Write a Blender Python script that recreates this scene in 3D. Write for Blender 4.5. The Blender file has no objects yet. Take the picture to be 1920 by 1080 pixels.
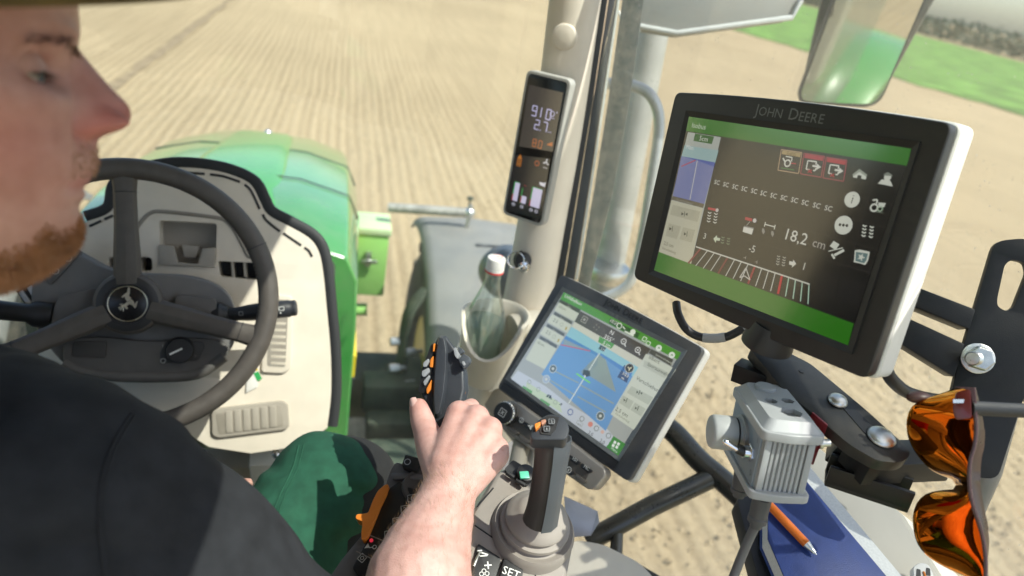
import bpy, bmesh, math, random
import numpy as np
from mathutils import Vector, Matrix, noise
from mathutils.geometry import tessellate_polygon

random.seed(7)
V = Vector
SC = bpy.context.scene
COL = SC.collection
R = math.radians

# ------------------------------------------------------------------ camera
# x right, y ahead of the tractor, z up; ground at z = 0, the cab floor near z = 1.35
FPX = 1280.0                                   # focal length in pixels of the 1920 px wide photograph
PITCH, YAW, ROLL = R(26.7), R(16.7), R(11)
CAM = V((.33, 0, 2.75))
fwd = V((math.sin(YAW) * math.cos(PITCH), math.cos(YAW) * math.cos(PITCH), -math.sin(PITCH)))
r0 = V((math.cos(YAW), -math.sin(YAW), 0)); u0 = r0.cross(fwd)
rgt = r0 * math.cos(ROLL) + u0 * math.sin(ROLL)
upv = u0 * math.cos(ROLL) - r0 * math.sin(ROLL)
cd = bpy.data.cameras.new('camera'); cam = bpy.data.objects.new('camera', cd); COL.objects.link(cam)
cam.matrix_world = Matrix(((rgt.x, upv.x, -fwd.x, CAM.x), (rgt.y, upv.y, -fwd.y, CAM.y), (rgt.z, upv.z, -fwd.z, CAM.z), (0, 0, 0, 1)))
cd.sensor_width = 36; cd.lens = FPX / 1920 * 36; cd.clip_start = .02; cd.clip_end = 5000
cd.dof.use_dof = True; cd.dof.focus_distance = .74; cd.dof.aperture_fstop = 4.0
SC.camera = cam

# ------------------------------------------------------------------ light
TO_SUN = V((.41, -.30, .80)).normalized()
w = bpy.data.worlds.new('World'); SC.world = w; w.use_nodes = True
nt = w.node_tree; bg = nt.nodes['Background']; sky = nt.nodes.new('ShaderNodeTexSky')
sky.sky_type = 'NISHITA'; sky.sun_disc = False
sky.sun_elevation = math.asin(TO_SUN.z); sky.sun_rotation = math.atan2(TO_SUN.x, TO_SUN.y)
sky.air_density = 1.0; sky.dust_density = 2.2; sky.ozone_density = 1.0
nt.links.new(sky.outputs[0], bg.inputs[0]); bg.inputs[1].default_value = .15
sd = bpy.data.lights.new('sun', 'SUN'); sun = bpy.data.objects.new('sun', sd); COL.objects.link(sun)
sd.energy = 3.6; sd.angle = R(.55); sd.color = (1, .95, .87)
sun.rotation_euler = TO_SUN.to_track_quat('Z', 'Y').to_euler(); sun.location = (6, -3, 9)
EXPO = 1.04
vs = SC.view_settings; vs.view_transform = 'Standard'; vs.look = 'None'; vs.exposure = EXPO; vs.gamma = 1; vs.use_curve_mapping = False
SC.render.engine = 'CYCLES'; cy = SC.cycles
cy.use_denoising = True; cy.max_bounces = 10; cy.diffuse_bounces = 4; cy.glossy_bounces = 4; cy.transmission_bounces = 8; cy.transparent_max_bounces = 24
cy.caustics_reflective = False; cy.caustics_refractive = False; cy.sample_clamp_indirect = 6

# ------------------------------------------------------------------ placing
def ray(x, y): return fwd + rgt * ((x - 960) / FPX) - upv * ((y - 540) / FPX)
def P(x, y, d): return CAM + ray(x, y) * d              # d: metres along the optical axis
def hit(x, y, o, n):
    d = ray(x, y); return CAM + d * ((o - CAM).dot(n) / d.dot(n))
def onz(x, y, z): return hit(x, y, V((0, 0, z)), V((0, 0, 1)))
def onx(x, y, X): return hit(x, y, V((X, 0, 0)), V((1, 0, 0)))
def ony(x, y, Y): return hit(x, y, V((0, Y, 0)), V((0, 1, 0)))

class Fr:
    """A flat frame: o origin, ex right, ey down/along, n towards the viewer's side."""
    def __init__(s, o, ex, ey):
        s.o = V(o); s.ex = V(ex).normalized(); ey = V(ey); ey = ey - s.ex * ey.dot(s.ex); s.ey = ey.normalized(); s.n = s.ex.cross(s.ey)
        if s.n.dot(CAM - s.o) < 0: s.n = -s.n
        s.w = s.h = 1
    def pt(s, u, v, k=0): return s.o + s.ex * u + s.ey * v + s.n * k
    def px(s, x, y, k=0): return hit(x, y, s.o + s.n * k, s.n)
    def uv(s, x, y, k=0):
        q = s.px(x, y, k) - s.o; return q.dot(s.ex), q.dot(s.ey)
    def outl(s, pts, k=0): return [s.px(x, y, k) for x, y in pts]

def rect_frame(c, width):
    """Pose of a flat rectangle of known width from its four corners (tl, tr, br, bl)."""
    A = []
    for (X, Y), (x, y) in zip([(0, 0), (1, 0), (1, 1), (0, 1)], c):
        x = (x - 960) / FPX; y = (y - 540) / FPX
        A.append([X, Y, 1, 0, 0, 0, -x * X, -x * Y, -x]); A.append([0, 0, 0, X, Y, 1, -y * X, -y * Y, -y])
    h = np.linalg.svd(np.array(A))[2][-1].reshape(3, 3)
    if h[2, 2] < 0: h = -h
    a, b, t = h[:, 0], h[:, 1], h[:, 2]; s = width / np.linalg.norm(a)
    cw = lambda q: rgt * float(q[0]) - upv * float(q[1]) + fwd * float(q[2])
    fr = Fr(CAM + cw(t * s), cw(a), cw(b)); fr.w = width; fr.h = float(np.linalg.norm(b)) * s
    return fr

def plane_frame(o, n, exh=(1, 0, 0)):
    n = V(n).normalized(); ex = V(exh); ex = (ex - n * ex.dot(n)).normalized()
    f = Fr(o, ex, n.cross(ex) * -1); f.n = n
    return f

# ------------------------------------------------------------------ colours and materials
def lin(c): return c / 12.92 if c <= .04045 else ((c + .055) / 1.055) ** 2.4
def S(h):
    """sRGB hex (or 0-255 triple) to linear rgb."""
    if isinstance(h, str): h = [int(h[i:i + 2], 16) for i in (0, 2, 4)]
    return tuple(lin(c / 255) for c in h)
MATS = {}
def newmat(name):
    m = bpy.data.materials.new(name); m.use_nodes = True; MATS[name] = m
    return m, m.node_tree, m.node_tree.nodes['Principled BSDF']
def pm(name, col, rough=.5, metal=0, var=.1, vs=40, bump=0, bs=600, coat=0, spec=.5, rvar=.12, sss=0, dust=0, detail=4):
    """Plain painted / moulded surface: base colour with mottling, uneven gloss, fine grain relief, some dust."""
    if name in MATS: return MATS[name]
    m, t, b = newmat(name); N = t.nodes; L = t.links
    tc = N.new('ShaderNodeTexCoord'); nz = N.new('ShaderNodeTexNoise'); nz.inputs['Scale'].default_value = vs; nz.inputs['Detail'].default_value = detail
    L.new(tc.outputs['Object'], nz.inputs['Vector'])
    rp = N.new('ShaderNodeValToRGB'); e = rp.color_ramp.elements
    e[0].position = .3; e[1].position = .7
    e[0].color = (*[max(0, c * (1 - var)) for c in col], 1); e[1].color = (*[min(1, c * (1 + var)) for c in col], 1)
    L.new(nz.outputs['Fac'], rp.inputs['Fac']); out = rp.outputs['Color']
    if dust:
        n2 = N.new('ShaderNodeTexNoise'); n2.inputs['Scale'].default_value = vs * .35; n2.inputs['Detail'].default_value = 8; n2.inputs['Roughness'].default_value = .75
        L.new(tc.outputs['Object'], n2.inputs['Vector'])
        mr = N.new('ShaderNodeMapRange'); mr.inputs[1].default_value = .42; mr.inputs[2].default_value = .8; mr.inputs[4].default_value = dust
        L.new(n2.outputs['Fac'], mr.inputs[0])
        mx = N.new('ShaderNodeMix'); mx.data_type = 'RGBA'; mx.inputs[7].default_value = (.36, .31, .24, 1)
        L.new(mr.outputs[0], mx.inputs[0]); L.new(out, mx.inputs[6]); out = mx.outputs[2]
    L.new(out, b.inputs['Base Color'])
    m2 = N.new('ShaderNodeMapRange'); m2.inputs[3].default_value = max(.02, rough - rvar); m2.inputs[4].default_value = min(1, rough + rvar)
    L.new(nz.outputs['Fac'], m2.inputs[0]); L.new(m2.outputs[0], b.inputs['Roughness'])
    b.inputs['Metallic'].default_value = metal; b.inputs['Coat Weight'].default_value = coat; b.inputs['Coat Roughness'].default_value = .04
    b.inputs['Specular IOR Level'].default_value = spec
    if sss:
        b.inputs['Subsurface Weight'].default_value = sss; b.inputs['Subsurface Radius'].default_value = (1, .35, .18); b.inputs['Subsurface Scale'].default_value = .006
    if bump:
        n3 = N.new('ShaderNodeTexNoise'); n3.inputs['Scale'].default_value = bs; n3.inputs['Detail'].default_value = 3
        L.new(tc.outputs['Object'], n3.inputs['Vector'])
        bp = N.new('ShaderNodeBump'); bp.inputs['Strength'].default_value = bump; bp.inputs['Distance'].default_value = .001
        L.new(n3.outputs['Fac'], bp.inputs['Height']); L.new(bp.outputs[0], b.inputs['Normal'])
    return m
GLOW = .8
def em(col, k=1.0):
    """A lit pixel area of a screen: it emits, and the glass in front of it shines."""
    name = 'lit_%02x%02x%02x_%d' % (*[int(c) for c in col], int(k * 100))
    if name in MATS: return MATS[name]
    m, t, b = newmat(name); c = S(col)
    b.inputs['Base Color'].default_value = (.004, .004, .004, 1); b.inputs['Roughness'].default_value = .16
    b.inputs['Specular IOR Level'].default_value = .8; b.inputs['Coat Weight'].default_value = .8; b.inputs['Coat IOR'].default_value = 2.1; b.inputs['Coat Roughness'].default_value = .11
    b.inputs['Emission Color'].default_value = (*c, 1); b.inputs['Emission Strength'].default_value = k * GLOW / 2 ** EXPO
    return m
def ink(col, rough=.5):
    name = 'ink_%02x%02x%02x' % tuple(int(c) for c in col)
    if name in MATS: return MATS[name]
    return pm(name, S(col), rough, var=.05)
def glass_mat(name, tint, refl, dust, dcol=(.62, .6, .52), dscale=6., rough=.0, speck=.0):
    """Thin pane: mostly clear, Fresnel reflection, a film of dust that catches light."""
    m, t, b = newmat(name); N = t.nodes; L = t.links; N.remove(b); out = N['Material Output']
    tr = N.new('ShaderNodeBsdfTransparent'); tr.inputs[0].default_value = (*tint, 1)
    gl = N.new('ShaderNodeBsdfGlossy'); gl.inputs['Roughness'].default_value = rough
    fr = N.new('ShaderNodeLayerWeight'); fr.inputs[0].default_value = .12
    mr = N.new('ShaderNodeMapRange'); mr.inputs[3].default_value = refl; mr.inputs[4].default_value = .55
    L.new(fr.outputs['Fresnel'], mr.inputs[0])
    mx = N.new('ShaderNodeMixShader'); L.new(mr.outputs[0], mx.inputs[0]); L.new(tr.outputs[0], mx.inputs[1]); L.new(gl.outputs[0], mx.inputs[2])
    df = N.new('ShaderNodeBsdfDiffuse'); df.inputs[0].default_value = (*dcol, 1)
    tl = N.new('ShaderNodeBsdfTranslucent'); tl.inputs[0].default_value = (*dcol, 1)
    ad = N.new('ShaderNodeMixShader'); ad.inputs[0].default_value = .5; L.new(df.outputs[0], ad.inputs[1]); L.new(tl.outputs[0], ad.inputs[2])
    tc = N.new('ShaderNodeTexCoord'); nz = N.new('ShaderNodeTexNoise'); nz.inputs['Scale'].default_value = dscale; nz.inputs['Detail'].default_value = 9; nz.inputs['Roughness'].default_value = .65
    L.new(tc.outputs['Object'], nz.inputs['Vector'])
    m3 = N.new('ShaderNodeMapRange'); m3.inputs[1].default_value = .3; m3.inputs[2].default_value = .8; m3.inputs[3].default_value = dust * .45; m3.inputs[4].default_value = dust * 1.7
    L.new(nz.outputs['Fac'], m3.inputs[0]); fac = m3.outputs[0]
    if speck:
        vo = N.new('ShaderNodeTexVoronoi'); vo.inputs['Scale'].default_value = 120; L.new(tc.outputs['Object'], vo.inputs['Vector'])
        n5 = N.new('ShaderNodeTexNoise'); n5.inputs['Scale'].default_value = 40; L.new(tc.outputs['Object'], n5.inputs['Vector'])
        m4 = N.new('ShaderNodeMapRange'); m4.inputs[1].default_value = .06; m4.inputs[2].default_value = .22; m4.inputs[3].default_value = speck; m4.inputs[4].default_value = 0
        L.new(vo.outputs['Distance'], m4.inputs[0])
        m6 = N.new('ShaderNodeMapRange'); m6.inputs[1].default_value = .5; m6.inputs[2].default_value = .62; L.new(n5.outputs['Fac'], m6.inputs[0])
        mu = N.new('ShaderNodeMath'); mu.operation = 'MULTIPLY'; L.new(m4.outputs[0], mu.inputs[0]); L.new(m6.outputs[0], mu.inputs[1])
        sm = N.new('ShaderNodeMath'); sm.operation = 'ADD'; sm.use_clamp = True; L.new(fac, sm.inputs[0]); L.new(mu.outputs[0], sm.inputs[1]); fac = sm.outputs[0]
    m5 = N.new('ShaderNodeMixShader'); L.new(fac, m5.inputs[0]); L.new(mx.outputs[0], m5.inputs[1]); L.new(ad.outputs[0], m5.inputs[2])
    L.new(m5.outputs[0], out.inputs[0])
    return m

# ------------------------------------------------------------------ mesh building
def frame_of(d):
    d = d.normalized(); a = V((0, 0, 1)) if abs(d.z) < .9 else V((1, 0, 0))
    x = d.cross(a).normalized(); return x, x.cross(d)
def spl(pts, n=8, closed=False):
    """Catmull-Rom through points (tuples or vectors)."""
    pts = [V(p) for p in pts]; out = []; m = len(pts)
    g = (lambda i: pts[i % m]) if closed else (lambda i: pts[max(0, min(m - 1, i))])
    for i in range(m if closed else m - 1):
        a, b, c, d = g(i - 1), g(i), g(i + 1), g(i + 2)
        for k in range(n):
            t = k / n
            out.append(.5 * ((2 * b) + (c - a) * t + (2 * a - 5 * b + 4 * c - d) * t * t + (3 * b - a - 3 * c + d) * t ** 3))
    if not closed: out.append(pts[-1].copy())
    return out
def rp(pts, rad, seg=4):
    """Round the corners of a polygon (any dimension); rad a number or one per corner."""
    pts = [V(p) for p in pts]; out = []; n = len(pts)
    for i, p in enumerate(pts):
        r_ = rad[i] if isinstance(rad, (list, tuple)) else rad
        a = pts[i - 1] - p; b = pts[(i + 1) % n] - p
        la, lb = a.length, b.length; d = min(r_, la * .48, lb * .48)
        if d < 1e-6: out.append(p); continue
        A = p + a * (d / la); B = p + b * (d / lb)
        for k in range(seg + 1):
            t = k / seg; out.append(A * (1 - t) ** 2 + p * 2 * t * (1 - t) + B * t * t)
    return out

class G:
    def __init__(s): s.v = []; s.f = []; s.m = []; s.mi = 0
    def add(s, vs_, fs_):
        k = len(s.v); s.v += [V(p) for p in vs_]; s.f += [[i + k for i in f] for f in fs_]; s.m += [s.mi] * len(fs_); return s
    def box(s, c, ex, ey, ez):
        """c centre; ex ey ez half-extent vectors."""
        c, ex, ey, ez = V(c), V(ex), V(ey), V(ez)
        vs_ = [c + ex * a + ey * b + ez * d for a in (-1, 1) for b in (-1, 1) for d in (-1, 1)]
        return s.add(vs_, [(0, 1, 3, 2), (4, 6, 7, 5), (0, 4, 5, 1), (2, 3, 7, 6), (0, 2, 6, 4), (1, 5, 7, 3)])
    def bx(s, x0, x1, y0, y1, z0, z1):
        return s.box(((x0 + x1) / 2, (y0 + y1) / 2, (z0 + z1) / 2), ((x1 - x0) / 2, 0, 0), (0, (y1 - y0) / 2, 0), (0, 0, (z1 - z0) / 2))
    def fbox(s, fr, u0_, u1, v0, v1, k0, k1):
        """Box in a frame."""
        return s.box(fr.pt((u0_ + u1) / 2, (v0 + v1) / 2, (k0 + k1) / 2), fr.ex * ((u1 - u0_) / 2), fr.ey * ((v1 - v0) / 2), fr.n * ((k1 - k0) / 2))
    def prism(s, o, vec, top=None):
        o = [V(p) for p in o]; n = len(o); vec = V(vec)
        q = top or [p + vec for p in o]
        return s.add(o + q, [list(range(n))[::-1], list(range(n, 2 * n))] + [(i, (i + 1) % n, n + (i + 1) % n, n + i) for i in range(n)])
    def plate(s, outer, holes, vec):
        """Slab with real openings."""
        loops = [[V(p) for p in outer]] + [[V(p) for p in h] for h in holes]
        tri = tessellate_polygon(loops); flat = [p for l in loops for p in l]; n = len(flat); vec = V(vec)
        fs_ = [list(t) for t in tri] + [[i + n for i in t][::-1] for t in tri]; k = 0
        for l in loops:
            m = len(l); fs_ += [(k + i, k + (i + 1) % m, n + k + (i + 1) % m, n + k + i) for i in range(m)]; k += m
        return s.add(flat + [p + vec for p in flat], fs_)
    def loft(s, rings, closed=True, cap=True):
        n = len(rings[0]); vs_ = [p for r_ in rings for p in r_]; fs_ = []
        for j in range(len(rings) - 1):
            for i in range(n if closed else n - 1):
                a, b = j * n + i, j * n + (i + 1) % n; fs_.append((a, b, b + n, a + n))
        if cap and closed: fs_ += [list(range(n))[::-1], list(range(len(vs_) - n, len(vs_)))]
        return s.add(vs_, fs_)
    def tube(s, pts, rad, n=12, closed=False, cap=True, flat=1.0, ref=None):
        pts = [V(p) for p in pts]; m = len(pts); rings = []
        rr = rad if isinstance(rad, (list, tuple)) else [rad] * m
        t0 = (pts[1] - pts[0]).normalized()
        if ref is not None: x = (V(ref) - t0 * V(ref).dot(t0)).normalized()
        else: x, _ = frame_of(t0)
        for i in range(m):
            a = pts[i - 1] if (i > 0 or closed) else pts[0]; b = pts[(i + 1) % m] if (i < m - 1 or closed) else pts[-1]
            t = (b - a).normalized(); x = (x - t * x.dot(t)).normalized(); y = t.cross(x)
            rings.append([pts[i] + (x * math.cos(2 * math.pi * k / n) + y * math.sin(2 * math.pi * k / n) * flat) * rr[i] for k in range(n)])
        if closed:
            vs_ = [p for r_ in rings for p in r_]
            return s.add(vs_, [(j * n + i, j * n + (i + 1) % n, ((j + 1) % m) * n + (i + 1) % n, ((j + 1) % m) * n + i) for j in range(m) for i in range(n)])
        return s.loft(rings, True, cap)
    def lathe(s, o, axis, prof, n=24, ref=None, flat=1.0):
        o, axis = V(o), V(axis).normalized()
        if ref is not None: x = (V(ref) - axis * V(ref).dot(axis)).normalized(); y = axis.cross(x)
        else: x, y = frame_of(axis)
        return s.loft([[o + axis * h + (x * math.cos(2 * math.pi * k / n) + y * math.sin(2 * math.pi * k / n) * flat) * max(r_, 1e-5) for k in range(n)] for r_, h in prof])
    def ball(s, c, r_, n=12, m=8, sx=(1, 0, 0), sy=(0, 1, 0), sz=(0, 0, 1)):
        c = V(c); sx, sy, sz = V(sx), V(sy), V(sz)
        rings = []
        for j in range(m + 1):
            a = math.pi * j / m; z = -math.cos(a); q = max(math.sin(a), 1e-4)
            rings.append([c + (sx * (q * math.cos(2 * math.pi * k / n)) + sy * (q * math.sin(2 * math.pi * k / n)) + sz * z) * r_ for k in range(n)])
        return s.loft(rings)
    def caps(s, a, b, ra, rb, n=14):
        """Tapered capsule (for bodies that get fused)."""
        a, b = V(a), V(b); d = (b - a); L_ = d.length; d = d / L_
        prof = [(ra * math.sin(t), -ra * math.cos(t)) for t in [math.pi / 2 * k / 5 for k in range(1, 6)]]
        prof += [(rb * math.cos(t), L_ + rb * math.sin(t)) for t in [math.pi / 2 * k / 5 for k in range(0, 5)]]
        return s.lathe(a, d, prof, n)
    def build(s, name, mat, parent=None, bevel=0, seg=2, ang=32, smooth=True, label=None, sub=0, wn=True):
        c = sum(s.v, V()) / len(s.v)
        bm = bmesh.new(); vv = [bm.verts.new(p - c) for p in s.v]
        for f, mi in zip(s.f, s.m):
            try: fc = bm.faces.new([vv[i] for i in f]); fc.material_index = mi; fc.smooth = smooth
            except ValueError: pass
        bmesh.ops.recalc_face_normals(bm, faces=bm.faces)
        if bevel:
            es = [e for e in bm.edges if len(e.link_faces) == 2 and e.calc_face_angle(0) > R(28)]
            bmesh.ops.bevel(bm, geom=es, offset=bevel, segments=seg, profile=.55, affect='EDGES', clamp_overlap=True)
            for fc in bm.faces: fc.smooth = smooth
        if smooth:
            for e in bm.edges:
                if len(e.link_faces) == 2 and e.calc_face_angle(0) > R(ang): e.smooth = False
        me = bpy.data.meshes.new(name); bm.to_mesh(me); bm.free()
        for m_ in (mat if isinstance(mat, (list, tuple)) else [mat]): me.materials.append(m_)
        o = bpy.data.objects.new(name, me); COL.objects.link(o); o.location = c
        adopt(o, parent)
        if label: o['label'] = label
        if sub:
            md = o.modifiers.new('subdivision', 'SUBSURF'); md.levels = md.render_levels = sub
        return o
def wpos(o):
    p = V(o.location)
    while o.parent: o = o.parent; p += o.location
    return p
def adopt(o, parent):
    """Parent by translation only, so each part keeps its own place."""
    if parent is not None:
        o.location = V(o.location) - wpos(parent); o.parent = parent
def thing(name, label, cat, loc, group=None):
    o = bpy.data.objects.new(name, None); COL.objects.link(o); o.location = loc; o.empty_display_size = .05
    return tag(o, label, cat, group)
def tag(o, label, cat, group=None):
    o['label'] = label; o['category'] = cat
    if group: o['group'] = group
    return o
def struct(o): o['kind'] = 'structure'; return o
def stuff(o): o['kind'] = 'stuff'; return o

_T = {}
def glyphs(txt):
    if txt not in _T:
        c = bpy.data.curves.new('t', 'FONT'); c.body = txt; c.size = 1; c.resolution_u = 2; c.fill_mode = 'FRONT'
        o = bpy.data.objects.new('t', c); me = bpy.data.meshes.new_from_object(o)
        vs_ = [(v.co.x, v.co.y) for v in me.vertices]; fs_ = [list(p.vertices) for p in me.polygons]
        bpy.data.objects.remove(o); bpy.data.curves.remove(c); bpy.data.meshes.remove(me)
        xs = [a for a, b in vs_] or [0, 1]
        _T[txt] = ([(a - min(xs), b) for a, b in vs_], fs_, max(xs) - min(xs))
    return _T[txt]

class Ink:
    """Flat print or a lit picture lying on a frame: polygons in frame units, each a hair above the last layer."""
    def __init__(s, fr, k=.0004, step=.00012, lit=True, gain=1.0): s.fr = fr; s.k = k; s.step = step; s.lit = lit; s.gain = gain; s.G = G(); s.mats = []; s.cols = {}
    def _c(s, col, gain=None):
        if isinstance(col, str): col = tuple(int(col[i:i + 2], 16) for i in (0, 2, 4))
        g = gain or s.gain; key = (col, g)
        if key not in s.cols: s.cols[key] = len(s.mats); s.mats.append(em(col, g) if s.lit else ink(col))
        s.G.mi = s.cols[key]
    def poly(s, pts, col, lay=1, gain=None):
        s._c(col, gain); s.G.add([s.fr.pt(u, v, s.k + lay * s.step) for u, v in pts], [list(range(len(pts)))]); return s
    def rect(s, u, v, w_, h_, col, lay=1, rad=0, gain=None):
        q = [(u, v), (u + w_, v), (u + w_, v + h_), (u, v + h_)]
        if rad: q = [(p.x, p.y) for p in rp([(a, b, 0) for a, b in q], rad, 3)]
        return s.poly(q, col, lay, gain)
    def disc(s, u, v, r_, col, lay=1, n=20): return s.poly([(u + r_ * math.cos(2 * math.pi * i / n), v + r_ * math.sin(2 * math.pi * i / n)) for i in range(n)], col, lay)
    def line(s, pts, wd, col, lay=1):
        for (a, b), (c, d) in zip(pts, pts[1:]):
            L_ = math.hypot(c - a, d - b) or 1e-6; x, y = -(d - b) / L_ * wd / 2, (c - a) / L_ * wd / 2
            s.poly([(a + x, b + y), (c + x, d + y), (c - x, d - y), (a - x, b - y)], col, lay)
        return s
    def ring(s, u, v, r_, wd, col, lay=1, n=24, ry=None):
        ry = ry or r_
        return s.line([(u + r_ * math.cos(2 * math.pi * i / n), v + ry * math.sin(2 * math.pi * i / n)) for i in range(n + 1)], wd, col, lay)
    def frame(s, u, v, w_, h_, wd, col, lay=1): return s.line([(u, v), (u + w_, v), (u + w_, v + h_), (u, v + h_), (u, v)], wd, col, lay)
    def text(s, txt, u, v, size, col, lay=2, align='l', wide=1.0, ang=0):
        """(u, v) baseline; size is the letter height (capitals about 0.7 of it)."""
        vs_, fs_, wd = glyphs(txt); s._c(col); dx = {'l': 0, 'c': -wd / 2, 'r': -wd}[align]
        ca, sa = math.cos(ang), math.sin(ang)
        q = []
        for a, b in vs_:
            x, y = (a + dx) * size * wide, -b * size
            q.append(s.fr.pt(u + x * ca - y * sa, v + x * sa + y * ca, s.k + lay * s.step))
        s.G.add(q, fs_); return s
    def build(s, name, parent): return s.G.build(name, s.mats, parent, smooth=False)

def fuse(g, name, mat, parent, voxel, smooth_it=6, fac=.6, label=None, fn=None, dec=None):
    """Fuse overlapping volumes into one continuous skin (voxel remesh + smoothing), baked to plain mesh."""
    o = g.build(name, mat, None)
    md = o.modifiers.new('r', 'REMESH'); md.mode = 'VOXEL'; md.voxel_size = voxel; md.use_smooth_shade = True
    if smooth_it:
        ms = o.modifiers.new('s', 'SMOOTH'); ms.factor = fac; ms.iterations = smooth_it
    dg = bpy.context.evaluated_depsgraph_get(); dg.update()
    me = bpy.data.meshes.new_from_object(o.evaluated_get(dg)); old = o.data
    o.modifiers.clear(); o.data = me; bpy.data.meshes.remove(old); me.name = name
    if not me.materials:
        for m_ in (mat if isinstance(mat, (list, tuple)) else [mat]): me.materials.append(m_)
    if fn:
        
        L0 = V(o.location); vn = [(v.co.copy(), v.normal.copy()) for v in me.vertices]
        me.vertices.foreach_set('co', [c_ for co, no in vn for c_ in (fn(co + L0, no) - L0)]); me.update()
    for p in me.polygons: p.use_smooth = True
    adopt(o, parent)
    if label: o['label'] = label
    return o
# ------------------------------------------------------------------ palette
BEIGE = pm('beige_plastic', (.70, .63, .53), .55, var=.04, vs=25, bump=.25, bs=1800, rvar=.08)
BEIGE2 = pm('grey_beige_plastic', (.36, .325, .275), .6, var=.05, vs=25, bump=.25, bs=1800)
CONS = pm('warm_grey_plastic', (.29, .258, .23), .55, var=.06, vs=30, bump=.3, bs=1500)
DARKB = pm('dark_brown_grey_plastic', (.10, .094, .088), .55, var=.08, vs=30, bump=.3, bs=1500)
RIMM = pm('wheel_leather', (.082, .071, .063), .5, var=.12, vs=60, bump=.5, bs=900)
BLK = pm('black_plastic', (.018, .018, .02), .45, var=.15, vs=40, bump=.2, bs=1500)
BLKB = pm('black_bezel', (.02, .02, .021), .42, var=.12, vs=18, bump=.15, bs=2200, dust=.05)
NAVYB = pm('slate_bezel', (.05, .055, .065), .42, var=.2, vs=14, bump=.15, bs=2200, dust=.22)
RUB = pm('rubber_seal', (.022, .023, .026), .6, var=.1)
WHT = pm('white_plastic', (.74, .72, .68), .4, var=.03, vs=20)
STEELB = pm('black_painted_steel', (.009, .009, .010), .42, var=.2, vs=30, bump=.15, bs=900, dust=.02, spec=.35)
ZINC = pm('zinc', (.62, .62, .6), .32, 1, var=.15, vs=120, bump=.3, bs=800)
CHROME = pm('chrome', (.75, .75, .76), .15, 1, var=.05)
ORANGE = pm('orange_plastic', (.75, .23, .03), .42, var=.05)
GREEN = pm('green_paint', (.045, .28, .045), .25, var=.06, vs=4, coat=.55, rvar=.06, dust=.14, bump=.05, bs=6)
LGREEN = pm('pale_green_paint', (.30, .60, .16), .35, var=.06, vs=6, coat=.3, dust=.2)
YELLOW = pm('yellow_paint', (.75, .52, .02), .35, var=.05)
GREYPL = pm('dusty_grey_plastic', (.17, .172, .17), .7, var=.12, vs=6, dust=.4)
TYRE = pm('tyre_rubber', (.03, .03, .028), .85, var=.3, vs=12, dust=.45)
AXLE = pm('grimy_dark_green', (.03, .045, .03), .7, var=.4, vs=14, dust=.35)

# ------------------------------------------------------------------ the field
PITCHROW = .125
def soil_material():
    m, t, b = newmat('soil'); N = t.nodes; L = t.links
    tc = N.new('ShaderNodeTexCoord'); geo = tc.outputs['Object']
    def noi(scale, det=6, rough=.6, vec=None):
        n = N.new('ShaderNodeTexNoise'); n.inputs['Scale'].default_value = scale; n.inputs['Detail'].default_value = det; n.inputs['Roughness'].default_value = rough
        L.new(vec or geo, n.inputs['Vector']); return n.outputs['Fac']
    sx = N.new('ShaderNodeSeparateXYZ'); L.new(geo, sx.inputs[0])
    # seed rows: light crests, dark crumbs between; wandering a little
    wob = noi(.5, 2); ma = N.new('ShaderNodeMath'); ma.operation = 'MULTIPLY_ADD'; ma.inputs[1].default_value = .12; L.new(wob, ma.inputs[0]); L.new(sx.outputs[0], ma.inputs[2])
    mb = N.new('ShaderNodeMath'); mb.operation = 'MULTIPLY'; mb.inputs[1].default_value = 2 * math.pi / PITCHROW; L.new(ma.outputs[0], mb.inputs[0])
    mc = N.new('ShaderNodeMath'); mc.operation = 'SINE'; L.new(mb.outputs[0], mc.inputs[0])
    mp = N.new('ShaderNodeMapping'); mp.inputs['Scale'].default_value = (15, .3, 1); L.new(geo, mp.inputs[0])
    streak = noi(1.0, 5, .6, mp.outputs[0]); clod = noi(22, 8, .7); patch = noi(.12, 4)
    def mul_add(a, k, c):
        n = N.new('ShaderNodeMath'); n.operation = 'MULTIPLY_ADD'; L.new(a, n.inputs[0]); n.inputs[1].default_value = k
        if isinstance(c, float): n.inputs[2].default_value = c
        else: L.new(c, n.inputs[2])
        return n.outputs[0]
    v = mul_add(mc.outputs[0], .05, .0); v = mul_add(streak, .34, v); v = mul_add(clod, .50, v); v = mul_add(patch, .3, v)
    cr = N.new('ShaderNodeValToRGB'); e = cr.color_ramp.elements
    e[0].position = .34; e[0].color = (.175, .125, .07, 1); e[1].position = .90; e[1].color = (.48, .38, .24, 1)
    q = cr.color_ramp.elements.new(.6); q.color = (.36, .277, .168, 1)
    L.new(v, cr.inputs[0]); L.new(cr.outputs[0], b.inputs['Base Color']); b.inputs['Roughness'].default_value = .95; b.inputs['Specular IOR Level'].default_value = .1
    h = mul_add(mc.outputs[0], .16, .0); h = mul_add(clod, 1.0, h)
    bp = N.new('ShaderNodeBump'); bp.inputs['Strength'].default_value = .8; bp.inputs['Distance'].default_value = .02; L.new(h, bp.inputs['Height']); L.new(bp.outputs[0], b.inputs['Normal'])
    return m
SOIL = soil_material()
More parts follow.
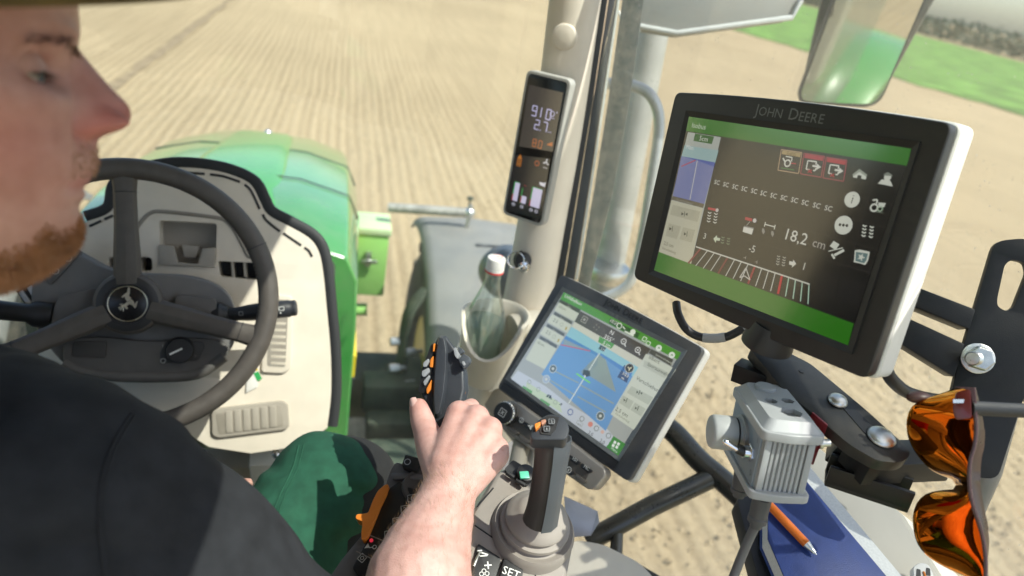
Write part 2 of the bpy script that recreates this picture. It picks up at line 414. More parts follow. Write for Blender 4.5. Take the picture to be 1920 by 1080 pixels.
def field():
    xs = [-2600, -900, -300, -120, -60, -30, -16, -10] + [-6 + i * .05 for i in range(0, 241)] + [7, 9, 12, 16, 24, 40, 80, 200, 600, 2600]
    ys = [-400, -100, -30, -10, -4, -1] + [i * .08 for i in range(0, 151)] + [12.6, 13.5, 15, 17, 20, 25, 32, 45, 70, 120, 260, 700, 2600]
    g = G(); nx = len(xs); vs_ = []
    for y in ys:
        for x in xs:
            z = 0
            if -6 <= x <= 6 and 0 <= y <= 12:
                z = .006 * math.cos(2 * math.pi * x / PITCHROW) + .016 * (noise.noise(V((x * 6, y * 6, 0)))) + .012 * noise.noise(V((x * 15, y * 15, 3)))
            vs_.append((x, y, z))
    g.add(vs_, [(j * nx + i, j * nx + i + 1, (j + 1) * nx + i + 1, (j + 1) * nx + i) for j in range(len(ys) - 1) for i in range(nx - 1)])
    return struct(g.build('field', SOIL, ang=180))
FIELD = field()
def clods():
    g = G(); rnd = random.Random(3)
    for i in range(9000):
        x = rnd.uniform(.9, 6.0); y = rnd.uniform(1.2, 7.5)
        if x < 1.6 and y > 4.5: continue
        s_ = .004 + .016 * rnd.random() ** 3; z = .006 + .006 * math.cos(2 * math.pi * x / PITCHROW)
        o = [V((rnd.gauss(0, 1), rnd.gauss(0, 1), abs(rnd.gauss(0, .7)))).normalized() * s_ * rnd.uniform(.6, 1.2) for _ in range(6)]
        c = V((x, y, z))
        g.add([c + V((s_, 0, 0)), c + V((0, s_ * 1.2, 0)), c + V((-s_, 0, 0)), c + V((0, -s_, 0)), c + o[4] * .9 + V((0, 0, s_ * .7)), c + V((0, 0, -s_ * .5))],
              [(0, 1, 4), (1, 2, 4), (2, 3, 4), (3, 0, 4), (1, 0, 5), (2, 1, 5), (3, 2, 5), (0, 3, 5)])
    o = stuff(g.build('soil_clods', SOIL, smooth=False)); o['label'] = 'dry crumbly clods lying over the tilled soil beside the tractor'; o['category'] = 'soil'
clods()
TRX = (-2.80, -2.62)
# a deeper wheel track running beside the rows
def track(x0, x1, name):
    g = G(); rnd = random.Random(4); L_, R_ = [], []
    for i in range(160):
        y = 3 + i * .45; L_.append(V((x0 + rnd.gauss(0, .03), y, .014))); R_.append(V((x1 + rnd.gauss(0, .03), y, .014)))
    g.add(L_ + R_, [(i, i + 1, 160 + i + 1, 160 + i) for i in range(159)]); return struct(g.build(name, pm('packed_soil', (.235, .178, .112), .95, var=.25, vs=5, bump=1, bs=60, spec=.1, detail=8), smooth=False))
TRK = track(*TRX, 'wheel_track')
# grass strip across the far right, and the hedge behind it
GRASS = pm('meadow_grass', (.11, .21, .045), .9, var=.45, vs=.5, spec=.1, detail=8)
def strip():
    a = [onz(x, y, .03) for x, y in ((1395, 62), (1700, 152), (1920, 218))]
    b = [onz(x, y, .03) for x, y in ((1920, 118), (1760, 76))]
    d1 = (a[0] - a[2]).normalized(); d2 = (b[1] - b[0]).normalized()
    out = [a[2] - d1 * 60, a[2], a[1], a[0], a[0] + d1 * 500, b[1] + d2 * 400, b[1], b[0], b[0] - d2 * 120]
    
    fine = []                                     # ragged edge where grass meets soil
    for i, p in enumerate(out):
        q = out[(i + 1) % len(out)]; m_ = max(1, min(60, int((q - p).length / .8)))
        for k in range(m_): c_ = p.lerp(q, k / m_); j = .9 * noise.noise(V((c_.x * .7, c_.y * .7, 0))) if (c_ - CAM).length < 90 else 0; fine.append(V((c_.x + j, c_.y + j, 0)))
    out = fine
    g = G(); g.prism(out, (0, 0, .05)); struct(g.build('meadow', GRASS, smooth=False))
    return b
EDGE = strip()
LEAFG = pm('hedge_leaves', (.035, .055, .025), .7, var=.45, vs=1.2)
def hedge():
    g = G(); rnd = random.Random(11); b0, b1 = EDGE[0], EDGE[1]; d = (b1 - b0).normalized(); nrm = V((-d.y, d.x, 0)); nrm = nrm if nrm.dot(CAM - b0) < 0 else -nrm
    L_ = (b1 - b0).length
    for i in range(14000):
        t = rnd.uniform(-60, L_ + 260); c = b0 + d * t + nrm * rnd.uniform(3, 9)
        hh = 2.0 + 2.4 * (.5 + .5 * noise.noise(V((t * .09, 0, 0)))) + 1.0 * noise.noise(V((t * .35, 5, 0)))
        c.z = rnd.uniform(.05, 1) * max(.4, hh); s_ = rnd.uniform(.2, .5)
        a = V((rnd.gauss(0, 1), rnd.gauss(0, 1), rnd.gauss(0, 1))).normalized(); x, y = frame_of(a)
        g.add([c + x * s_, c + y * s_ * .6, c - x * s_, c - y * s_ * .6], [(0, 1, 2, 3)])
    o = stuff(g.build('hedge', LEAFG, smooth=False)); o['label'] = 'distant grey green hedge along the far side of the meadow'; o['category'] = 'hedge'
hedge()

# ------------------------------------------------------------------ the tractor, outside
TR = thing('tractor', 'green tractor with beige cab interior, grey front fender and long bonnet', 'tractor', (0, 1.5, 0))

def hood():
    g = G(); rings = []
    prof = lambda hw, zt, zb: [(-hw, zb), (-hw, zt - .26), (-hw * .985, zt - .12), (-hw * .90, zt - .05), (-hw * .50, zt - .008), (0, zt), (hw * .50, zt - .008), (hw * .90, zt - .05), (hw * .985, zt - .12), (hw, zt - .26), (hw, zb)]
    for y, hw, zt, zb in ((1.66, .375, 1.99, 1.15), (2.0, .38, 1.985, 1.12), (2.4, .38, 1.945, 1.08), (2.8, .372, 1.885, 1.05), (3.05, .36, 1.83, 1.02), (3.17, .352, 1.80, 1.0), (3.26, .342, 1.765, .98), (3.31, .325, 1.69, .97), (3.34, .30, 1.35, .95)):
        rings.append([V((x + .03, y, z)) for x, z in prof(hw, zt, zb)])
    g.loft(rings); h = g.build('hood', pm('bonnet_paint', (.04, .26, .045), .2, var=.12, vs=5, coat=.9, rvar=.1, dust=.38, bump=.12, bs=9, detail=6), TR, ang=24, bevel=.010, seg=3)  # dust mottling raised to stand in for mottled sky and tree reflections
    for y_, zt_ in ((2.15, 1.974), (2.62, 1.912)):
        g = G(); g.tube([V((x_ + .03, y_, z_ + .001)) for x_, z_ in prof(.381 if y_ < 2.4 else .376, zt_, 1.2)[1:-1]], .0022, 6); g.build('panel_gap', BLK, h)
    g = G()                                    # raised centre spine and crease trims
    g.loft([[V((x * k + .03, y, zt + z)) for x, z in ((-.13, -.03), (-.12, .008), (-.09, .018), (.09, .018), (.12, .008), (.13, -.03))] for y, zt, k in ((1.66, 1.985, 1.2), (2.3, 1.95, 1.1), (2.9, 1.86, .95), (3.12, 1.80, .8))])
    g.build('spine', GREEN, h, bevel=.004)
    for sx in (-1, 1):
        g = G(); g.loft([[V((sx * x + .03, y, z)) for x, z in ((.372, zt - .44), (.3825, zt - .435), (.3835, zt - .365), (.373, zt - .36))] for y, zt in ((1.68, 1.98), (2.3, 1.95), (2.9, 1.87))])
        g.build('side_stripe', YELLOW, h)
        g = G(); g.loft([[V((sx * x + .03, y, z)) for x, z in ((.372, zt - .48), (.3820, zt - .475), (.3830, zt - .445), (.373, zt - .44))] for y, zt in ((1.68, 1.98), (2.3, 1.95), (2.9, 1.87))])
        g.build('stripe_edge', BLK, h)
    g = G(); g.lathe(V((.03, 3.08, 1.79)), (0, 0, 1), [(.02, 0), (.02, .03), (.012, .045), (.004, .05)], 12); g.build('hood_ornament', CHROME, h)
    g = G(); g.bx(-.36, .34, 1.55, 1.68, 1.1, 1.93); g.build('bulkhead', AXLE, TR, bevel=.02)
    # engine block, frame and axle seen below
    g = G(); g.bx(-.24, .24, 1.2, 3.2, .75, 1.06); g.build('engine_frame', AXLE, TR, bevel=.03)
    g = G(); g.bx(-.85, .85, 2.62, 2.86, .62, .86); g.build('front_axle', AXLE, TR, bevel=.03)
    # green box bolted to the right of the hood and the arm with the marker pipe
    o = P(668, 380, 2.95)
    bz = Fr(P(666, 430, 2.95), (1, 0, 0), (0, 0, -1)); bz.n = V((0, -1, 0))
    u1, v1 = bz.uv(731, 432); _, v2 = bz.uv(700, 555)
    g = G(); g.fbox(bz, 0, u1, 0, v2, -.17, 0); bx_ = g.build('toolbox', LGREEN, TR, bevel=.008)
    g = G(); g.fbox(bz, -.008, u1 + .008, -.012, .02, -.18, .008); g.build('toolbox_lid', pm('pale_green_lid', (.48, .64, .36), .5, var=.08, vs=8, dust=.5), bx_, bevel=.006)
    g = G(); q = bz.uv(690, 485); g.fbox(bz, q[0] - .012, q[0] + .012, q[1] - .04, q[1] + .03, 0, .025); g.fbox(bz, q[0] - .03, q[0] + .04, q[1] - .008, q[1] + .008, .02, .035); g.build('latch', ZINC, bx_, bevel=.004)
    g = G(); g.tube([bz.px(640, 580, -.05), bz.px(688, 580, -.05)], .03, 12); g.build('bracket_stub', LGREEN, TR)
    a = bz.px(728, 389, -.08); b = a + V((.40, .02, .0)); b = P(880, 399, (a - CAM).dot(fwd) + .02)
    g = G(); g.tube([a, b], .021, 14); mp_ = g.build('marker_pipe', pm('weathered_pipe', (.33, .32, .30), .6, .3, var=.35, vs=30, dust=.3), TR)
    g = G(); c = b + V((0, 0, -.10)); g.tube([b + V((.0, 0, .035)), b + V((.004, 0, -.02)), c + V((-.004, 0, 0))], .011, 10); g.ball(b, .026); g.build('pipe_leg', ZINC, mp_)
    g = G(); g.lathe(b + V((-.005, 0, .01)), (0, 0, 1), [(.004, 0), (.004, .05), (.014, .052), (.014, .064), (.002, .066)], 10); g.build('wing_bolt', AXLE, mp_)
hood()

def front_wheel():
    ax = V((.95, 2.74, .74)); RT = .71; W2 = .215
    g = G(); prof = [(.34, -.17), (.42, -.205), (.52, -W2), (.62, -W2 + .005), (.675, -.185), (.69, -.14), (.695, 0), (.69, .14), (.675, .185), (.62, W2 - .005), (.52, W2), (.42, .205), (.34, .17)]
    g.lathe(ax, (1, 0, 0), prof, 56); wh = g.build('front_wheel', TYRE, TR, ang=40, label='muddy front tyre under the grey fender')
    g = G()
    for i in range(38):
        s_ = 1 if i % 2 else -1; t = 2 * math.pi * i / 38
        for k in range(1):
            a0, a1 = t, t + .21; pts = []
            for aa, xx in ((a0, 0.0), (a1, .19)):
                for dd in (-.028, .028):
                    for rr in (.685, .725):
                        an = aa + dd / RT; pts.append(ax + V((s_ * xx, math.cos(an) * rr, math.sin(an) * rr)))
            g.add(pts, [(0, 1, 3, 2), (4, 6, 7, 5), (0, 4, 5, 1), (2, 3, 7, 6), (1, 5, 7, 3), (0, 2, 6, 4)])
    stuff(g.build('tread_lugs', TYRE, wh, smooth=False))
    g = G(); g.lathe(ax, (1, 0, 0), [(.36, -.172), (.345, -.15), (.335, -.05), (.20, -.03), (.11, -.05), (.11, -.10), (.02, -.11)], 40); g.build('rim', YELLOW, wh)
    # fender: a dished plastic sheet over the tyre, hung on a bent arm
    def fsheet(name, x0, x1, rad, t0, t1, mat, th=.012, lip=.045):
        g = G(); rings = []
        for i in range(29):
            t = t0 + (t1 - t0) * i / 28; rr = rad + .03 * math.cos(t - 1.6)
            c_, s_ = math.cos(t), math.sin(t); mk = lambda x, q: ax + V((x - ax.x, c_ * q, s_ * q))
            up = [mk(x0, rr - lip), mk(x0 + .012, rr - .012), mk(x0 + .04, rr), mk((x0 + x1) / 2, rr + .012), mk(x1 - .04, rr), mk(x1 - .012, rr - .012), mk(x1, rr - lip)]
            dn = [mk(x1 - th, rr - lip), mk(x1 - .03, rr - th - .01), mk((x0 + x1) / 2, rr - th), mk(x0 + .03, rr - th - .01), mk(x0 + th, rr - lip)]
            rings.append(up + dn)
        g.loft(rings); return g.build(name, mat, TR, ang=50)
    fe = fsheet('front_fender', .70, 1.22, .80, R(58), R(186), GREYPL)
    g = G(); g.fbox(Fr(V((1.0, 2.62, 1.567)), (1, 0, 0), (0, -1, 0)), -.08, .12, -.012, .012, -.02, .006); g.build('fender_slot', BLK, fe)
    arm = spl([P(800, 545, 2.75), P(783, 562, 2.74), P(766, 590, 2.74), P(757, 640, 2.78), P(750, 720, 2.85), P(745, 800, 2.9)], 6)
    g = G(); g.tube(arm, .03, 10, flat=.6); a = g.build('fender_arm', AXLE, fe)
    g = G()
    for x, y in ((741, 640), (770, 660), (739, 690), (768, 720)): g.lathe(P(x, y, 2.78), (1, .2, 0), [(.018, -.02), (.018, .02), (.009, .024), (.009, .05)], 8)
    g.build('bolt', ZINC, fe)
    g = G(); g.box(P(735, 735, 2.8), (.12, 0, 0), (0, .06, 0), (0, 0, .07)); g.box(P(760, 790, 2.8), (.16, 0, 0), (0, .08, 0), (0, 0, .05)); g.build('steering_knuckle', AXLE, TR, bevel=.02)
    g = G(); wl = P(950, 512, 2.35); g.ball(wl, .085, 24, 16, (1, 0, 0), (0, .8, 0), (0, 0, 1.15)); g.lathe(wl - V((0, .04, 0)), (0, 1, 0), [(.03, 0), (.09, .03), (.095, .07), (.08, .09)], 28); g.build('headlamp_pod', pm('lamp_slate', (.07, .085, .11), .35, dust=.2), TR)
    # left twin, for the far side
    for o in (wh, fe):
        c = o.copy(); COL.objects.link(c); c.parent = TR; c.location = (-o.location.x, o.location.y, o.location.z); c.scale = (-1, 1, 1)
    # step and tank under the cab's front corner
    g = G(); g.bx(.45, .95, 1.35, 1.9, .55, 1.15); g.build('fuel_tank', AXLE, TR, bevel=.06, seg=4)
front_wheel()

def outside_right():
    # rear fender (seen in the mirror) and rear tyre
    g = G(); rings = []
    for i in range(25):
        t = R(25) + R(150) * i / 24; rr = .98; c_, s_ = math.cos(t), math.sin(t)
        rings.append([V((x, -.9 - c_ * q, .95 + s_ * q)) for x, q in ((.62, rr - .12), (.64, rr), (.70, rr + .02), (1.05, rr + .02), (1.13, rr - .01), (1.14, rr - .1), (1.12, rr - .1), (.66, rr - .12))])
    g.loft(rings); rf = g.build('rear_fender', GREEN, TR, ang=45)
    c = rf.copy(); COL.objects.link(c); c.parent = TR; c.location = (-rf.location.x, rf.location.y, rf.location.z); c.scale = (-1, 1, 1)
    g = G(); g.lathe(V((.92, -.9, .95)), (1, 0, 0), [(.45, -.24), (.8, -.26), (.92, -.22), (.945, 0), (.92, .22), (.8, .26), (.45, .24)], 48); g.build('rear_wheel', TYRE, TR)
    # implement behind: hopper that the mirror shows
    m0 = P(1625, 100, 1.55)
    # mirror on its arm outside the right window
    mf = Fr(P(1500, 195, 1.62), (1, 0, 0), (0, 0, -1))
    tl, tr_, br, bl = P(1548, -40, 1.50), P(1775, -40, 1.42), P(1640, 205, 1.58), P(1496, 195, 1.64)
    n = (tr_ - tl).cross(bl - tl).normalized(); n = n if n.dot(CAM - tl) > 0 else -n
    g = G(); g.prism(rp([tl, tr_, br, bl], .03), -n * .05); mh = g.build('mirror_housing', pm('grey_mirror_shell', (.05, .047, .038), .5, dust=.5, vs=8), TR, bevel=.008)
    return tl, tr_, br, bl, n, mh
MIR = outside_right()
def mirror_glass():
    tl, tr_, br, bl, n, mh = MIR
    mm, t, b = newmat('mirror_glass'); b.inputs['Metallic'].default_value = 1; b.inputs['Base Color'].default_value = (.70, .70, .66, 1); b.inputs['Roughness'].default_value = .03
    c = (tl + tr_ + br + bl) / 4
    tgt = V((.92, -.75, 1.93)); want = ((CAM - c).normalized() + (tgt - c).normalized()).normalized()
    # the pane tips in its shell towards the rear fender, as a set mirror does
    ex = ((tr_ + br) - (tl + bl)); ey = ((bl + br) - (tl + tr_)); mix = (n * .0 + want).normalized()
    q = []
    for a, b_ in ((-.42, -.47), (.44, -.47), (.43, .45), (-.44, .44)):
        d = ex * a * .5 + ey * b_ * .5; d = d - mix * d.dot(mix); q.append(c + n * .03 + d)
    q = rp(q, .03); g = G(); g.prism(q, -mix * .004); g.build('mirror_pane', mm, mh)
    g = G(); g.prism([p - mix * .005 - (p - c - n * .03) * -.06 for p in q], -mix * .02); g.build('mirror_back', BLK, mh)
mirror_glass()
# ------------------------------------------------------------------ the cab shell
CX = .03
def cab():
    # roof and rear posts shade the cab; right roof edge shaped to place the sunlight
    g = G(); g.prism(rp([(CX - .58, -.55, 2.93), (CX + .52, -.55, 2.93), (CX + .52, .30, 2.93), (CX + .58, .85, 2.93), (CX + .58, 1.25, 2.93), (CX + .52, 1.5, 2.93), (CX - .52, 1.5, 2.93), (CX - .58, 1.25, 2.93)], .06), (0, 0, .2)); rf = g.build('roof', GREEN, TR, bevel=.05, seg=3)
    g = G(); g.prism(rp([(CX - .57, -.5, 2.905), (CX + .51, -.5, 2.905), (CX + .51, .30, 2.905), (CX + .57, .85, 2.905), (CX + .57, 1.2, 2.905), (CX + .5, 1.42, 2.905), (CX - .5, 1.42, 2.905), (CX - .57, 1.2, 2.905)], .06), (0, 0, .023)); g.build('headliner', BEIGE2, rf)
    for sx in (-1, 1):                          # glazed roof edges, added to let sun onto the driver, and outer rails
        g = G(); g.prism([(CX + sx * (.525 if sx > 0 else .585), -.5, 2.95), (CX + sx * .97, -.5, 2.93), (CX + sx * .97, .85, 2.93), (CX + sx * .70, 1.24, 2.93), (CX + sx * .585, 1.25, 2.95)] + ([(CX + .585, .85, 2.95), (CX + .525, .30, 2.95)] if sx > 0 else []), (0, 0, .006)); g.build('added_roof_glass', glass_mat('roof_glass_%d' % sx, (.92, .95, .93), .05, .05), rf)
        g = G(); g.tube([(CX + sx * .98, -.52, 2.925), (CX + sx * 1.0, .5, 2.925), (CX + sx * .97, .86, 2.925), (CX + sx * .70, 1.25, 2.925)], .022, 10); g.build('roof_rail', GREEN, rf)
    for sx in (-1, 1):
        g = G(); g.bx(CX + sx * .80 - .035, CX + sx * .80 + .035, -.5, -.4, 1.4, 2.9); g.build('rear_post', BEIGE, TR, bevel=.015)
    # unseen side post, left corner post and the solid lower part of the left door
    g = G(); g.prism(rp([(CX - .90, .50, 1.4), (CX - .82, .50, 1.4), (CX - .82, .78, 1.4), (CX - .90, .78, 1.4)], .02), (0, 0, 1.5)); g.build('added_side_post', DARKB, TR, bevel=.01)  # added dark post, sized to darken one side of the monitor's reflection
    g = G(); g.tube([(CX - .67, 1.16, 1.4), (CX - .67, 1.2, 2.9)], .05, 16); g.build('corner_pillar', BEIGE, TR)
    g = G(); g.prism([(CX - .80, -.4, 1.36), (CX - .80, .95, 1.36), (CX - .80, .95, 1.85), (CX - .80, -.4, 1.85)], (-.04, 0, 0)); g.build('door_panel', DARKB, TR, bevel=.01)
    # floor with mat
    g = G(); g.prism([(CX - .8, -.5, 1.30), (CX + .82, -.5, 1.30), (CX + .82, .95, 1.30), (CX + .55, 1.30, 1.30), (CX - .55, 1.30, 1.30), (CX - .8, .95, 1.30)], (0, 0, .06)); g.build('cab_floor', DARKB, TR, bevel=.01)
    g = G(); g.box(P(450, 880, 1.45), (.09, 0, 0), (0, .02, .01), (0, -.02, .05)); g.build('pedal', BEIGE2, TR, bevel=.006)
    g = G(); g.box(P(520, 868, 1.4), (.05, .0, 0), (0, .02, .02), (0, -.02, .05)); g.build('pedal', WHT, TR, bevel=.006)
    g = G(); g.lathe(P(517, 853, 1.33), (0, -.5, .8), [(.008, 0), (.008, .01), (.005, .012), (.003, .025)], 10); g.build('pedal_pin', CHROME, TR)
    # seat cushion under the driver
    g = G(); g.prism(rp([(CX - .27, .02, 1.72), (CX + .27, .02, 1.72), (CX + .27, .5, 1.72), (CX - .27, .5, 1.72)], .08), (0, 0, .12)); st = tag(g.build('seat', pm('seat_cloth', (.05, .05, .05), .9, bump=.5, bs=700), None, bevel=.04, seg=3), 'dark seat cushion that the driver sits on', 'seat')
cab()

# glass: thin panes with dust
WGL = glass_mat('windshield_glass', (.93, .97, .95), .035, .042, dscale=5)
DGL = glass_mat('door_glass', (.93, .96, .94), .05, .11, dscale=4, speck=.30)
def panes():
    pl = [(CX - .68, 1.22), (CX - .62, 1.36), (CX - .42, 1.50), (CX - .2, 1.565), (CX, 1.58), (CX + .2, 1.565), (CX + .42, 1.50), (CX + .62, 1.36), (CX + .68, 1.24)]
    def sheet(name, plan, z0, z1, lean, mat, th=.005):
        pts = spl([(x, y, 0) for x, y in plan], 5); outer = []; 
        g = G(); rings = []
        for i, p in enumerate(pts):
            a = pts[max(0, i - 1)]; b = pts[min(len(pts) - 1, i + 1)]; t = (b - a).normalized(); n = V((t.y, -t.x, 0)) * th
            r_ = []
            for k in range(7):
                z = z0 + (z1 - z0) * k / 6; r_.append(V((p.x, p.y, z)) + lean * (z - z0))
            rings.append(r_ + [q + n for q in r_[::-1]])
        g.loft(rings); return g.build(name, mat, TR, ang=60)
    sheet('windshield', pl, 1.38, 2.92, V((0, -.03, 0)), WGL)
    dl = [P(1158, 0, 1.19), P(1083, 505, 1.33)]
    sheet('door_window', [(.775, 1.20), (.90, 1.05), (1.0, .85), (1.03, .5), (1.03, 0), (1.0, -.5)], 1.42, 2.90, V((.0, .0, 0)), DGL)
    sheet('left_window', [(CX - .74, 1.18), (CX - .95, .8), (CX - 1.0, 0), (CX - .97, -.5)], 1.42, 2.90, V((0, 0, 0)), WGL)
panes()

def pillar():
    # corner post: rounded trim, slightly leaning, from the floor to the roof
    ctr = [(1092, -90), (1078, 0), (1062, 130), (1040, 290), (1014, 423), (999, 519), (972, 640), (950, 740), (928, 830)]
    dep = [1.135, 1.16, 1.205, 1.26, 1.31, 1.345, 1.385, 1.415, 1.45]
    hw = [.046, .046, .046, .046, .048, .05, .05, .05, .05]
    axis = [P(x, y, d) for (x, y), d in zip(ctr, dep)]
    g = G(); rings = []
    for p, h, d, (x, y) in zip(axis, hw, dep, ctr):
        rx = V((1, 0, 0)) * .94 + V((0, -.35, 0)); rx.normalize(); ry = V((rx.y, -rx.x, 0)); ry = ry if ry.y < 0 else -ry
        sec = [(-1, .3), (-.96, -.25), (-.75, -.7), (-.35, -.98), (.15, -1.0), (.6, -.8), (.93, -.3), (1, .3), (.7, .9), (-.7, .9)]
        rings.append([p + rx * (a * h) - ry * (b * .05) for a, b in sec])
    g.loft(rings); pi = g.build('corner_pillar', BEIGE, TR, ang=50, sub=2)
    # screw cap on the upper post
    c = P(1057, 70, 1.135); ax = (CAM - c).normalized() * .6 + V((-.35, -.6, -.05)); ax.normalize()
    g = G(); g.lathe(c - ax * .035, ax, [(.022, 0), (.022, .028), (.0205, .032), (.019, .033), (.004, .034)], 32); g.build('pillar_cap', BEIGE, pi, ang=40)
    # black door seal and frame strips beside it
    def strip(name, px, w, dep_off, mat, th=.03, par=TR):
        g = G(); rings = []
        for (x, y, wd), d in zip(px, dep_off):
            a = P(x, y, d); b = P(x + wd, y + wd * .12, d + .004); nn = (CAM - a).normalized()
            rings.append([a, b, b - nn * th, a - nn * th])
        g.loft(rings); return g.build(name, mat, par, bevel=.002, ang=50)
    strip('door_seal', [(1134, -60, 12), (1127, 0, 12), (1098, 190, 13), (1070, 360, 13), (1043, 524, 13), (1008, 700, 14)], 0, [1.15, 1.17, 1.23, 1.28, 1.335, 1.40], RUB)
    df = strip('door_frame', [(1148, -60, 17), (1141, 0, 17), (1112, 190, 17), (1085, 360, 18), (1058, 524, 19), (1023, 700, 20)], 0, [1.158, 1.178, 1.238, 1.288, 1.343, 1.41], pm('door_frame_grey', (.045, .05, .055), .5), .05)
    strip('glass_trim', [(1162, -40, 4), (1158, 0, 4), (1130, 190, 4), (1104, 360, 4), (1078, 524, 5)], 0, [1.165, 1.18, 1.24, 1.29, 1.345], pm('glass_edge', (.45, .48, .46), .3), .02)
    strip('glass_band', [(1173, -40, 42), (1167, 0, 40), (1140, 190, 40), (1113, 360, 36), (1088, 505, 24), (1070, 600, 20)], 0, [1.22, 1.225, 1.285, 1.335, 1.38, 1.42], pm('glass_band_dark', (.05, .06, .055), .35, dust=.55, vs=90, detail=8), .003)
    # key ring and catch
    k = P(981, 488, 1.27); a2 = (CAM - k).normalized()
    g = G(); g.lathe(k - a2 * .03, a2, [(.019, 0), (.019, .012), (.012, .016), (.012, .028), (.016, .03), (.015, .038), (.004, .04)], 20); g.build('catch_knob', BLK, pi)
    g = G(); g.lathe(k + a2 * .006 + V((.004, 0, -.008)), a2 + V((0, 0, -.5)), [(.010, 0), (.011, .012), (.007, .014), (.006, .02), (.001, .021)], 18); g.build('catch_pin', CHROME, pi)
    x, y = frame_of(a2); q = P(967, 488, 1.25)
    g = G(); g.tube([q + (x * math.cos(t) + y * math.sin(t)) * .015 for t in [2 * math.pi * i / 28 for i in range(28)]], .0014, 8, closed=True); g.build('key_ring', CHROME, pi)
    # cup holder moulded to the post
    B = P(906, 706, 1.30); n = 40
    def ring(z, r_, lip=0, inner=0):
        out = []
        for i in range(n):
            t = 2 * math.pi * i / n; d = V((math.cos(t), math.sin(t), 0)); tow = max(0, d.dot(V((-.35, -.94, 0)).normalized()))
            ex = 1 + .25 * max(0, d.dot(V((.8, .6, 0)))) ** 2
            out.append(B + d * (r_ - inner) * ex + V((0, 0, z - lip * max(0, (tow - .25) / .75) ** 1.2)))
        return out
    g = G(); g.loft([ring(-.005, .030), ring(0, .043), ring(.03, .048), ring(.06, .052, .01), ring(.105, .056, .042), ring(.135, .060, .063), ring(.138, .059, .064, .004), ring(.134, .057, .062, .006), ring(.1, .054, .038, .006), ring(.03, .046, 0, .006), ring(.012, .042, 0, .01)])
    cu = g.build('cup_holder', pm('cream_plastic', (.72, .66, .55), .5, var=.03), TR, ang=50)
    g = G(); rr = spl([V((.045, .02, .10)), V((.08, .03, .105)), V((.12, .05, .10))], 4); g.tube([B + p for p in rr], .028, 14, flat=.8); g.build('cup_holder_arm', MATS['cream_plastic'], cu)
    g = G(); g.tube([P(897, 740, 1.38), P(905, 700, 1.36)], .030, 18); g.tube([P(880, 840, 1.45), P(898, 735, 1.38)], .032, 18); g.build('post_sleeve', WHT, TR)
    g = G(); g.prism([P(905, 760, 1.30), P(945, 700, 1.28), P(1010, 790, 1.22), P(975, 850, 1.22)], (.06, .05, -.02)); g.build('console_riser', BEIGE2, TR, bevel=.006)
    return B
CUP = pillar()

def bottle():
    b = CUP + V((-.016, .004, .016)); up = V((.01, 0, 1)).normalized()
    gm = glass_mat('bottle_glass', (.96, .985, .975), .06, .05, dcol=(.75, .82, .78), dscale=30); wm = glass_mat('water', (.88, .95, .93), .04, .13, dcol=(.70, .78, .74), dscale=12)
    root = thing('bottle', 'half full clear glass water bottle with white cap in the cup holder', 'bottle', b)
    prof = [(.02, 0), (.036, .002), (.0385, .012), (.0385, .095), (.037, .115), (.028, .142), (.019, .168), (.0145, .188), (.0138, .208), (.015, .212), (.015, .215)]
    g = G(); g.lathe(b, up, prof + [(r_ - .0016, h) for r_, h in prof[::-1][:-1]] + [(.018, .004)], 32); gb = g.build('glass_body', gm, root, ang=60)
    g = G(); g.lathe(b + up * .005, up, [(.02, 0), (.0355, .004), (.0365, .012), (.0365, .10), (.003, .10)], 32); g.build('water', wm, root, ang=60)
    g = G(); g.lathe(b + up * .206, up, [(.0165, 0), (.0165, .008), (.0158, .0085), (.0165, .009), (.0165, .024), (.0155, .027), (.012, .028), (.002, .0285)], 28); cp = g.build('cap', WHT, root, ang=40)
    f = Fr(b + up * .2347, rgt, -V((0, 1, 0))); f.n = up
    k = Ink(f, .0001, .0002, lit=False); k.ring(0, 0, .0095, .0012, 'd86a6a', 1); k.rect(-.005, -.001, .010, .002, 'd88080', 1); k.build('cap_print', cp)
    g = G(); g.lathe(b + up * .2065, up, [(.0168, 0), (.0168, .003), (.0160, .004)], 28); g.build('cap_ring', pm('red_plastic', (.6, .05, .05), .4), cp)
bottle()

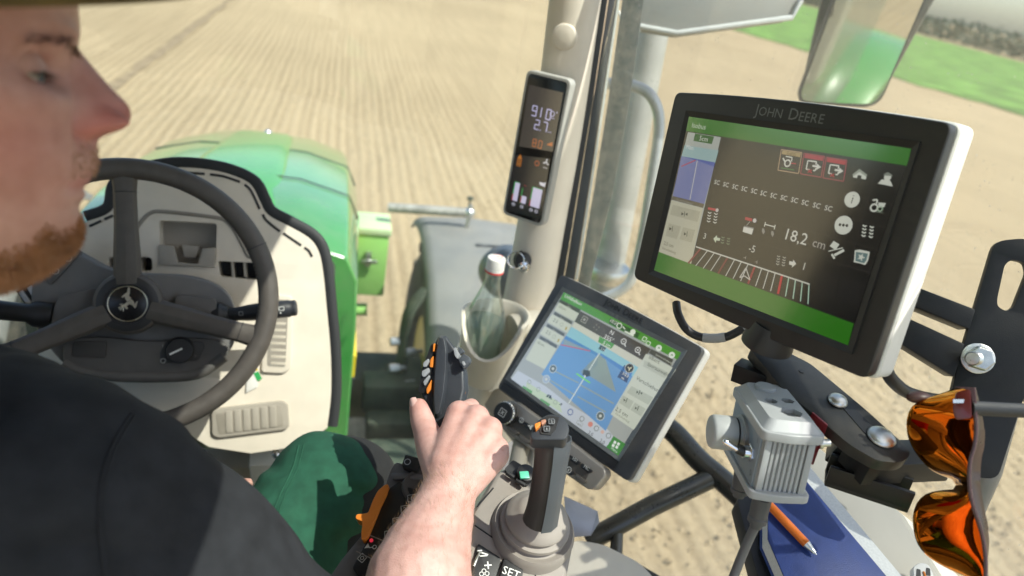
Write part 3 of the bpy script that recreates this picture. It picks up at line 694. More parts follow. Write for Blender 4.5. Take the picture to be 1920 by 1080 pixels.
def pillar_display():
    fr = rect_frame([(987.8, 129.5), (1072, 149.6), (1019, 427.5), (943, 401.5)], .085); w_, h_ = fr.w, fr.h
    root = thing('pillar_display', 'slim upright corner display with speed digits mounted on the beige pillar', 'display', fr.pt(w_ / 2, h_, -.02))
    o = rp([fr.pt(0, 0), fr.pt(w_, 0), fr.pt(w_, h_), fr.pt(0, h_)], .012, 6)
    g = G(); g.prism(o, -fr.n * .022); g.build('housing', pm('display_shell', (.42, .41, .38), .5, var=.04), root, bevel=.003, seg=3)
    m = .0055
    g = G(); g.prism(rp([fr.pt(m, m, .0012), fr.pt(w_ - m, m, .0012), fr.pt(w_ - m, h_ - m, .0012), fr.pt(m, h_ - m, .0012)], .008, 5), -fr.n * .004); g.build('face', pm('display_face', (.008, .008, .009), .22, var=.1), root, bevel=.0005)
    k = Ink(fr, .0013, .0001); U = lambda x, y: fr.uv(930 + x / 3.375, 120 + y / 3.375)
    def quad(pts, col, lay=1, gain=None): k.poly([U(*p) for p in pts], col, lay, gain)
    quad([(212, 130), (428, 182), (362, 555), (148, 520)], '4c4641', 1, .8)
    quad([(120, 572), (345, 600), (290, 985), (62, 925)], '15151a', 1)
    def seg7(d, x, y, sc, col, lay=3):
        """Seven-segment figure; x, y top left in display units."""
        on = {'0': 'abcdef', '1': 'bc', '2': 'abged', '7': 'abc', '8': 'abcdefg', '9': 'abcdfg', '6': 'acdefg'}[d]; W, H, t = sc * .5, sc, sc * .11
        q = {'a': ((0, 0), (W, 0)), 'b': ((W, 0), (W, H / 2)), 'c': ((W, H / 2), (W, H)), 'd': ((0, H), (W, H)), 'e': ((0, H / 2), (0, H)), 'f': ((0, 0), (0, H / 2)), 'g': ((0, H / 2), (W, H / 2))}
        for s_ in on: (a, b), (c, d_) = q[s_]; k.line([(x + a, y + b), (x + c, y + d_)], t, col, lay)
    WH = 'cfcbf2'
    p = U(238, 262); sc = .0165
    for i, d in enumerate('910'): seg7(d, p[0] + i * .0135 - (.0045 if d == '1' else 0) + (.0005 if i == 2 else 0), p[1], sc, WH)
    q = U(362, 300); k.ring(q[0], q[1] + .004, .0042, .0012, WH, 2, 8); k.rect(q[0] + .007, q[1] - .001, .002, .002, WH, 2); k.rect(q[0] - .003, q[1] + .0105, .008, .001, WH, 2)
    p = U(255, 352); seg7('2', p[0], p[1], .0155, WH); k.rect(p[0] + .0105, p[1] + .0145, .0018, .0018, WH, 3); seg7('7', p[0] + .0155, p[1], .0155, WH); q = U(330, 428); k.text('km/h', q[0], q[1] + .001, .0035, WH, 2)
    OR = 'c8743c'
    p = U(240, 473); seg7('8', p[0], p[1], .0125, OR); k.rect(p[0] + .0085, p[1] + .0115, .0015, .0015, OR, 3); seg7('0', p[0] + .0115, p[1], .0125, OR)
    q = U(330, 490); k.poly([(q[0], q[1] + .004), (q[0] + .009, q[1] - .001), (q[0] + .010, q[1] + .006), (q[0], q[1] + .006)], OR, 2)
    q = U(158, 570); k.poly([(q[0], q[1]), (q[0] + .0045, q[1] + .008), (q[0] - .0045, q[1] + .008)], 'c87a28', 2)
    for i in range(3): k.frame(q[0] - .004, q[1] + .009 + i * .0045, .008, .003, .0011, 'c87a28', 2)
    q = U(262, 628); k.ring(q[0], q[1], .004, .0011, 'c8602c', 2)
    q = U(320, 622)
    for i in range(3): a = 2.1 * i - 1.5; k.line([(q[0], q[1]), (q[0] + .006 * math.cos(a), q[1] + .006 * math.sin(a))], .0022, 'd8d8e0', 2)
    k.line([(q[0] - .004, q[1] + .0095), (q[0] + .004, q[1] + .0095)], .001, 'd8d8e0', 2)
    q = U(295, 758); k.poly([(q[0] - .006, q[1] - .002), (q[0] + .003, q[1] - .002), (q[0] + .006, q[1] - .005), (q[0] + .006, q[1] + .004), (q[0] - .004, q[1] + .003)], 'e6e6ee', 2)
    for a, b, fill, ed in (((125, 745), (112, 862), 1.0, '2f9a4e'), ((178, 762), (163, 878), .4, '2f9a4e'), ((238, 778), (222, 898), 1.0, '2f9a4e')):
        A, B_ = U(*a), U(*b); wd = .0095 if a[0] < 200 else .0185; H = B_[1] - A[1]
        k.rect(A[0] - .0018, A[1] + (0 if fill == 1 else .2 * H), .0022, H * .85, ed, 2); k.rect(A[0] - .0015, B_[1] - .012, .0018, .012, 'b02a3c', 3)
        k.rect(A[0] + .0005, B_[1] - H * fill, wd, H * fill, 'd6d2ee', 2)
        if fill == 1: k.rect(A[0], A[1] - .0012, wd, .0014, '2f9a4e', 3)
        for j in range(1 if wd < .01 else 2): k.ring(A[0] + .004 + j * .0105, B_[1] + .0065, .0028, .0009, 'd8d8e8', 2, 10); k.rect(A[0] + .0005 + j * .0105, B_[1] + .0062, .007, .0008, 'd8d8e8', 2)
    A = U(182, 765); k.rect(A[0], A[1], .004, .0012, 'b02a3c', 3)
    k.build('readouts', root)
    g = G(); g.prism([fr.pt(.012, h_ - .03, -.022), fr.pt(w_ - .02, h_ - .03, -.022), fr.pt(w_ - .02, h_ + .008, -.022), fr.pt(.02, h_ + .008, -.022)], -fr.n * .03); g.build('mount', DARKB, root, bevel=.004)
pillar_display()
# ------------------------------------------------------------------ steering wheel
WC = P(246, 560, 1.028); WN = V((.114, -.884, .454)).normalized()
WF = plane_frame(WC, WN); RW = .195
def steering_wheel():
    hub_o = WF.px(241, 569, -.03)
    root = thing('steering_wheel', 'three spoke dark brown leather steering wheel with round emblem hub', 'steering wheel', WC)
    g = G(); ring = [WF.pt(RW * math.cos(t), RW * math.sin(t)) for t in [2 * math.pi * i / 96 for i in range(96)]]
    g.tube(ring, .0158, 18, closed=True); rim = g.build('rim', RIMM, root)
    # seam ridges round the grip and the stitching on its inner side
    g = G()
    for a in (-28, 152):
        c = WF.pt(RW * math.cos(R(a)), RW * math.sin(R(a))); t = (WF.ex * -math.sin(R(a)) + WF.ey * math.cos(R(a))); x = (c - WC).normalized(); y = WF.n
        g.tube([c + (x * math.cos(q) + y * math.sin(q)) * .0159 for q in [2 * math.pi * i / 24 for i in range(24)]], .0009, 6, closed=True)
    g.build('grip_seam', BLK, rim)
    g = G()
    for i in range(46):
        a = R(-80 + i * 1.9); a2 = a + R(1.0); rr = RW - .0142
        g.tube([WF.pt(rr * math.cos(a), rr * math.sin(a), .0085), WF.pt(rr * math.cos(a2) * .995, rr * math.sin(a2) * .995, .0065)], .0007, 5)
    stuff(g.build('stitching', BLK, rim))
    # spokes: dished arms from the hub up to the rim
    ends = [(233, 318), (512, 640), (-12, 676)]
    for ex_, ey_ in ends:
        u_, v_ = WF.uv(ex_, ey_); L_ = math.hypot(u_, v_); d = (u_ / L_, v_ / L_)
        e = WF.pt(d[0] * RW, d[1] * RW, 0); side = WF.ex * -d[1] + WF.ey * d[0]; rad = WF.ex * d[0] + WF.ey * d[1]
        st = hub_o + rad * .03; rings = []
        for t, hw, th, k in ((0, .019, .016, 0), (.25, .0185, .014, -.002), (.55, .016, .012, -.001), (.8, .0155, .012, 0), (.9, .017, .013, 0), (1.0, .024, .014, 0)):
            c = st.lerp(e, t) + WF.n * k
            rings.append([c + side * hw * a + WF.n * th * b for a, b in ((-1, -.5), (-1, .15), (-.72, .62), (0, .85), (.72, .62), (1, .15), (1, -.5), (0, -.9))])
        g = G(); g.loft(rings); g.build('spoke', RIMM, root, ang=30, bevel=.0012)
        c = st.lerp(e, .80); g = G(); n_ = [c + side * .0162 * a + WF.n * .0122 * b for a, b in ((-1, -.5), (-1, .15), (-.72, .62), (0, .85), (.72, .62), (1, .15), (1, -.5), (0, -.9))]
        g.tube(n_, .0007, 5, closed=True); g.build('spoke_joint', BLK, root)
    HF = plane_frame(hub_o, WN)
    g = G(); g.lathe(hub_o - WN * .03, WN, [(.036, -.03), (.042, 0), (.0475, .012), (.0485, .028), (.047, .035), (.043, .039), (.040, .0395), (.0395, .0375), (.030, .0365), (.003, .0365)], 56); g.build('hub', RIMM, root, ang=30)
    g = G(); g.lathe(hub_o - WN * .03, WN, [(.0425, .0362), (.0425, .0392), (.0415, .0398), (.0315, .0398), (.0312, .038)], 56); g.build('hub_ring', BLK, root)
    g = G(); g.lathe(hub_o, WN, [(.0295, .005), (.0295, .0078), (.0285, .0082), (.002, .0082)], 48); em_ = g.build('emblem', pm('emblem_black', (.01, .01, .011), .25), root)
    sil = pm('emblem_silver', (.62, .58, .46), .3, .7)
    g = G(); g.tube([HF.pt(.0268 * math.cos(t), .0268 * math.sin(t), .0085) for t in [2 * math.pi * i / 56 for i in range(56)]], .0008, 6, closed=True); g.build('emblem_rim', sil, em_)
    z = lambda x, y: HF.px(x / 3.857, 460 + y / 3.857, .0084)
    deer = [(926, 303), (939, 305), (939, 345), (933, 362), (948, 380), (964, 402), (974, 424), (990, 404), (997, 402), (986, 446), (976, 456), (956, 432), (936, 426), (916, 440), (926, 457), (914, 462), (900, 444), (884, 446), (878, 432), (900, 424), (920, 408), (906, 390), (900, 370), (886, 380), (879, 372), (900, 352), (918, 340)]
    g = G(); g.prism([z(*p) for p in deer], WN * .0008)
    for ln in ([(884, 438), (866, 424)], [(886, 440), (856, 452)], [(888, 442), (870, 470)], [(892, 446), (892, 476)], [(872, 446), (862, 462)], [(878, 430), (884, 420)]): g.tube([z(*p) + WN * .0004 for p in ln], .0006, 5)
    g.build('emblem_figure', sil, em_, smooth=False)
steering_wheel()

# ------------------------------------------------------------------ dashboard
DN = V((.02, -.90, .43)).normalized()
DF = plane_frame(P(440, 500, 1.235), DN)
def dash():
    D = lambda *p, k=0: [DF.px(x, y, k) for x, y in p]
    edge = [(165, 414), (208, 396), (218, 356), (240, 334), (290, 319), (340, 313), (400, 318), (446, 330), (472, 348), (488, 378), (502, 402), (540, 423), (578, 445), (597, 470), (606, 510), (613, 580), (620, 660), (621, 740), (614, 802)]
    top = spl(D(*edge), 4)
    low = D((566, 836), (470, 850), (392, 838), (330, 800), (150, 742), (72, 700), (70, 600), (60, 520), (110, 450))
    holes = [[(203, 482), (222, 482), (222, 510), (203, 510)], [(262, 481), (285, 483), (286, 508), (262, 509)],
             [(408, 489), (480, 493), (484, 525), (412, 518)], [(298, 413), (407, 419), (404, 498), (300, 493)]]
    hl = [rp(D(*h), .006, 3) for h in holes]
    g = G(); g.plate(top + low, hl, -DF.n * .05); d = g.build('dashboard', BEIGE, TR, bevel=.003, seg=3)
    sec = D(*[(x, y) for x, y in edge + [(566, 836), (470, 850), (392, 838), (330, 800), (150, 742), (72, 700), (70, 600), (60, 520), (110, 450)]], k=-.05)
    c = sum(sec, V()) / len(sec)
    g = G(); g.prism([c + (p - c) * .995 for p in sec], -DF.n * .16); g.build('dash_core', BEIGE2, d)
    # recess floors
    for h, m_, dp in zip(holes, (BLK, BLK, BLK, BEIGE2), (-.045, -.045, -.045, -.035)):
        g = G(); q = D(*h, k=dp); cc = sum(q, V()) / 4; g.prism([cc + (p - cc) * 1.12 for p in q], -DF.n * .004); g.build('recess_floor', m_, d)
    # fins in the right vent
    for x in (433, 456): g = G(); q = D((x, 490), (x + 4, 490), (x + 7, 521), (x + 2, 520), k=-.001); g.prism(q, -DF.n * .035); g.build('vent_fin', BEIGE2, d)
    # tray lip: upstand with a dip in the middle
    lip = D((297, 458), (325, 462), (332, 492), (371, 495), (379, 466), (404, 464), (402, 501), (298, 497), k=.006)
    g = G(); g.prism(lip, -DF.n * .014); g.build('tray_lip', BEIGE2, d, bevel=.002)
    g = G(); g.prism(D((340, 458), (374, 462), (368, 484), (344, 482), k=-.012), -DF.n * .02); g.build('tray_tab', BEIGE2, d, bevel=.002)
    # moulded ridge above the tray
    g = G(); g.tube(spl(D((254, 431), (266, 414), (283, 399), (310, 397), (400, 407), (424, 414), (440, 432), (456, 462), (466, 480), (482, 482), k=.0), 4), .0035, 10); g.build('moulded_ridge', pm('ridge_plastic', (.25, .225, .19), .6), d)
    # black windscreen seal along the edge, outside; demister slots just inside
    seal = spl(DF.outl([(x - 2, y - 5) if i < 8 else (x + 6, y - 4) for i, (x, y) in enumerate(edge)], -.006), 4)
    g = G(); g.tube(seal, .0085, 10, flat=1.6); g.build('windscreen_seal', RUB, d)
    slots = [[(352, 324), (384, 326)], [(394, 327), (420, 331), (450, 341)], [(459, 346), (471, 358), (487, 392)], [(493, 402), (499, 413), (525, 434)], [(531, 437), (565, 460)], [(571, 464), (579, 470), (585, 481)], [(196, 411), (212, 404)], [(168, 424), (190, 414)]]
    for s_ in slots: g = G(); g.tube(DF.outl(s_, .0) if len(s_) < 3 else spl(DF.outl(s_, .0), 3), .0024, 8); g.build('demister_slot', BLK, d)
    # upright vent panel, sticker, lidded louvre below
    def tilted(px, dep0, thick, mat, name, bev=.004, k=.004):
        g = G(); g.prism(rp(D(*px, k=k), .006, 3), -DF.n * thick); return g.build(name, mat, d, bevel=bev, seg=3)
    vp = tilted([(497, 552), (548, 556), (546, 690), (532, 700), (490, 698)], 0, .012, BEIGE, 'vent_panel', .003, .007)
    g = G(); g.prism(rp(D((505, 560), (541, 563), (535, 688), (501, 686), k=.0078), .004, 3), -DF.n * .006); g.build('vent_rim', pm('vent_rim_beige', (.30, .27, .23), .6), vp)  # darker beige plate behind the louvres
    for i in range(7):
        y = 604 + i * 12.5; g = G(); q = D((507, y), (536, y + 1), (535.5, y + 10.5), (506.5, y + 9.5), k=.0095); top_ = [p - DF.n * (.0035 if j > 1 else 0) for j, p in enumerate(q)]
        g.prism(top_, -DF.n * .004); g.build('louvre', BEIGE, vp, bevel=.001)
    g = G(); g.prism(D((463, 690), (485, 680), (483, 726), (461, 737), k=.004), -DF.n * .006); sk = g.build('hang_tag', WHT, d, bevel=.001)
    kf = Fr(DF.px(463, 690, .0043), DF.px(485, 680, .0043) - DF.px(463, 690, .0043), DF.px(461, 737, .0043) - DF.px(463, 690, .0043)); kf.n = DF.n
    k = Ink(kf, .0002, .0002, lit=False); k.rect(.006, .014, .009, .016, '2f9e54', 1); k.rect(.009, .004, .007, .008, 'e0c020', 1); k.rect(.006, .006, .004, .006, '202020', 2); k.build('tag_print', sk)
    # lower louvre cassette
    cs = tilted([(396, 770), (408, 766), (528, 752), (540, 757), (543, 800), (536, 806), (408, 822), (397, 816)], 0, .014, BEIGE2, 'louvre_cassette', .004, .008)
    g = G(); g.prism(rp(D((404, 774), (528, 759), (532, 800), (410, 815), k=.0088), .006, 3), -DF.n * .006); g.build('cassette_face', pm('cassette_plastic', (.30, .27, .225), .5, var=.05), cs, bevel=.001)
    for i in range(6):
        x = 422 + i * 16.5; y = 772 - i * 2.1; g = G(); g.prism(D((x, y), (x + 13, y - 1.6), (x + 14.5, y + 39), (x + 1.5, y + 40.6), k=.0105), -DF.n * .005); g.build('louvre', BEIGE2, cs, bevel=.0015)
    # bulged shelf below the tray, around the column
    g = G(); g.lathe(DF.px(300, 700, -.02), WN * .4 + V((0, -.2, .9)), [(.10, -.06), (.125, -.03), (.128, 0), (.118, .012), (.10, .016), (.02, .016)], 40, flat=.75); g.build('column_boot', BEIGE, d)
    return d
DASH = dash()

def column():
    HN = WN; HF = plane_frame(WC - WN * .075, HN); D = lambda *p, k=0: [HF.px(x, y, k) for x, y in p]
    g = G(); out = spl(D((104, 458), (150, 478), (200, 503), (262, 512), (340, 516), (396, 530), (430, 556), (444, 600), (436, 650), (392, 694), (320, 706), (230, 708), (168, 700), (122, 684), (84, 640), (60, 590), (64, 510)), 4, True)
    g.prism(out, -HN * .07); co = g.build('steering_column', pm('column_plastic', (.17, .165, .162), .55, var=.06, bump=.25, bs=1500), TR, bevel=.012, seg=4)
    # darker lower cowl with its lip
    g = G(); out = spl(D((126, 640), (190, 632), (280, 640), (360, 634), (420, 642), (424, 664), (384, 700), (300, 710), (200, 708), (140, 692), (118, 676), k=.012), 4, True); g.prism(out, -HN * .05); lc = g.build('lower_cowl', DARKB, co, bevel=.008, seg=3)
    g = G(); g.tube(spl(D((120, 680), (150, 694), (200, 703), (290, 706), (370, 700), (420, 668), k=.006), 4), .010, 12); g.build('cowl_lip', DARKB, lc)
    g = G(); g.prism(rp(D((137, 640), (200, 640), (198, 672), (134, 669), k=.0145), .004), -HN * .004); g.build('blank_button', pm('button_plastic', (.05, .046, .044), .5), lc, bevel=.001)
    g = G(); g.prism(rp(D((312, 638), (380, 640), (384, 650), (372, 676), (302, 682), (300, 664), k=.0145), .006), -HN * .004); sp = g.build('switch_plate', pm('switch_plate', (.045, .042, .041), .5), lc, bevel=.001)
    c = HF.px(338, 656, .0145); g = G(); g.lathe(c, HN, [(.0215, 0), (.0205, .012), (.019, .014), (.003, .0142)], 32); g.build('light_switch', BLK, lc, ang=40)
    kf = plane_frame(c, HN); k = Ink(kf, .0144, .0002, lit=False); k.line([(-.014, .006), (.004, -.004)], .0028, 'e8e8e4', 1); k.build('switch_pointer', lc)
    k = Ink(kf, .0003, .0002, lit=False); k.ring(-.024, .018, .0035, .0011, 'b8b8b4', 1); k.text('1', -.026, -.004, .007, 'a8a8a4', 1); k.text('P', .022, .012, .006, '70706c', 1); k.build('switch_marks', lc)
    # side pods that carry the stalks
    for nm, q in (('pod', [(330, 552), (404, 560), (410, 604), (404, 622), (320, 596)]), ('pod', [(110, 556), (180, 540), (190, 590), (92, 622), (100, 580)])):
        g = G(); g.prism(rp(D(*q, k=.022), .006), -HN * .05); g.build('stalk_pod', pm('pod_plastic', (.115, .108, .104), .55, bump=.25, bs=1500), co, bevel=.005, seg=3)
    a = HF.px(412, 592, .004); b = HF.px(556, 577, .03); d = (b - a).normalized()
    g = G(); g.lathe(a, d, [(.022, -.008), (.023, .004), (.018, .010), (.014, .016)], 20); g.build('stalk_collar', BLK, co)
    L_ = (b - a).length
    g = G(); g.lathe(a, d, [(.011, .005), (.0115, .03), (.0135, .045), (.0145, .06), (.0148, L_ - .012), (.0135, L_ - .010), (.0135, L_ - .002), (.0115, L_), (.004, L_ + .0005)], 24); stk = g.build('wiper_stalk', pm('stalk_black', (.022, .024, .03), .42), co, ang=35)
    sf = Fr(a + (CAM - a).normalized() * 0, d, -upv); sf.n = (CAM - a).normalized(); sf.n = (sf.n - d * sf.n.dot(d)).normalized(); sf.ey = d.cross(sf.n) * (1 if d.cross(sf.n).dot(upv) < 0 else -1)
    k = Ink(sf, .0152, .0002, lit=False); k.frame(L_ - .026, -.004, .008, .006, .0010, 'd8d8d4', 1); k.line([(L_ - .030, -.001), (L_ - .026, -.001)], .001, 'd8d8d4', 1); k.disc(L_ - .024, .006, .0012, 'd8d8d4', 1); k.build('stalk_symbols', stk)
    k = Ink(sf, .0136, .0002, lit=False); k.frame(.034, -.003, .006, .006, .0009, 'a8a8a4', 1); k.build('stalk_symbols', stk)
    # left stalk and indicator pad, in shade behind the chin
    a = HF.px(80, 590, .01); b = HF.px(-60, 575, .03); d = (b - a).normalized(); g = G(); g.lathe(a, d, [(.02, -.01), (.02, .01), (.014, .02), (.016, .12), (.01, .125)], 20); g.build('indicator_stalk', BLK, co)
    g = G(); g.prism(rp(D((70, 512), (138, 462), (152, 474), (96, 535), k=.004), .004), -HN * .02); pad = g.build('indicator_pad', pm('pad_grey', (.10, .10, .10), .5), co, bevel=.002)
    for i, (x, y) in enumerate(((104, 508), (128, 484))):
        pf = plane_frame(HF.px(x, y, .0045), HN); k = Ink(pf, .0003, .0002, lit=False); k.ring(0, 0, .0045, .0010, 'c0c0bc', 1); k.poly([(-.011, .002), (-.006, -.001), (-.006, .005)], 'c0c0bc', 1); k.build('indicator_mark', pad)
    # slatted outlet on the far left
    g = G(); g.prism(D((30, 545), (72, 520), (100, 560), (60, 590), k=-.01), -HN * .02); vn = g.build('side_outlet', BLK, co)
    for i in range(3): g = G(); g.prism(D((34 + i * 16, 548 - i * 9), (42 + i * 16, 543 - i * 9), (68 + i * 13, 580 - i * 9), (60 + i * 13, 586 - i * 9), k=-.004), -HN * .004); g.build('outlet_slat', ZINC, vn)
column()
# ------------------------------------------------------------------ the two monitors
def monitor(name, label, corners, width, bez, shell, bow, depth, loc_k=0):
    fr = rect_frame(corners, width); w_, h_ = fr.w, fr.h
    root = thing(name, label, 'monitor', fr.pt(w_ / 2, h_, -.02))
    top = [fr.pt(w_ * t, -bow * (1 - (2 * t - 1) ** 2)) for t in [i / 10 for i in range(11)]]
    out = rp(top + [fr.pt(w_, h_), fr.pt(w_ * .5, h_ + bow * .6), fr.pt(0, h_)], [.008] + [0] * 9 + [.008, .009, 0, .009], 4)
    g = G(); g.prism(out, -fr.n * .012); b = g.build('bezel', bez, root, bevel=.0022, seg=3)
    c = fr.pt(w_ / 2, h_ / 2)
    o2 = [c + (p - c) * 1.012 - fr.n * .0125 for p in out]; o3 = [c + (p - c) * .96 - fr.n * depth for p in out]
    g = G(); g.prism(o2, 0 * fr.n, [p - fr.n * (depth * .55) for p in o2]); g.build('back_shell', shell, root, bevel=.004, seg=3)
    g = G(); g.prism([p + fr.n * (depth * .45 - .003) for p in o3], 0 * fr.n, o3); g.build('back_cover', shell, root, bevel=.006, seg=2)
    return fr, root, b
def recess(fr, root, tl, tr_, br, bl, mat, wd=.006):
    """Sloped inner frame round the glass."""
    U = [fr.uv(*p) for p in (tl, tr_, br, bl)]
    c = (sum(a for a, b in U) / 4, sum(b for a, b in U) / 4)
    ii = [fr.pt(a, b, .0006) for a, b in U]; oo = []
    for a, b in U: oo.append(fr.pt(a + math.copysign(wd, a - c[0]), b + math.copysign(wd, b - c[1]), .0024))
    g = G(); n = 4
    g.add(oo + ii + [p - fr.n * .004 for p in oo], [(i, (i + 1) % n, n + (i + 1) % n, n + i) for i in range(n)] + [(i, (i + 1) % n, 2 * n + (i + 1) % n, 2 * n + i) for i in range(n)])
    g.build('inner_frame', mat, root, smooth=False)
    g = G(); g.prism(ii, -fr.n * .003); return g.build('screen', em((12, 11, 11), 1.0), root, smooth=False)
def brand(fr, root, txt, px, px2, col, wide=1.0):
    """Maker's name in raised small capitals on the bezel."""
    a = V((*fr.uv(*px), 0)); b = V((*fr.uv(*px2), 0)); d = b - a; ang = math.atan2(d.y, d.x); L_ = d.length
    g = G(); u_ = 0; words = []; total = 0
    for ch in txt:
        sz = 1.0 if ch[0] == 'L' else .8
        if ch == ' ': total += .42; continue
        total += glyphs(ch[-1])[2] * sz + .10
    k = L_ / total; ca, sa = math.cos(ang), math.sin(ang)
    for ch in txt:
        if ch == ' ': u_ += .42 * k; continue
        sz = (1.0 if ch[0] == 'L' else .8) * k; vs_, fs_, wd = glyphs(ch[-1]); q = []
        for x, y in vs_:
            X, Y = u_ + x * sz, -y * sz; q.append(fr.pt(a.x + X * ca - Y * sa, a.y + X * sa + Y * ca, .0006))
        g.add(q, fs_); u_ += wd * sz + .10 * k
    return g.build('lettering', col, root, smooth=False)
JD = ['LJ', 'O', 'H', 'N', ' ', 'LD', 'E', 'E', 'R', 'E']

def monitor_a():
    fr, root, bz = monitor('display_monitor', 'larger black framed monitor with white back shell showing a dark work screen', [(1266, 172.5), (1787, 230.5), (1625.7, 713), (1186, 520.5)], .295, BLKB, WHT, .004, .045)
    scr = recess(fr, root, (1294, 219), (1709, 279), (1591, 647), (1227, 507), BLK)
    brand(fr, root, JD, (1414, 215), (1546, 233), pm('badge_grey', (.16, .17, .17), .35, .3))
    k = Ink(fr, .0008, .00008, gain=.72); Z = lambda x, y: fr.uv(1180 + x / 1.862, 150 + y / 1.862)
    q = lambda pts, col, lay=1: k.poly([Z(*p) for p in pts], col, lay)
    mm = (V(Z(500, 400)) - V(Z(400, 400))).length / 100            # one picture unit in metres
    q([(210, 128), (986, 240), (972, 300), (200, 178)], '2f7d16'); q([(105, 600), (785, 850), (765, 926), (88, 664)], '317f16')
    q([(200, 178), (972, 300), (785, 850), (105, 600)], '141211')
    t = lambda s_, x, y, z, col='e8e8dc', al='l': k.text(s_, *Z(x, y), z * mm, col, 4, al)
    t('Isobus', 220, 166, 24, 'd8e4cc')
    # side strip
    q([(207, 182), (322, 200), (218, 642), (105, 600)], 'b9c0b8', 2); q([(232, 187), (298, 198), (290, 224), (226, 213)], '2f6a2e', 3); t('5cm', 246, 211, 22)
    q([(195, 228), (314, 246), (302, 290), (184, 268)], 'a2c4c4', 3); t('Man.', 200, 240, 20, 'f0f0ec')
    q([(184, 266), (302, 288), (264, 434), (154, 405)], '7d86bb', 3); k.line([Z(241, 276), Z(214, 418)], 3 * mm, 'dcdcd6', 4); k.line([Z(184, 302), Z(234, 280)], 4 * mm, 'c05070', 4); q([(184, 266), (302, 288), (298, 304), (250, 285)], '4a62b4', 4)
    q([(154, 405), (264, 433), (260, 447), (150, 418)], '6a6250', 4); t('Spurverschiebung', 168, 420, 10, 'd8d8cc')
    q([(150, 420), (259, 448), (218, 642), (105, 600)], 'cfcdb4', 3)
    for p in ([(154, 436), (250, 460), (240, 496), (144, 470)], [(140, 500), (182, 512), (168, 556), (128, 544)], [(190, 514), (232, 524), (220, 568), (178, 556)]): q(p, 'bcbaa2', 4)
    for x, y in ((196, 468), (154, 520), (205, 538)):
        k.line([Z(x, y - 9), Z(x - 2, y + 9)], 2 * mm, '35352e', 6); q([(x - 11, y - 6), (x - 3, y), (x - 12, y + 5)], '35352e', 6)
        if y < 500: q([(x + 10, y - 4), (x + 2, y), (x + 9, y + 7)], '35352e', 6)
    t('2,5 cm', 122, 574, 17, '4a4a3c'); t('Verschiebung', 116, 590, 12, '77775f')
    # framed icons
    for i, (x, y, fc, hc) in enumerate(((533, 243, 'c8a888', 'b8a070'), (612, 256, 'b04a58', 'b83a4c'), (690, 270, 'b04a58', 'c0303f'))):
        s_ = 72; q([(x, y), (x + s_, y + 11), (x + s_ - 12, y + 84), (x - 12, y + 72)], '2c2a2c', 2)
        k.line([Z(x, y), Z(x + s_, y + 11), Z(x + s_ - 12, y + 84), Z(x - 12, y + 72), Z(x, y)], 2.4 * mm, fc, 3)
        q([(x + 4, y + 3), (x + s_ - 3, y + 13), (x + s_ - 6, y + 27), (x + 1, y + 16)], hc, 4)
        if i == 0:
            t('5400', x + 18, y + 20, 15, '5a4a30'); k.ring(*Z(x + 22, y + 48), 9 * mm, 4 * mm, 'ececdf', 5); k.line([Z(x + 6, y + 30), Z(x + 14, y + 44)], 4 * mm, 'ececdf', 5); k.line([Z(x + 16, y + 24), Z(x + 38, y + 28), Z(x + 36, y + 42)], 3 * mm, 'ececdf', 5); k.line([Z(x + 34, y + 48), Z(x + 52, y + 50)], 3 * mm, 'c03a48', 5); k.line([Z(x, y + 64), Z(x + 46, y + 72)], 1.6 * mm, '4aa050', 5)
        else:
            k.line([Z(x + 42, y + 40), Z(x + 44, y + 30), Z(x + 14, y + 26), Z(x + 8, y + 56), Z(x + 20, y + 58)], 3.4 * mm, 'ececdf', 5); k.line([Z(x + 32, y + 60), Z(x + 40, y + 61), Z(x + 42, y + 52)], 3.4 * mm, 'ececdf', 5)
            k.line([Z(x + 30, y + 44), Z(x + 48, y + 47)], 5 * mm, 'ececdf', 5); q([(x + 46, y + 36), (x + 60, y + 49), (x + 43, y + 58)], 'ececdf', 5); k.line([Z(x + 14, y + 56), Z(x + 28, y + 70)], 3.4 * mm, 'b02838', 5); k.line([Z(x + 28, y + 58), Z(x + 13, y + 68)], 3.4 * mm, 'b02838', 5)
    for x, y in ((307, 357), (338, 365), (370, 373), (402, 380), (436, 388), (469, 396), (504, 404), (540, 412), (577, 420), (614, 429), (654, 439), (695, 449)):
        t('SC', x, y + 8, 20, 'f2f2e8', 'c')
    for i in range(12): t(str(i + 1), 330 + i * 31, 432 + i * 7.6, 9, '4c4846')
    # separators
    for a, b in (((268, 436), (700, 545)), ((262, 518), (640, 620)), ((740, 390), (930, 440)), ((716, 470), (915, 520)), ((690, 545), (895, 600)), ((660, 620), (870, 680)), ((785, 300), (690, 620)), ((865, 310), (770, 650))): k.line([Z(*a), Z(*b)], 1.2 * mm, '3d3836', 2)
    def tread(x, y, n=4, col='e4e4da', s_=1.0):
        for c_ in (0, 1):
            for i in range(n):
                X, Y = x + c_ * 22 * s_ - i * 1.2, y + i * 10 * s_ + c_ * 4
                k.line([Z(X - 6 * s_, Y - 5 * s_), Z(X, Y), Z(X + 6 * s_, Y - 3 * s_)], 3 * s_ * mm, col, 4)
    tread(283, 466); q([(278, 444), (306, 450), (304, 458), (276, 452)], 'c23a48', 4); k.disc(*Z(309, 455), 6 * mm, 'd8d0cc', 5)
    q([(408, 478), (432, 484), (430, 494), (406, 488)], 'c23a48', 4); k.disc(*Z(440, 491), 6.5 * mm, 'e0dcd8', 5); q([(402, 512), (436, 520), (430, 540), (398, 530)], 'ececdf', 4); k.line([Z(404, 510), Z(438, 518)], 2.4 * mm, '9a9a94', 5); k.line([Z(412, 508), Z(424, 494)], 2.4 * mm, 'b0b0a8', 5)
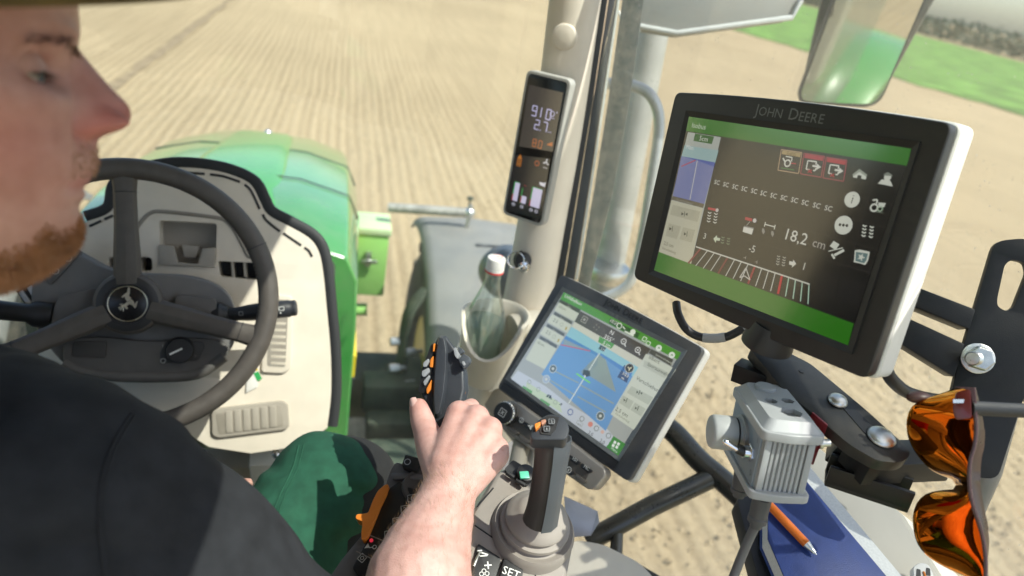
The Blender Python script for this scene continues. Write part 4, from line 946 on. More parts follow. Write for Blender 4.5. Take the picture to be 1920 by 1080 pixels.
    k.line([Z(476, 504), Z(510, 513)], 3 * mm, 'ececdf', 4); k.line([Z(478, 496), Z(474, 512)], 3 * mm, 'ececdf', 4); k.line([Z(512, 506), Z(508, 522)], 3 * mm, 'ececdf', 4)
    for x, y in ((470, 526), (502, 535)): q([(x - 3, y - 8), (x + 3, y - 7), (x + 6, y + 4), (x, y + 14), (x - 5, y + 2)], '9c9a94', 4)
    t('18,2', 546, 556, 46); t('cm', 640, 580, 34, 'b8b4ac'); t('3', 260, 553, 26); t('-5', 418, 597, 30); t('-4', 400, 623, 13, 'b8b4ac'); t('-6', 440, 638, 13, 'b8b4ac'); t('1', 608, 662, 30)
    q([(296, 554), (308, 542), (309, 550), (320, 553), (318, 562), (306, 560), (304, 569)], 'dce8cc', 4); tread(330, 552, 3, '8a9a80', .9)
    tread(524, 618, 4, 'b8b8ae', .9); q([(562, 632), (573, 635), (575, 627), (585, 642), (570, 655), (571, 647), (560, 644)], 'ececdf', 4)
    # swath fan
    k.line([Z(235, 582), Z(632, 713)], 4 * mm, 'e0e0d4', 5)
    for i in range(17):
        f_ = i / 16; tx, ty = 252 + (630 - 252) * f_, 588 + (712 - 588) * f_; bx_, by_ = 220 + (614 - 220) * f_, 640 + (782 - 640) * f_
        red = i in (0, 4, 8, 12); col = {0: '8a3a3c', 4: '7a3034', 8: 'a02c38', 12: 'd01c34'}.get(i, 'dcdcd0' if i < 12 else 'c8ecd4'); k.line([Z(tx, ty), Z(bx_ + (i - 8) * 1.5, by_)], (7 if red else 3) * mm, col, 4)
    k.line([Z(410, 656), Z(388, 690), Z(405, 684), Z(424, 698), Z(410, 656)], 3.4 * mm, 'd8d4c8', 6)
    # right-hand column of keys
    WHI = 'e6eadb'
    q([(782, 330), (806, 311), (834, 332), (830, 338), (806, 322), (784, 337)], 'a9b0a0', 5); q([(784, 335), (806, 320), (830, 338), (828, 348), (812, 345), (813, 334), (800, 332), (797, 343), (783, 340)], WHI, 4)
    k.disc(*Z(904, 340), 9 * mm, WHI, 4); q([(890, 330), (905, 322), (920, 332), (922, 337), (893, 334)], '8f968a', 5); q([(870, 362), (884, 347), (914, 352), (922, 372)], WHI, 4)
    k.disc(*Z(780, 418), 21 * mm, WHI, 4); t('i', 775, 431, 36, '23231f')
    k.ring(*Z(857, 446), 9 * mm, 4.5 * mm, WHI, 4); k.line([Z(852, 420), Z(868, 418), Z(866, 432)], 4 * mm, WHI, 4); q([(872, 428), (898, 430), (892, 444), (872, 446)], WHI, 4); k.ring(*Z(878, 450), 6 * mm, 3 * mm, 'b8ccb0', 5); k.line([Z(862, 460), Z(888, 464)], 1.5 * mm, '8c9884', 4)
    k.disc(*Z(750, 507), 25 * mm, WHI, 4)
    for dx in (-12, 0, 12): k.disc(*Z(750 + dx, 507 + dx * .12), 4 * mm, '2a2a26', 5, 10)
    tread(824, 512, 4, WHI, 1.15); 
    q([(716, 562), (736, 574), (722, 594), (702, 580)], WHI, 4); k.line([Z(698, 598), Z(748, 586)], 2.5 * mm, WHI, 4); q([(712, 606), (722, 622), (716, 626), (706, 610)], WHI, 4); k.line([Z(718, 612), Z(752, 594)], 7 * mm, WHI, 4)
    q([(790, 595), (806, 592), (842, 600), (836, 630), (826, 646), (806, 640), (786, 636)], WHI, 4); q([(794, 600), (836, 606), (830, 630), (822, 640), (792, 632)], '6f8a88', 5)
    k.poly([(Z(812, 619)[0] + (11 if i % 2 == 0 else 4.5) * mm * math.cos(i * math.pi / 5 - 1.4), Z(812, 619)[1] + (11 if i % 2 == 0 else 4.5) * mm * math.sin(i * math.pi / 5 - 1.4)) for i in range(10)], 'e6eadb', 6)
    for cx_, cy_ in ((700, 715), (780, 735)): q([(cx_ - 38, cy_ - 50), (cx_ + 36, cy_ - 34), (cx_ + 20, cy_ + 50), (cx_ - 54, cy_ + 36)], '1b1919', 2)
    k.build('screen_picture', scr)
    # cable loop below
    lp = spl([P(1268, 568, .80), P(1272, 590, .79), P(1288, 618, .785), P(1318, 633, .78), P(1360, 632, .77), P(1395, 615, .76)], 6)
    g = G(); g.tube(lp, .0048, 12); cb = g.build('cable', BLK, root)
    g = G(); g.tube([lp[18] , lp[20], lp[22], lp[24]], .0054, 12); g.build('cable_sleeve', pm('grey_sleeve', (.35, .36, .37), .5), cb)
    g = G(); g.lathe(P(1440, 640, .68), V((0, 0, -1)), [(.02, -.02), (.025, 0), (.025, .005), (.010, .008)], 28); g.build('swivel_foot', BLK, root)
    g = G(); g.tube(spl([P(1660, 690, .62), P(1672, 712, .63), P(1700, 735, .65), P(1745, 748, .67), P(1800, 752, .7)], 5), .006, 12); g.build('rear_cable', BLK, root)
    return fr
MA = monitor_a()

def monitor_b():
    fr, root, bz = monitor('display_monitor', 'smaller slate framed monitor with blue map beside the armrest', [(1051.6, 513.6), (1320, 653.6), (1168, 896.6), (924, 721.6)], .275, NAVYB, WHT, .003, .036)
    scr = recess(fr, root, (1057.5, 548.6), (1277, 661), (1158.6, 852), (958, 708), pm('slate_inner', (.16, .17, .175), .3, var=.1), .007)
    brand(fr, root, JD, (1132, 570), (1203, 608), pm('badge_dark', (.012, .013, .016), .3))
    k = Ink(fr, .0008, .00008, gain=1.05); A = lambda x, y: fr.uv(1000 + x / 5.143, 530 + y / 5.143); B = lambda x, y: fr.uv(930 + x / 5.143, 660 + y / 5.143)
    qa = lambda pts, col, lay=1: k.poly([A(*p) for p in pts], col, lay); qb = lambda pts, col, lay=1: k.poly([B(*p) for p in pts], col, lay)
    S0 = [fr.uv(*p) for p in ((1057.5, 548.6), (1277, 661), (1158.6, 852), (958, 708))]
    k.poly(S0, 'a7aca6', 0)
    px = (V(A(600, 300)) - V(A(500, 300))).length / 100
    ta = lambda s_, x, y, z, col='f0f0e8', al='l': k.text(s_, *A(x, y), z * px, col, 5, al); tb = lambda s_, x, y, z, col='40463a', al='l': k.text(s_, *B(x, y), z * px, col, 5, al)
    qa([(298, 92), (1425, 676), (1395, 745), (262, 160)], '4d9632', 1); qa([(262, 160), (460, 262), (440, 300), (245, 190)], '3c4a38', 1)
    ta('Lichtbalken', 302, 138, 44)
    qa([(455, 275), (1135, 640), (1060, 752), (400, 378)], '4b453a', 2); qa([(745, 345), (1030, 490), (1005, 540), (730, 392)], '2c5a22', 2)
    ta('10:25', 742, 378, 40); k.ring(*A(832, 418), 22 * px, 8 * px, 'e8f0dc', 4); k.line([A(868, 425), A(886, 452)], 8 * px, 'e8f0dc', 4); k.line([A(884, 470), A(970, 515)], 12 * px, 'e8f0dc', 4); k.disc(*A(962, 478), 24 * px, 'e8f0dc', 4)
    for x, y in ((1075, 545), (1110, 588)): k.frame(A(x, y)[0] - 16 * px, A(x, y)[1] - 16 * px, 32 * px, 32 * px, 7 * px, 'd8e8cc', 4)
    for x, y, c_ in ((1212, 632, '^'), (1338, 700, '>')): k.disc(*A(x, y), 26 * px, 'e4ecdc', 3); k.line([A(x - 8, y + 4), A(x + 2, y - 8), A(x + 10, y + 6)], 7 * px, '3f7a2c', 4)
    k.frame(A(495, 358)[0] - 26 * px, A(495, 358)[1] - 26 * px, 52 * px, 52 * px, 6 * px, 'a8a698', 4); k.disc(*A(495, 358), 12 * px, 'a8a698', 4)
    for i in range(4): k.disc(*A(612 + 24 * math.cos(i * 1.57), 432 + 24 * math.sin(i * 1.57)), 6 * px, '8c8676', 4, 8)
    ta('N', 736, 494, 52); ta('355°', 678, 535, 54)
    for x, y in ((874, 568), (1010, 650)): k.ring(*A(x, y), 22 * px, 7 * px, 'e6e6de', 4); k.line([A(x + 8, y + 24), A(x + 18, y + 50)], 9 * px, 'e6e6de', 4); k.line([A(x - 9, y - 4), A(x + 9, y + 5)], 5 * px, 'e6e6de', 4)
    k.line([A(1015, 640), A(1003, 660)], 5 * px, 'e6e6de', 4)
    # left tiles
    for i, (pts, tl) in enumerate((([(252, 192), (442, 298), (398, 374), (206, 268)], None), ([(184, 304), (372, 410), (330, 488), (136, 380)], '2.5'), ([(114, 420), (298, 526), (252, 606), (66, 494)], '2.5'), ([(44, 536), (226, 640), (112, 836), (-72, 740)], None))):
        qa(pts, 'ccd2bd', 2)
        if tl: ta(tl, pts[3][0] + 55, pts[3][1] - 8, 44, '50564a'); k.line([A(pts[1][0] - 46, pts[1][1] + 18), A(pts[1][0] - 60, pts[1][1] + 48)], 16 * px, 'b09a3c', 4); k.ring(*A(pts[1][0] - 96, pts[1][1] - 4), 16 * px, 4 * px, '9aa08c', 4)
        else: ta('albert', pts[0][0] - 4, pts[0][1] + 46, 36, '7c826e')
        qa([(pts[0][0] + 26, pts[0][1] - 24), (pts[1][0] + 8, pts[1][1] - 34), (pts[1][0] - 2, pts[1][1] - 6), (pts[0][0] + 14, pts[0][1] + 4)], '57584e', 1); ta('Spur', (pts[0][0] + pts[1][0]) / 2 - 20, (pts[0][1] + pts[1][1]) / 2 - 12, 26, 'b8bcac')
    # map
    qa([(400, 378), (1060, 752), (1018, 820), (372, 425)], 'cfd0bd', 2); qa([(640, 520), (786, 596), (752, 640), (628, 574)], '4c9a44', 4); ta('5 cm', 672, 590, 40)
    qa([(372, 425), (1018, 820), (962, 905), (318, 512)], '93c8d2', 3)
    qa([(318, 512), (962, 905), (700, 1430), (80, 885)], '6a9ccc', 3); qa([(318, 512), (640, 690), (610, 705), (300, 540)], '4f8ac4', 4); qa([(655, 680), (960, 868), (940, 910), (640, 700)], '4f8ac8', 4)
    qa([(300, 545), (560, 660), (290, 600)], '8ca2a8', 4); k.line([A(268, 600), A(552, 660)], 9 * px, 'c25a78', 5)
    qb([(1000, 20), (1060, 70), (1160, 390), (900, 230), (880, 130)], '8fa09c', 4); qb([(990, 30), (980, 130), (840, 220), (820, 190)], '7f98a4', 4)
    for a, b in (((540, 170), (800, 300)), ((820, 320), (1140, 500)), ((520, 270), (770, 420)), ((790, 430), (1060, 580))): k.line([B(*a), B(*b)], 10 * px, '98a69c', 4)
    k.line([A(640, 684), B(705, 495)], 9 * px, 'dfe6de', 5)
    k.poly([A(*p) for p in ((488, 840), (548, 850), (552, 900), (520, 910), (476, 890))], '39413e', 6); k.line([A(420, 878), A(552, 968)], 12 * px, '7ae04c', 6); k.disc(*A(500, 900), 7 * px, 'f2f2f2', 7, 8)
    qa([(650, 600), (706, 630), (684, 668), (630, 640)], '3b525c', 5); ta('SO', 650, 650, 34)
    qa([(880, 796), (950, 830), (905, 968), (812, 912)], '33507a', 4); k.disc(*A(930, 826), 38 * px, '2c2c26', 5); k.ring(*A(930, 826), 38 * px, 5 * px, 'c8c8bc', 6); k.line([A(915, 815), A(932, 832), A(952, 818)], 9 * px, 'e0d8b0', 7); k.line([A(932, 832), A(925, 852)], 9 * px, 'e0d8b0', 7); ta('103', 862, 888, 44); ta('m', 850, 928, 34)
    for x, y in ((553, 163), (488, 264), (1010, 618)): k.disc(*B(x, y), 35 * px, '5c6a6a' if y != 264 else 'a4b4c4', 5); k.ring(*B(x, y), 35 * px, 6 * px, 'c4d0d2', 6); k.disc(*B(x, y), 13 * px, 'd2d6cc', 6, 10)
    # right panel
    qb([(1450, 18), (1740, 170), (1330, 752), (1108, 602)], 'cdd3c2', 3); qa([(1140, 640), (1352, 742), (1330, 806), (1112, 680)], '50524a', 2); ta('Spurverschiebung', 1180, 700, 22, 'c8ccbc')
    qa([(1075, 750), (1305, 868), (1270, 925), (1060, 808)], 'bcc2b2', 4); ta('albert', 1112, 730, 44, '50564a'); ta('Spurauswahl', 1098, 795, 40, '50564a'); ta('Verschiebung', 990, 932, 44, '40463a')
    for p in ([(1310, 330), (1520, 440), (1470, 510), (1262, 392)], [(1230, 420), (1330, 478), (1290, 556), (1190, 490)], [(1342, 488), (1446, 548), (1400, 622), (1300, 560)]): qb(p, 'b6bdac', 4)
    for x, y in ((1386, 392), (1262, 470), (1372, 546)):
        k.line([B(x + 8, y - 22), B(x - 8, y + 20)], 6 * px, '34382e', 6); qb([(x - 26, y - 18), (x - 8, y - 2), (x - 30, y + 8)], '34382e', 6)
        if x == 1386: qb([(x + 30, y - 2), (x + 8, y + 2), (x + 22, y + 22)], '34382e', 6)
    tb('2,5 cm', 1150, 560, 46); tb('Verschiebung', 1150, 598, 26, '80866f')
    # lower bar
    qb([(215, 180), (480, 330), (700, 500), (1040, 700), (1130, 810), (1080, 925), (560, 560), (140, 270)], 'c5ccd2', 2); qb([(300, 290), (620, 490), (640, 590), (290, 370)], 'c2d2b0', 3)
    qb([(1138, 812), (1252, 888), (1184, 1002), (1066, 918)], '3f8a3c', 4)
    for dx, dy in ((0, 0), (34, 16), (-16, 30), (18, 46)): k.rect(B(1150 + dx, 872 + dy)[0] - 11 * px, B(1150 + dx, 872 + dy)[1] - 11 * px, 22 * px, 22 * px, 'eef4ea', 6)
    tb('Menu', 1110, 935, 28, 'dcecd8')
    for x, y in ((325, 290), (412, 362), (575, 485)): k.ring(*B(x, y), 18 * px, 5 * px, '8c9a88', 5)
    qb([(505, 410), (522, 415), (500, 440), (484, 432)], '2c3028', 5); qb([(524, 415), (535, 420), (542, 462), (508, 442)], '2c3028', 5); k.line([B(612, 512), B(640, 496), B(630, 520)], 7 * px, '4c5446', 5)
    for x, y in ((310, 366), (480, 490)): k.line([B(x - 50, y - 30), B(x + 40, y + 26)], 24 * px, '5c9a40', 4)
    k.ring(*B(720, 580), 24 * px, 8 * px, '5a6c9c', 5); k.frame(B(810, 690)[0] - 30 * px, B(810, 690)[1] - 14 * px, 60 * px, 28 * px, 4 * px, 'a0a89c', 5)
    for x, y in ((832, 645), (972, 738), (1088, 808)): k.ring(*B(x, y), 20 * px, 5 * px, '606a58', 5)
    k.disc(*B(914, 698), 22 * px, 'd88c7c', 5); k.disc(*B(1030, 772), 15 * px, 'd8b4a4', 5); tb('2,0', 888, 786, 40, '2c3028'); tb('2,0', 1000, 864, 40, '2c3028'); tb('4.0', 786, 700, 28, '70786c')
    k.build('screen_picture', scr)
    g = G(); a, b = fr.uv(968, 722), fr.uv(1158, 862); g.prism(fr.outl([(944, 716), (1160, 866), (1150, 880), (938, 728)], .002), -fr.n * .004); g.build('lower_ledge', BLK, bz)
    return fr, root
MB, MBR = monitor_b()

# ------------------------------------------------------------------ keypad bar under the smaller monitor
def keypad():
    fr = Fr(MB.o + MB.n * .018, MB.ex, MB.ey); fr.n = MB.n
    z = lambda x, y: (880 + x / 3.086, 730 + y / 3.086)
    L_ = lambda *p, k=0: [fr.px(*z(*q), k) for q in p]
    root = thing('keypad_bar', 'narrow taupe keypad bar with rotary knob under the smaller monitor', 'keypad', fr.px(1030, 850))
    g = G(); g.prism(rp(L_((215, 62), (262, 66), (420, 180), (785, 462), (786, 500), (724, 576), (684, 580), (192, 236), (178, 190)), .005), -fr.n * .022); g.build('casing', pm('taupe_metallic', (.30, .275, .25), .4, .2, var=.05), root, bevel=.003, seg=3)
    g = G(); g.prism(L_((262, 150), (330, 200), (700, 470), (668, 535), (230, 236), (212, 208), k=.0006), -fr.n * .003); g.build('key_field', pm('key_field', (.10, .09, .08), .5), root, bevel=.0006)
    c = fr.px(*z(222, 140)); ax = (fr.n * .8 + (CAM - c).normalized() * .6 + V((-.25, 0, 0))).normalized()
    g = G(); n = 44; prof = [(.0185, 0), (.0185, .012), (.017, .0135)]; rings = []
    x, y = frame_of(ax)
    for r_, h in prof: rings.append([c + ax * h + (x * math.cos(2 * math.pi * i / n) + y * math.sin(2 * math.pi * i / n)) * (r_ * (1 if i % 2 else .94)) for i in range(n)])
    g.loft(rings); g.build('knurled_knob', ZINC, root, smooth=False)
    g = G(); g.lathe(c + ax * .0125, ax, [(.0165, 0), (.0165, .004), (.0155, .005), (.002, .005)], 32); kn = g.build('knob_cap', BLK, root)
    kf = plane_frame(c + ax * .0178, ax, fr.ex); q = Ink(kf, .0002, .0001, lit=False); q.frame(-.0055, -.0055, .011, .011, .0012, 'dcdcd8', 1); q.line([(-.002, -.003), (.002, .003)], .0014, 'dcdcd8', 1); q.line([(.0025, -.0025), (-.0025, .0025)], .0014, 'dcdcd8', 1); q.build('knob_symbol', kn)
    keys = [((302, 178), 'o'), ((352, 214), 'u'), ((256, 232), ''), ((322, 284), ''), ((560, 380), ''), ((612, 405), 'q'), ((680, 452), 'w'), ((575, 466), 'c'), ((648, 514), '')]
    for (kx, ky), sy in keys:
        o = L_((kx - 30, ky - 26), (kx + 22, ky + 12), (kx + 30, ky + 24), (kx + 6, ky + 32), (kx - 34, ky + 2), (kx - 38, ky - 10), k=.004)
        g = G(); g.prism(rp(o, .0015), -fr.n * .004); kk = g.build('key', BLK if sy else pm('key_grey', (.13, .115, .10), .35), root, bevel=.001)
        if sy:
            kf = plane_frame(fr.px(*z(kx, ky), .0041), fr.n, fr.ex); q = Ink(kf, .0001, .0001, lit=False)
            if sy == 'o': q.ring(0, 0, .0038, .0012, 'e8e8e4', 1); q.line([(0, -.003), (0, .003)], .0012, 'e8e8e4', 1)
            elif sy == 'u': q.rect(-.004, -.0008, .0045, .0024, 'e8e8e4', 1); q.poly([(.0005, -.0025), (.004, -.004), (.004, .004), (.0005, .0028)], 'e8e8e4', 1)
            elif sy == 'q': q.text('101', 0, .0025, .0068, 'e8e8e4', 1, 'c')
            elif sy == 'w': q.text('MC', 0, .0025, .0066, 'e8e8e4', 1, 'c')
            else: q.ring(0, 0, .0042, .0011, 'e8e8e4', 1); q.text('8', 0, .0024, .006, 'e8e8e4', 1, 'c')
            q.build('key_symbol', kk)
    # bracket behind it that carries bar and monitor
    g = G(); g.tube([P(985, 800, 1.10), P(965, 900, 1.02)], .014, 12); g.tube([P(1000, 812, 1.10), P(985, 905, 1.02)], .007, 10); g.build('support_post', BEIGE2, root)
keypad()

# ------------------------------------------------------------------ armrest console with its levers
def armrest():
    root = thing('armrest_console', 'warm grey armrest console with rubber booted joystick and black key strip', 'armrest', P(900, 1060, .74))
    AF = plane_frame(P(950, 1010, .76), V((-.06, -.30, .95)), (1, 0, 0)); D = lambda *p, k=0: [AF.px(x, y, k) for x, y in p]
    o = D((900, 935), (930, 885), (962, 868), (1004, 905), (1040, 930), (1068, 965), (1074, 1030), (1060, 1100), (1040, 1180), (830, 1180), (838, 1080), (860, 1000))
    g = G(); g.prism(o, -AF.n * .07); g.build('console_body', CONS, root, bevel=.008, seg=3)
    # panel seams
    for s_ in ([(890, 985), (1000, 1060), (1006, 1090)], [(952, 1030), (938, 1062), (925, 1090)], [(895, 950), (925, 915)]): g = G(); g.tube(D(*s_, k=.0), .0009, 6); g.build('panel_seam', BLK, root)
    # little tray with a green cap button and the slider strips near the knob
    g = G(); g.prism(rp(D((945, 880), (962, 862), (1002, 886), (988, 912), k=.004), .003), -AF.n * .004); ty = g.build('switch_tray', BLK, root)
    g = G(); g.lathe(AF.px(984, 892, .004), AF.n, [(.011, 0), (.011, .008), (.009, .009), (.002, .009)], 20); g.build('cap_button', BLK, ty)
    g = G(); g.box(AF.px(983, 891, .0145), AF.ex * .0055, AF.ey * .0045, AF.n * .0015); g.build('green_lens', pm('green_lens', (.12, .55, .36), .3), ty, bevel=.0006)
    for a, b in (((950, 886), (964, 896)), ((968, 900), (984, 910))): g = G(); g.tube(D(a, b, k=.008), .003, 8); g.build('slider', BLK, ty)
    # raised cowl, bellows and handle of the joystick
    c = AF.px(999, 993, .0); ax = (AF.n * .9 + V((.05, .1, .3))).normalized()
    g = G(); g.lathe(c, ax, [(.051, -.025), (.050, .003), (.047, .008), (.041, .006), (.039, -.003)], 48, flat=.95); g.build('boot_collar', CONS, root)
    g = G(); g.lathe(c + ax * .0, ax, [(.040, -.01), (.044, .001), (.0435, .0045), (.038, .006), (.0375, .009), (.040, .0115), (.0395, .015), (.034, .0165), (.0335, .0195), (.036, .022), (.035, .0255), (.029, .029), (.024, .035), (.019, .039), (.008, .040)], 48); bt = g.build('boot', pm('boot_rubber', (.31, .275, .245), .6, var=.06, bump=.2, bs=1500), root, ang=50)
    pth = spl([P(1012, 975, .715), P(1018, 950, .705), P(1026, 905, .69), P(1033, 855, .68), P(1036, 820, .675)], 6); x0 = rgt
    rad = [.0182 - .002 * math.sin(math.pi * i / (len(pth) - 1)) for i in range(len(pth))]
    g = G(); g.tube(pth, rad, 20, flat=.85, ref=rgt); gp = g.build('joystick_grip', pm('grip_black', (.03, .028, .028), .5, bump=.2, bs=1500), root, label='black and slate joystick grip standing on the rubber boot')
    g = G(); rings = []
    for i, p in enumerate(pth):
        t = (pth[min(i + 1, len(pth) - 1)] - pth[max(i - 1, 0)]).normalized(); ex = (rgt - t * rgt.dot(t)).normalized(); ey = t.cross(ex); ey = ey if ey.dot(CAM - p) > 0 else -ey
        r_ = rad[i] + .0016; rings.append([p + ex * (r_ * math.cos(a)) + ey * (r_ * .88 * math.sin(a)) for a in [R(q) for q in (-85, -50, -15, 20, 55, 88)]] + [p + ex * ((r_ - .003) * math.cos(R(q))) + ey * ((r_ - .003) * .88 * math.sin(R(q))) for q in (88, -85)])
    g.loft(rings); g.build('grip_shell', pm('slate_plastic', (.075, .085, .10), .42, var=.06, bump=.2, bs=1500), gp, ang=40)
    hz = lambda x, y: (880 + x / 3.086, 730 + y / 3.086)
    HFr = Fr(P(1032, 800, .660), rgt, -upv); HFr.n = (-fwd * .75 + upv * .6).normalized(); hf = plane_frame(P(1028, 800, .655), HFr.n, rgt)
    ho = [hf.px(*hz(*p)) for p in ((352, 275), (372, 205), (408, 168), (462, 140), (530, 150), (570, 190), (580, 235), (560, 290), (480, 290), (372, 290))]
    g = G(); g.prism(rp(ho, .004), -hf.n * .02); hd = g.build('joystick_head', pm('head_black', (.035, .04, .05), .42), gp, bevel=.003, seg=3)
    pf = lambda *p, k=.001: [hf.px(*hz(*q), k) for q in p]
    g = G(); g.prism(pf((392, 205), (418, 172), (462, 150), (520, 162), (500, 232), (470, 265), (415, 258)), -hf.n * .003); g.build('button_field', BLK, hd)
    g = G(); g.prism(rp(pf((378, 200), (412, 186), (412, 206), (385, 232), k=.006), .001), -hf.n * .006); g.build('rocker', ORANGE, hd, bevel=.001)
    g = G(); g.prism(rp(pf((414, 180), (440, 172), (446, 184), (420, 206), k=.005), .001), -hf.n * .005); g.build('rocker', pm('dull_copper', (.42, .2, .13), .5), hd, bevel=.001)
    for (x, y), tx in (((478, 186), '5'), ((450, 228), '6')):
        g = G(); g.prism(rp(pf((x - 24, y - 12), (x + 12, y - 20), (x + 22, y - 2), (x + 10, y + 18), (x - 26, y + 14), k=.003), .0012), -hf.n * .003); bn = g.build('thumb_button', BLK, hd, bevel=.0006)
        kf = plane_frame(hf.px(*hz(x - 2, y), .0032), hf.n, rgt); q = Ink(kf, .0001, .0001, lit=False); q.frame(-.0026, -.0025, .0052, .005, .0004, '90949a', 1); q.text(tx, 0, .0013, .0038, 'a8acb0', 1, 'c'); q.build('button_mark', bn)
    # lower switch panels beside the wrist
    g = G(); g.prism(rp(D((896, 1018), (940, 1046), (922, 1110), (876, 1110), k=.004), .003), -AF.n * .004); fp = g.build('fan_panel', BLK, root, bevel=.001)
    kf = plane_frame(AF.px(906, 1036, .0045), AF.n, AF.ex); q = Ink(kf, .0002, .0001, lit=False); q.rect(-.006, -.003, .005, .0016, 'd8d8d4', 1); q.line([(-.002, 0), (.005, .003)], .0016, 'd8d8d4', 1); q.rect(-.004, .003, .008, .0014, 'd8d8d4', 1)
    q.build('seat_mark', fp)
    kf = plane_frame(AF.px(915, 1060, .0045), AF.n, AF.ex); q = Ink(kf, .0002, .0001, lit=False); q.line([(-.004, 0), (.004, 0)], .0014, 'e8e8e4', 1); q.line([(0, -.004), (0, .004)], .0014, 'e8e8e4', 2); q.build('plus_mark', fp)
    kf = plane_frame(AF.px(908, 1076, .0045), AF.n, AF.ex); q = Ink(kf, .0002, .0001, lit=False)
    for i in range(4): q.ring(.003 * math.cos(i * 1.57), .003 * math.sin(i * 1.57), .0022, .0008, 'd8d8d4', 1, 10)
    q.build('fan_mark', fp)
    g = G(); g.tube(D((899, 1035), (888, 1062), k=.006), .0016, 8); g.build('fan_slider', CHROME, fp)
    g = G(); g.prism(rp(D((945, 1046), (982, 1068), (974, 1110), (930, 1110), k=.006), .003), -AF.n * .006); sb = g.build('set_button', BLK, root, bevel=.0012)
    kf = plane_frame(AF.px(958, 1076, .0065), AF.n, AF.px(975, 1082, .0065) - AF.px(945, 1070, .0065)); q = Ink(kf, .0002, .0001, lit=False); q.text('SET', 0, .003, .0125, 'eeeeea', 1, 'c'); q.build('set_lettering', sb)
    # left wing: grey flank, black key strip, orange paddle
    LF = plane_frame(P(730, 960, .765), V((-.25, -.35, .90)), (1, 0, 0)); E_ = lambda *p, k=0: [LF.px(x, y, k) for x, y in p]
    g = G(); g.prism(rp(E_((732, 882), (742, 866), (800, 884), (830, 960), (760, 1110), (600, 1110), (640, 1050), (690, 990), (716, 930)), .004), -LF.n * .06); wg = g.build('armrest_wing', pm('wing_grey', (.16, .158, .165), .42, var=.06, bump=.2, bs=1500), root, bevel=.006, seg=3)
    g = G(); g.prism(rp(E_((748, 902), (762, 912), (830, 930), (820, 980), (732, 1068), (684, 1100), (660, 1064), (690, 1010), (712, 950), (730, 915), k=.005), .003), -LF.n * .006); ks = g.build('key_strip', pm('strip_black', (.016, .016, .018), .4), root, bevel=.0015)
    k7 = lambda x, y: (620 + x / 4.1526, 820 + y / 4.1526)
    for i, (x, y) in enumerate(((630, 475), (578, 560), (515, 655), (452, 757))):
        ctr = k7(x, y); g = G(); g.prism(rp(E_(*[k7(x + a, y + b) for a, b in ((-36, -20), (20, -40), (40, -6), (-8, 40), (-48, 20))], k=.0068), .0015), -LF.n * .002); kb = g.build('strip_key', BLK, ks, bevel=.0005)
        kf = plane_frame(LF.px(*ctr, .0069), LF.n, LF.ex); q = Ink(kf, .0001, .0001, lit=False); q.frame(-.0042, -.004, .0084, .008, .0007, 'c0c0bc', 1); q.text(str(i + 1), 0, .0024, .0068, 'd0d0cc', 1, 'c'); q.build('key_number', kb) if False else q.build('key_number', ks)
    for (x, y), nm in (((320, 850), 'a'), ((245, 940), 'b')):
        kf = plane_frame(LF.px(*k7(x, y), .0052), LF.n, LF.ex); q = Ink(kf, .0002, .0001, lit=False)
        if nm == 'a': q.ring(.003, .001, .002, .0008, 'c8c8c4', 1, 12); q.poly([(-.008, .001), (-.004, -.004), (-.002, .001)], 'c8c8c4', 1); q.line([(-.003, .001), (.001, .001)], .0009, 'c8c8c4', 1)
        else: q.line([(-.005, 0), (0, -.005), (.005, 0), (0, .005), (-.005, 0)], .0009, 'b8b8b4', 1); q.ring(0, 0, .0018, .0008, 'b8b8b4', 1, 12)
        q.build('strip_symbol', ks)
    for a, b in (((685, 1000), (728, 1018)), ((668, 1034), (706, 1052))): g = G(); g.tube(E_(a, b, k=.0054), .0006, 6); g.build('strip_seam', CONS, ks)
    g = G(); g.lathe(LF.px(*k7(317, 803), .005), LF.n, [(.0022, 0), (.002, .0008), (.0004, .001)], 10); g.build('red_lamp', em((230, 40, 70), .9), ks)
    # black dish and pad at the front of the wing
    g = G(); g.prism(rp(E_((753, 872), (760, 852), (784, 858), (790, 872), (780, 884), k=.012), .002), -LF.n * .014); pb = g.build('pad_button', BLK, root, bevel=.0012)
    kf = plane_frame(LF.px(764, 866, .0122), LF.n, LF.ex); q = Ink(kf, .0002, .0001, lit=False); q.ring(0, 0, .0034, .001, 'b0b4b8', 1); q.build('pad_symbol', pb)
    g = G(); g.lathe(LF.px(788, 912, .003), LF.n, [(.020, 0), (.021, .002), (.019, .004), (.012, .001), (.002, .0005)], 28); g.build('finger_dish', DARKB, root)
    g = G(); g.prism(E_((733, 884), (800, 888), (798, 898), (735, 898), k=.006), -LF.n * .01); g.build('wing_lip', MATS['wing_grey'], root, bevel=.003)
    # paddle: curved blade with a thumb stub
    g = G(); o = [LF.px(x, y, .012) for x, y in ((729, 908), (722, 908), (708, 920), (698, 940), (690, 962), (668, 964), (666, 972), (680, 978), (677, 1000), (678, 1014), (688, 1008), (700, 980), (712, 950), (724, 925))]
    g.prism(rp(o, .003), -LF.n * .018); g.build('orange_paddle', ORANGE, root, bevel=.003, seg=3)
    # main lever with its coloured buttons
    z8 = lambda x, y: (760 + x / 4.5, 600 + y / 4.5)
    VF = plane_frame(P(835, 720, .795), (-fwd * .86 + V((-.22, 0, .3))).normalized(), rgt); W = lambda *p, k=0: [VF.px(*z8(*q), k) for q in p]
    out = W((276, 120), (340, 124), (405, 215), (470, 320), (494, 420), (500, 580), (478, 680), (520, 900), (300, 1000), (236, 862), (160, 690), (110, 600), (214, 330), (246, 190))
    rid = W((296, 150), (325, 152), (350, 300), (345, 470), (330, 640), (300, 800), (280, 820), (262, 760), (235, 600), (250, 330), k=.014)
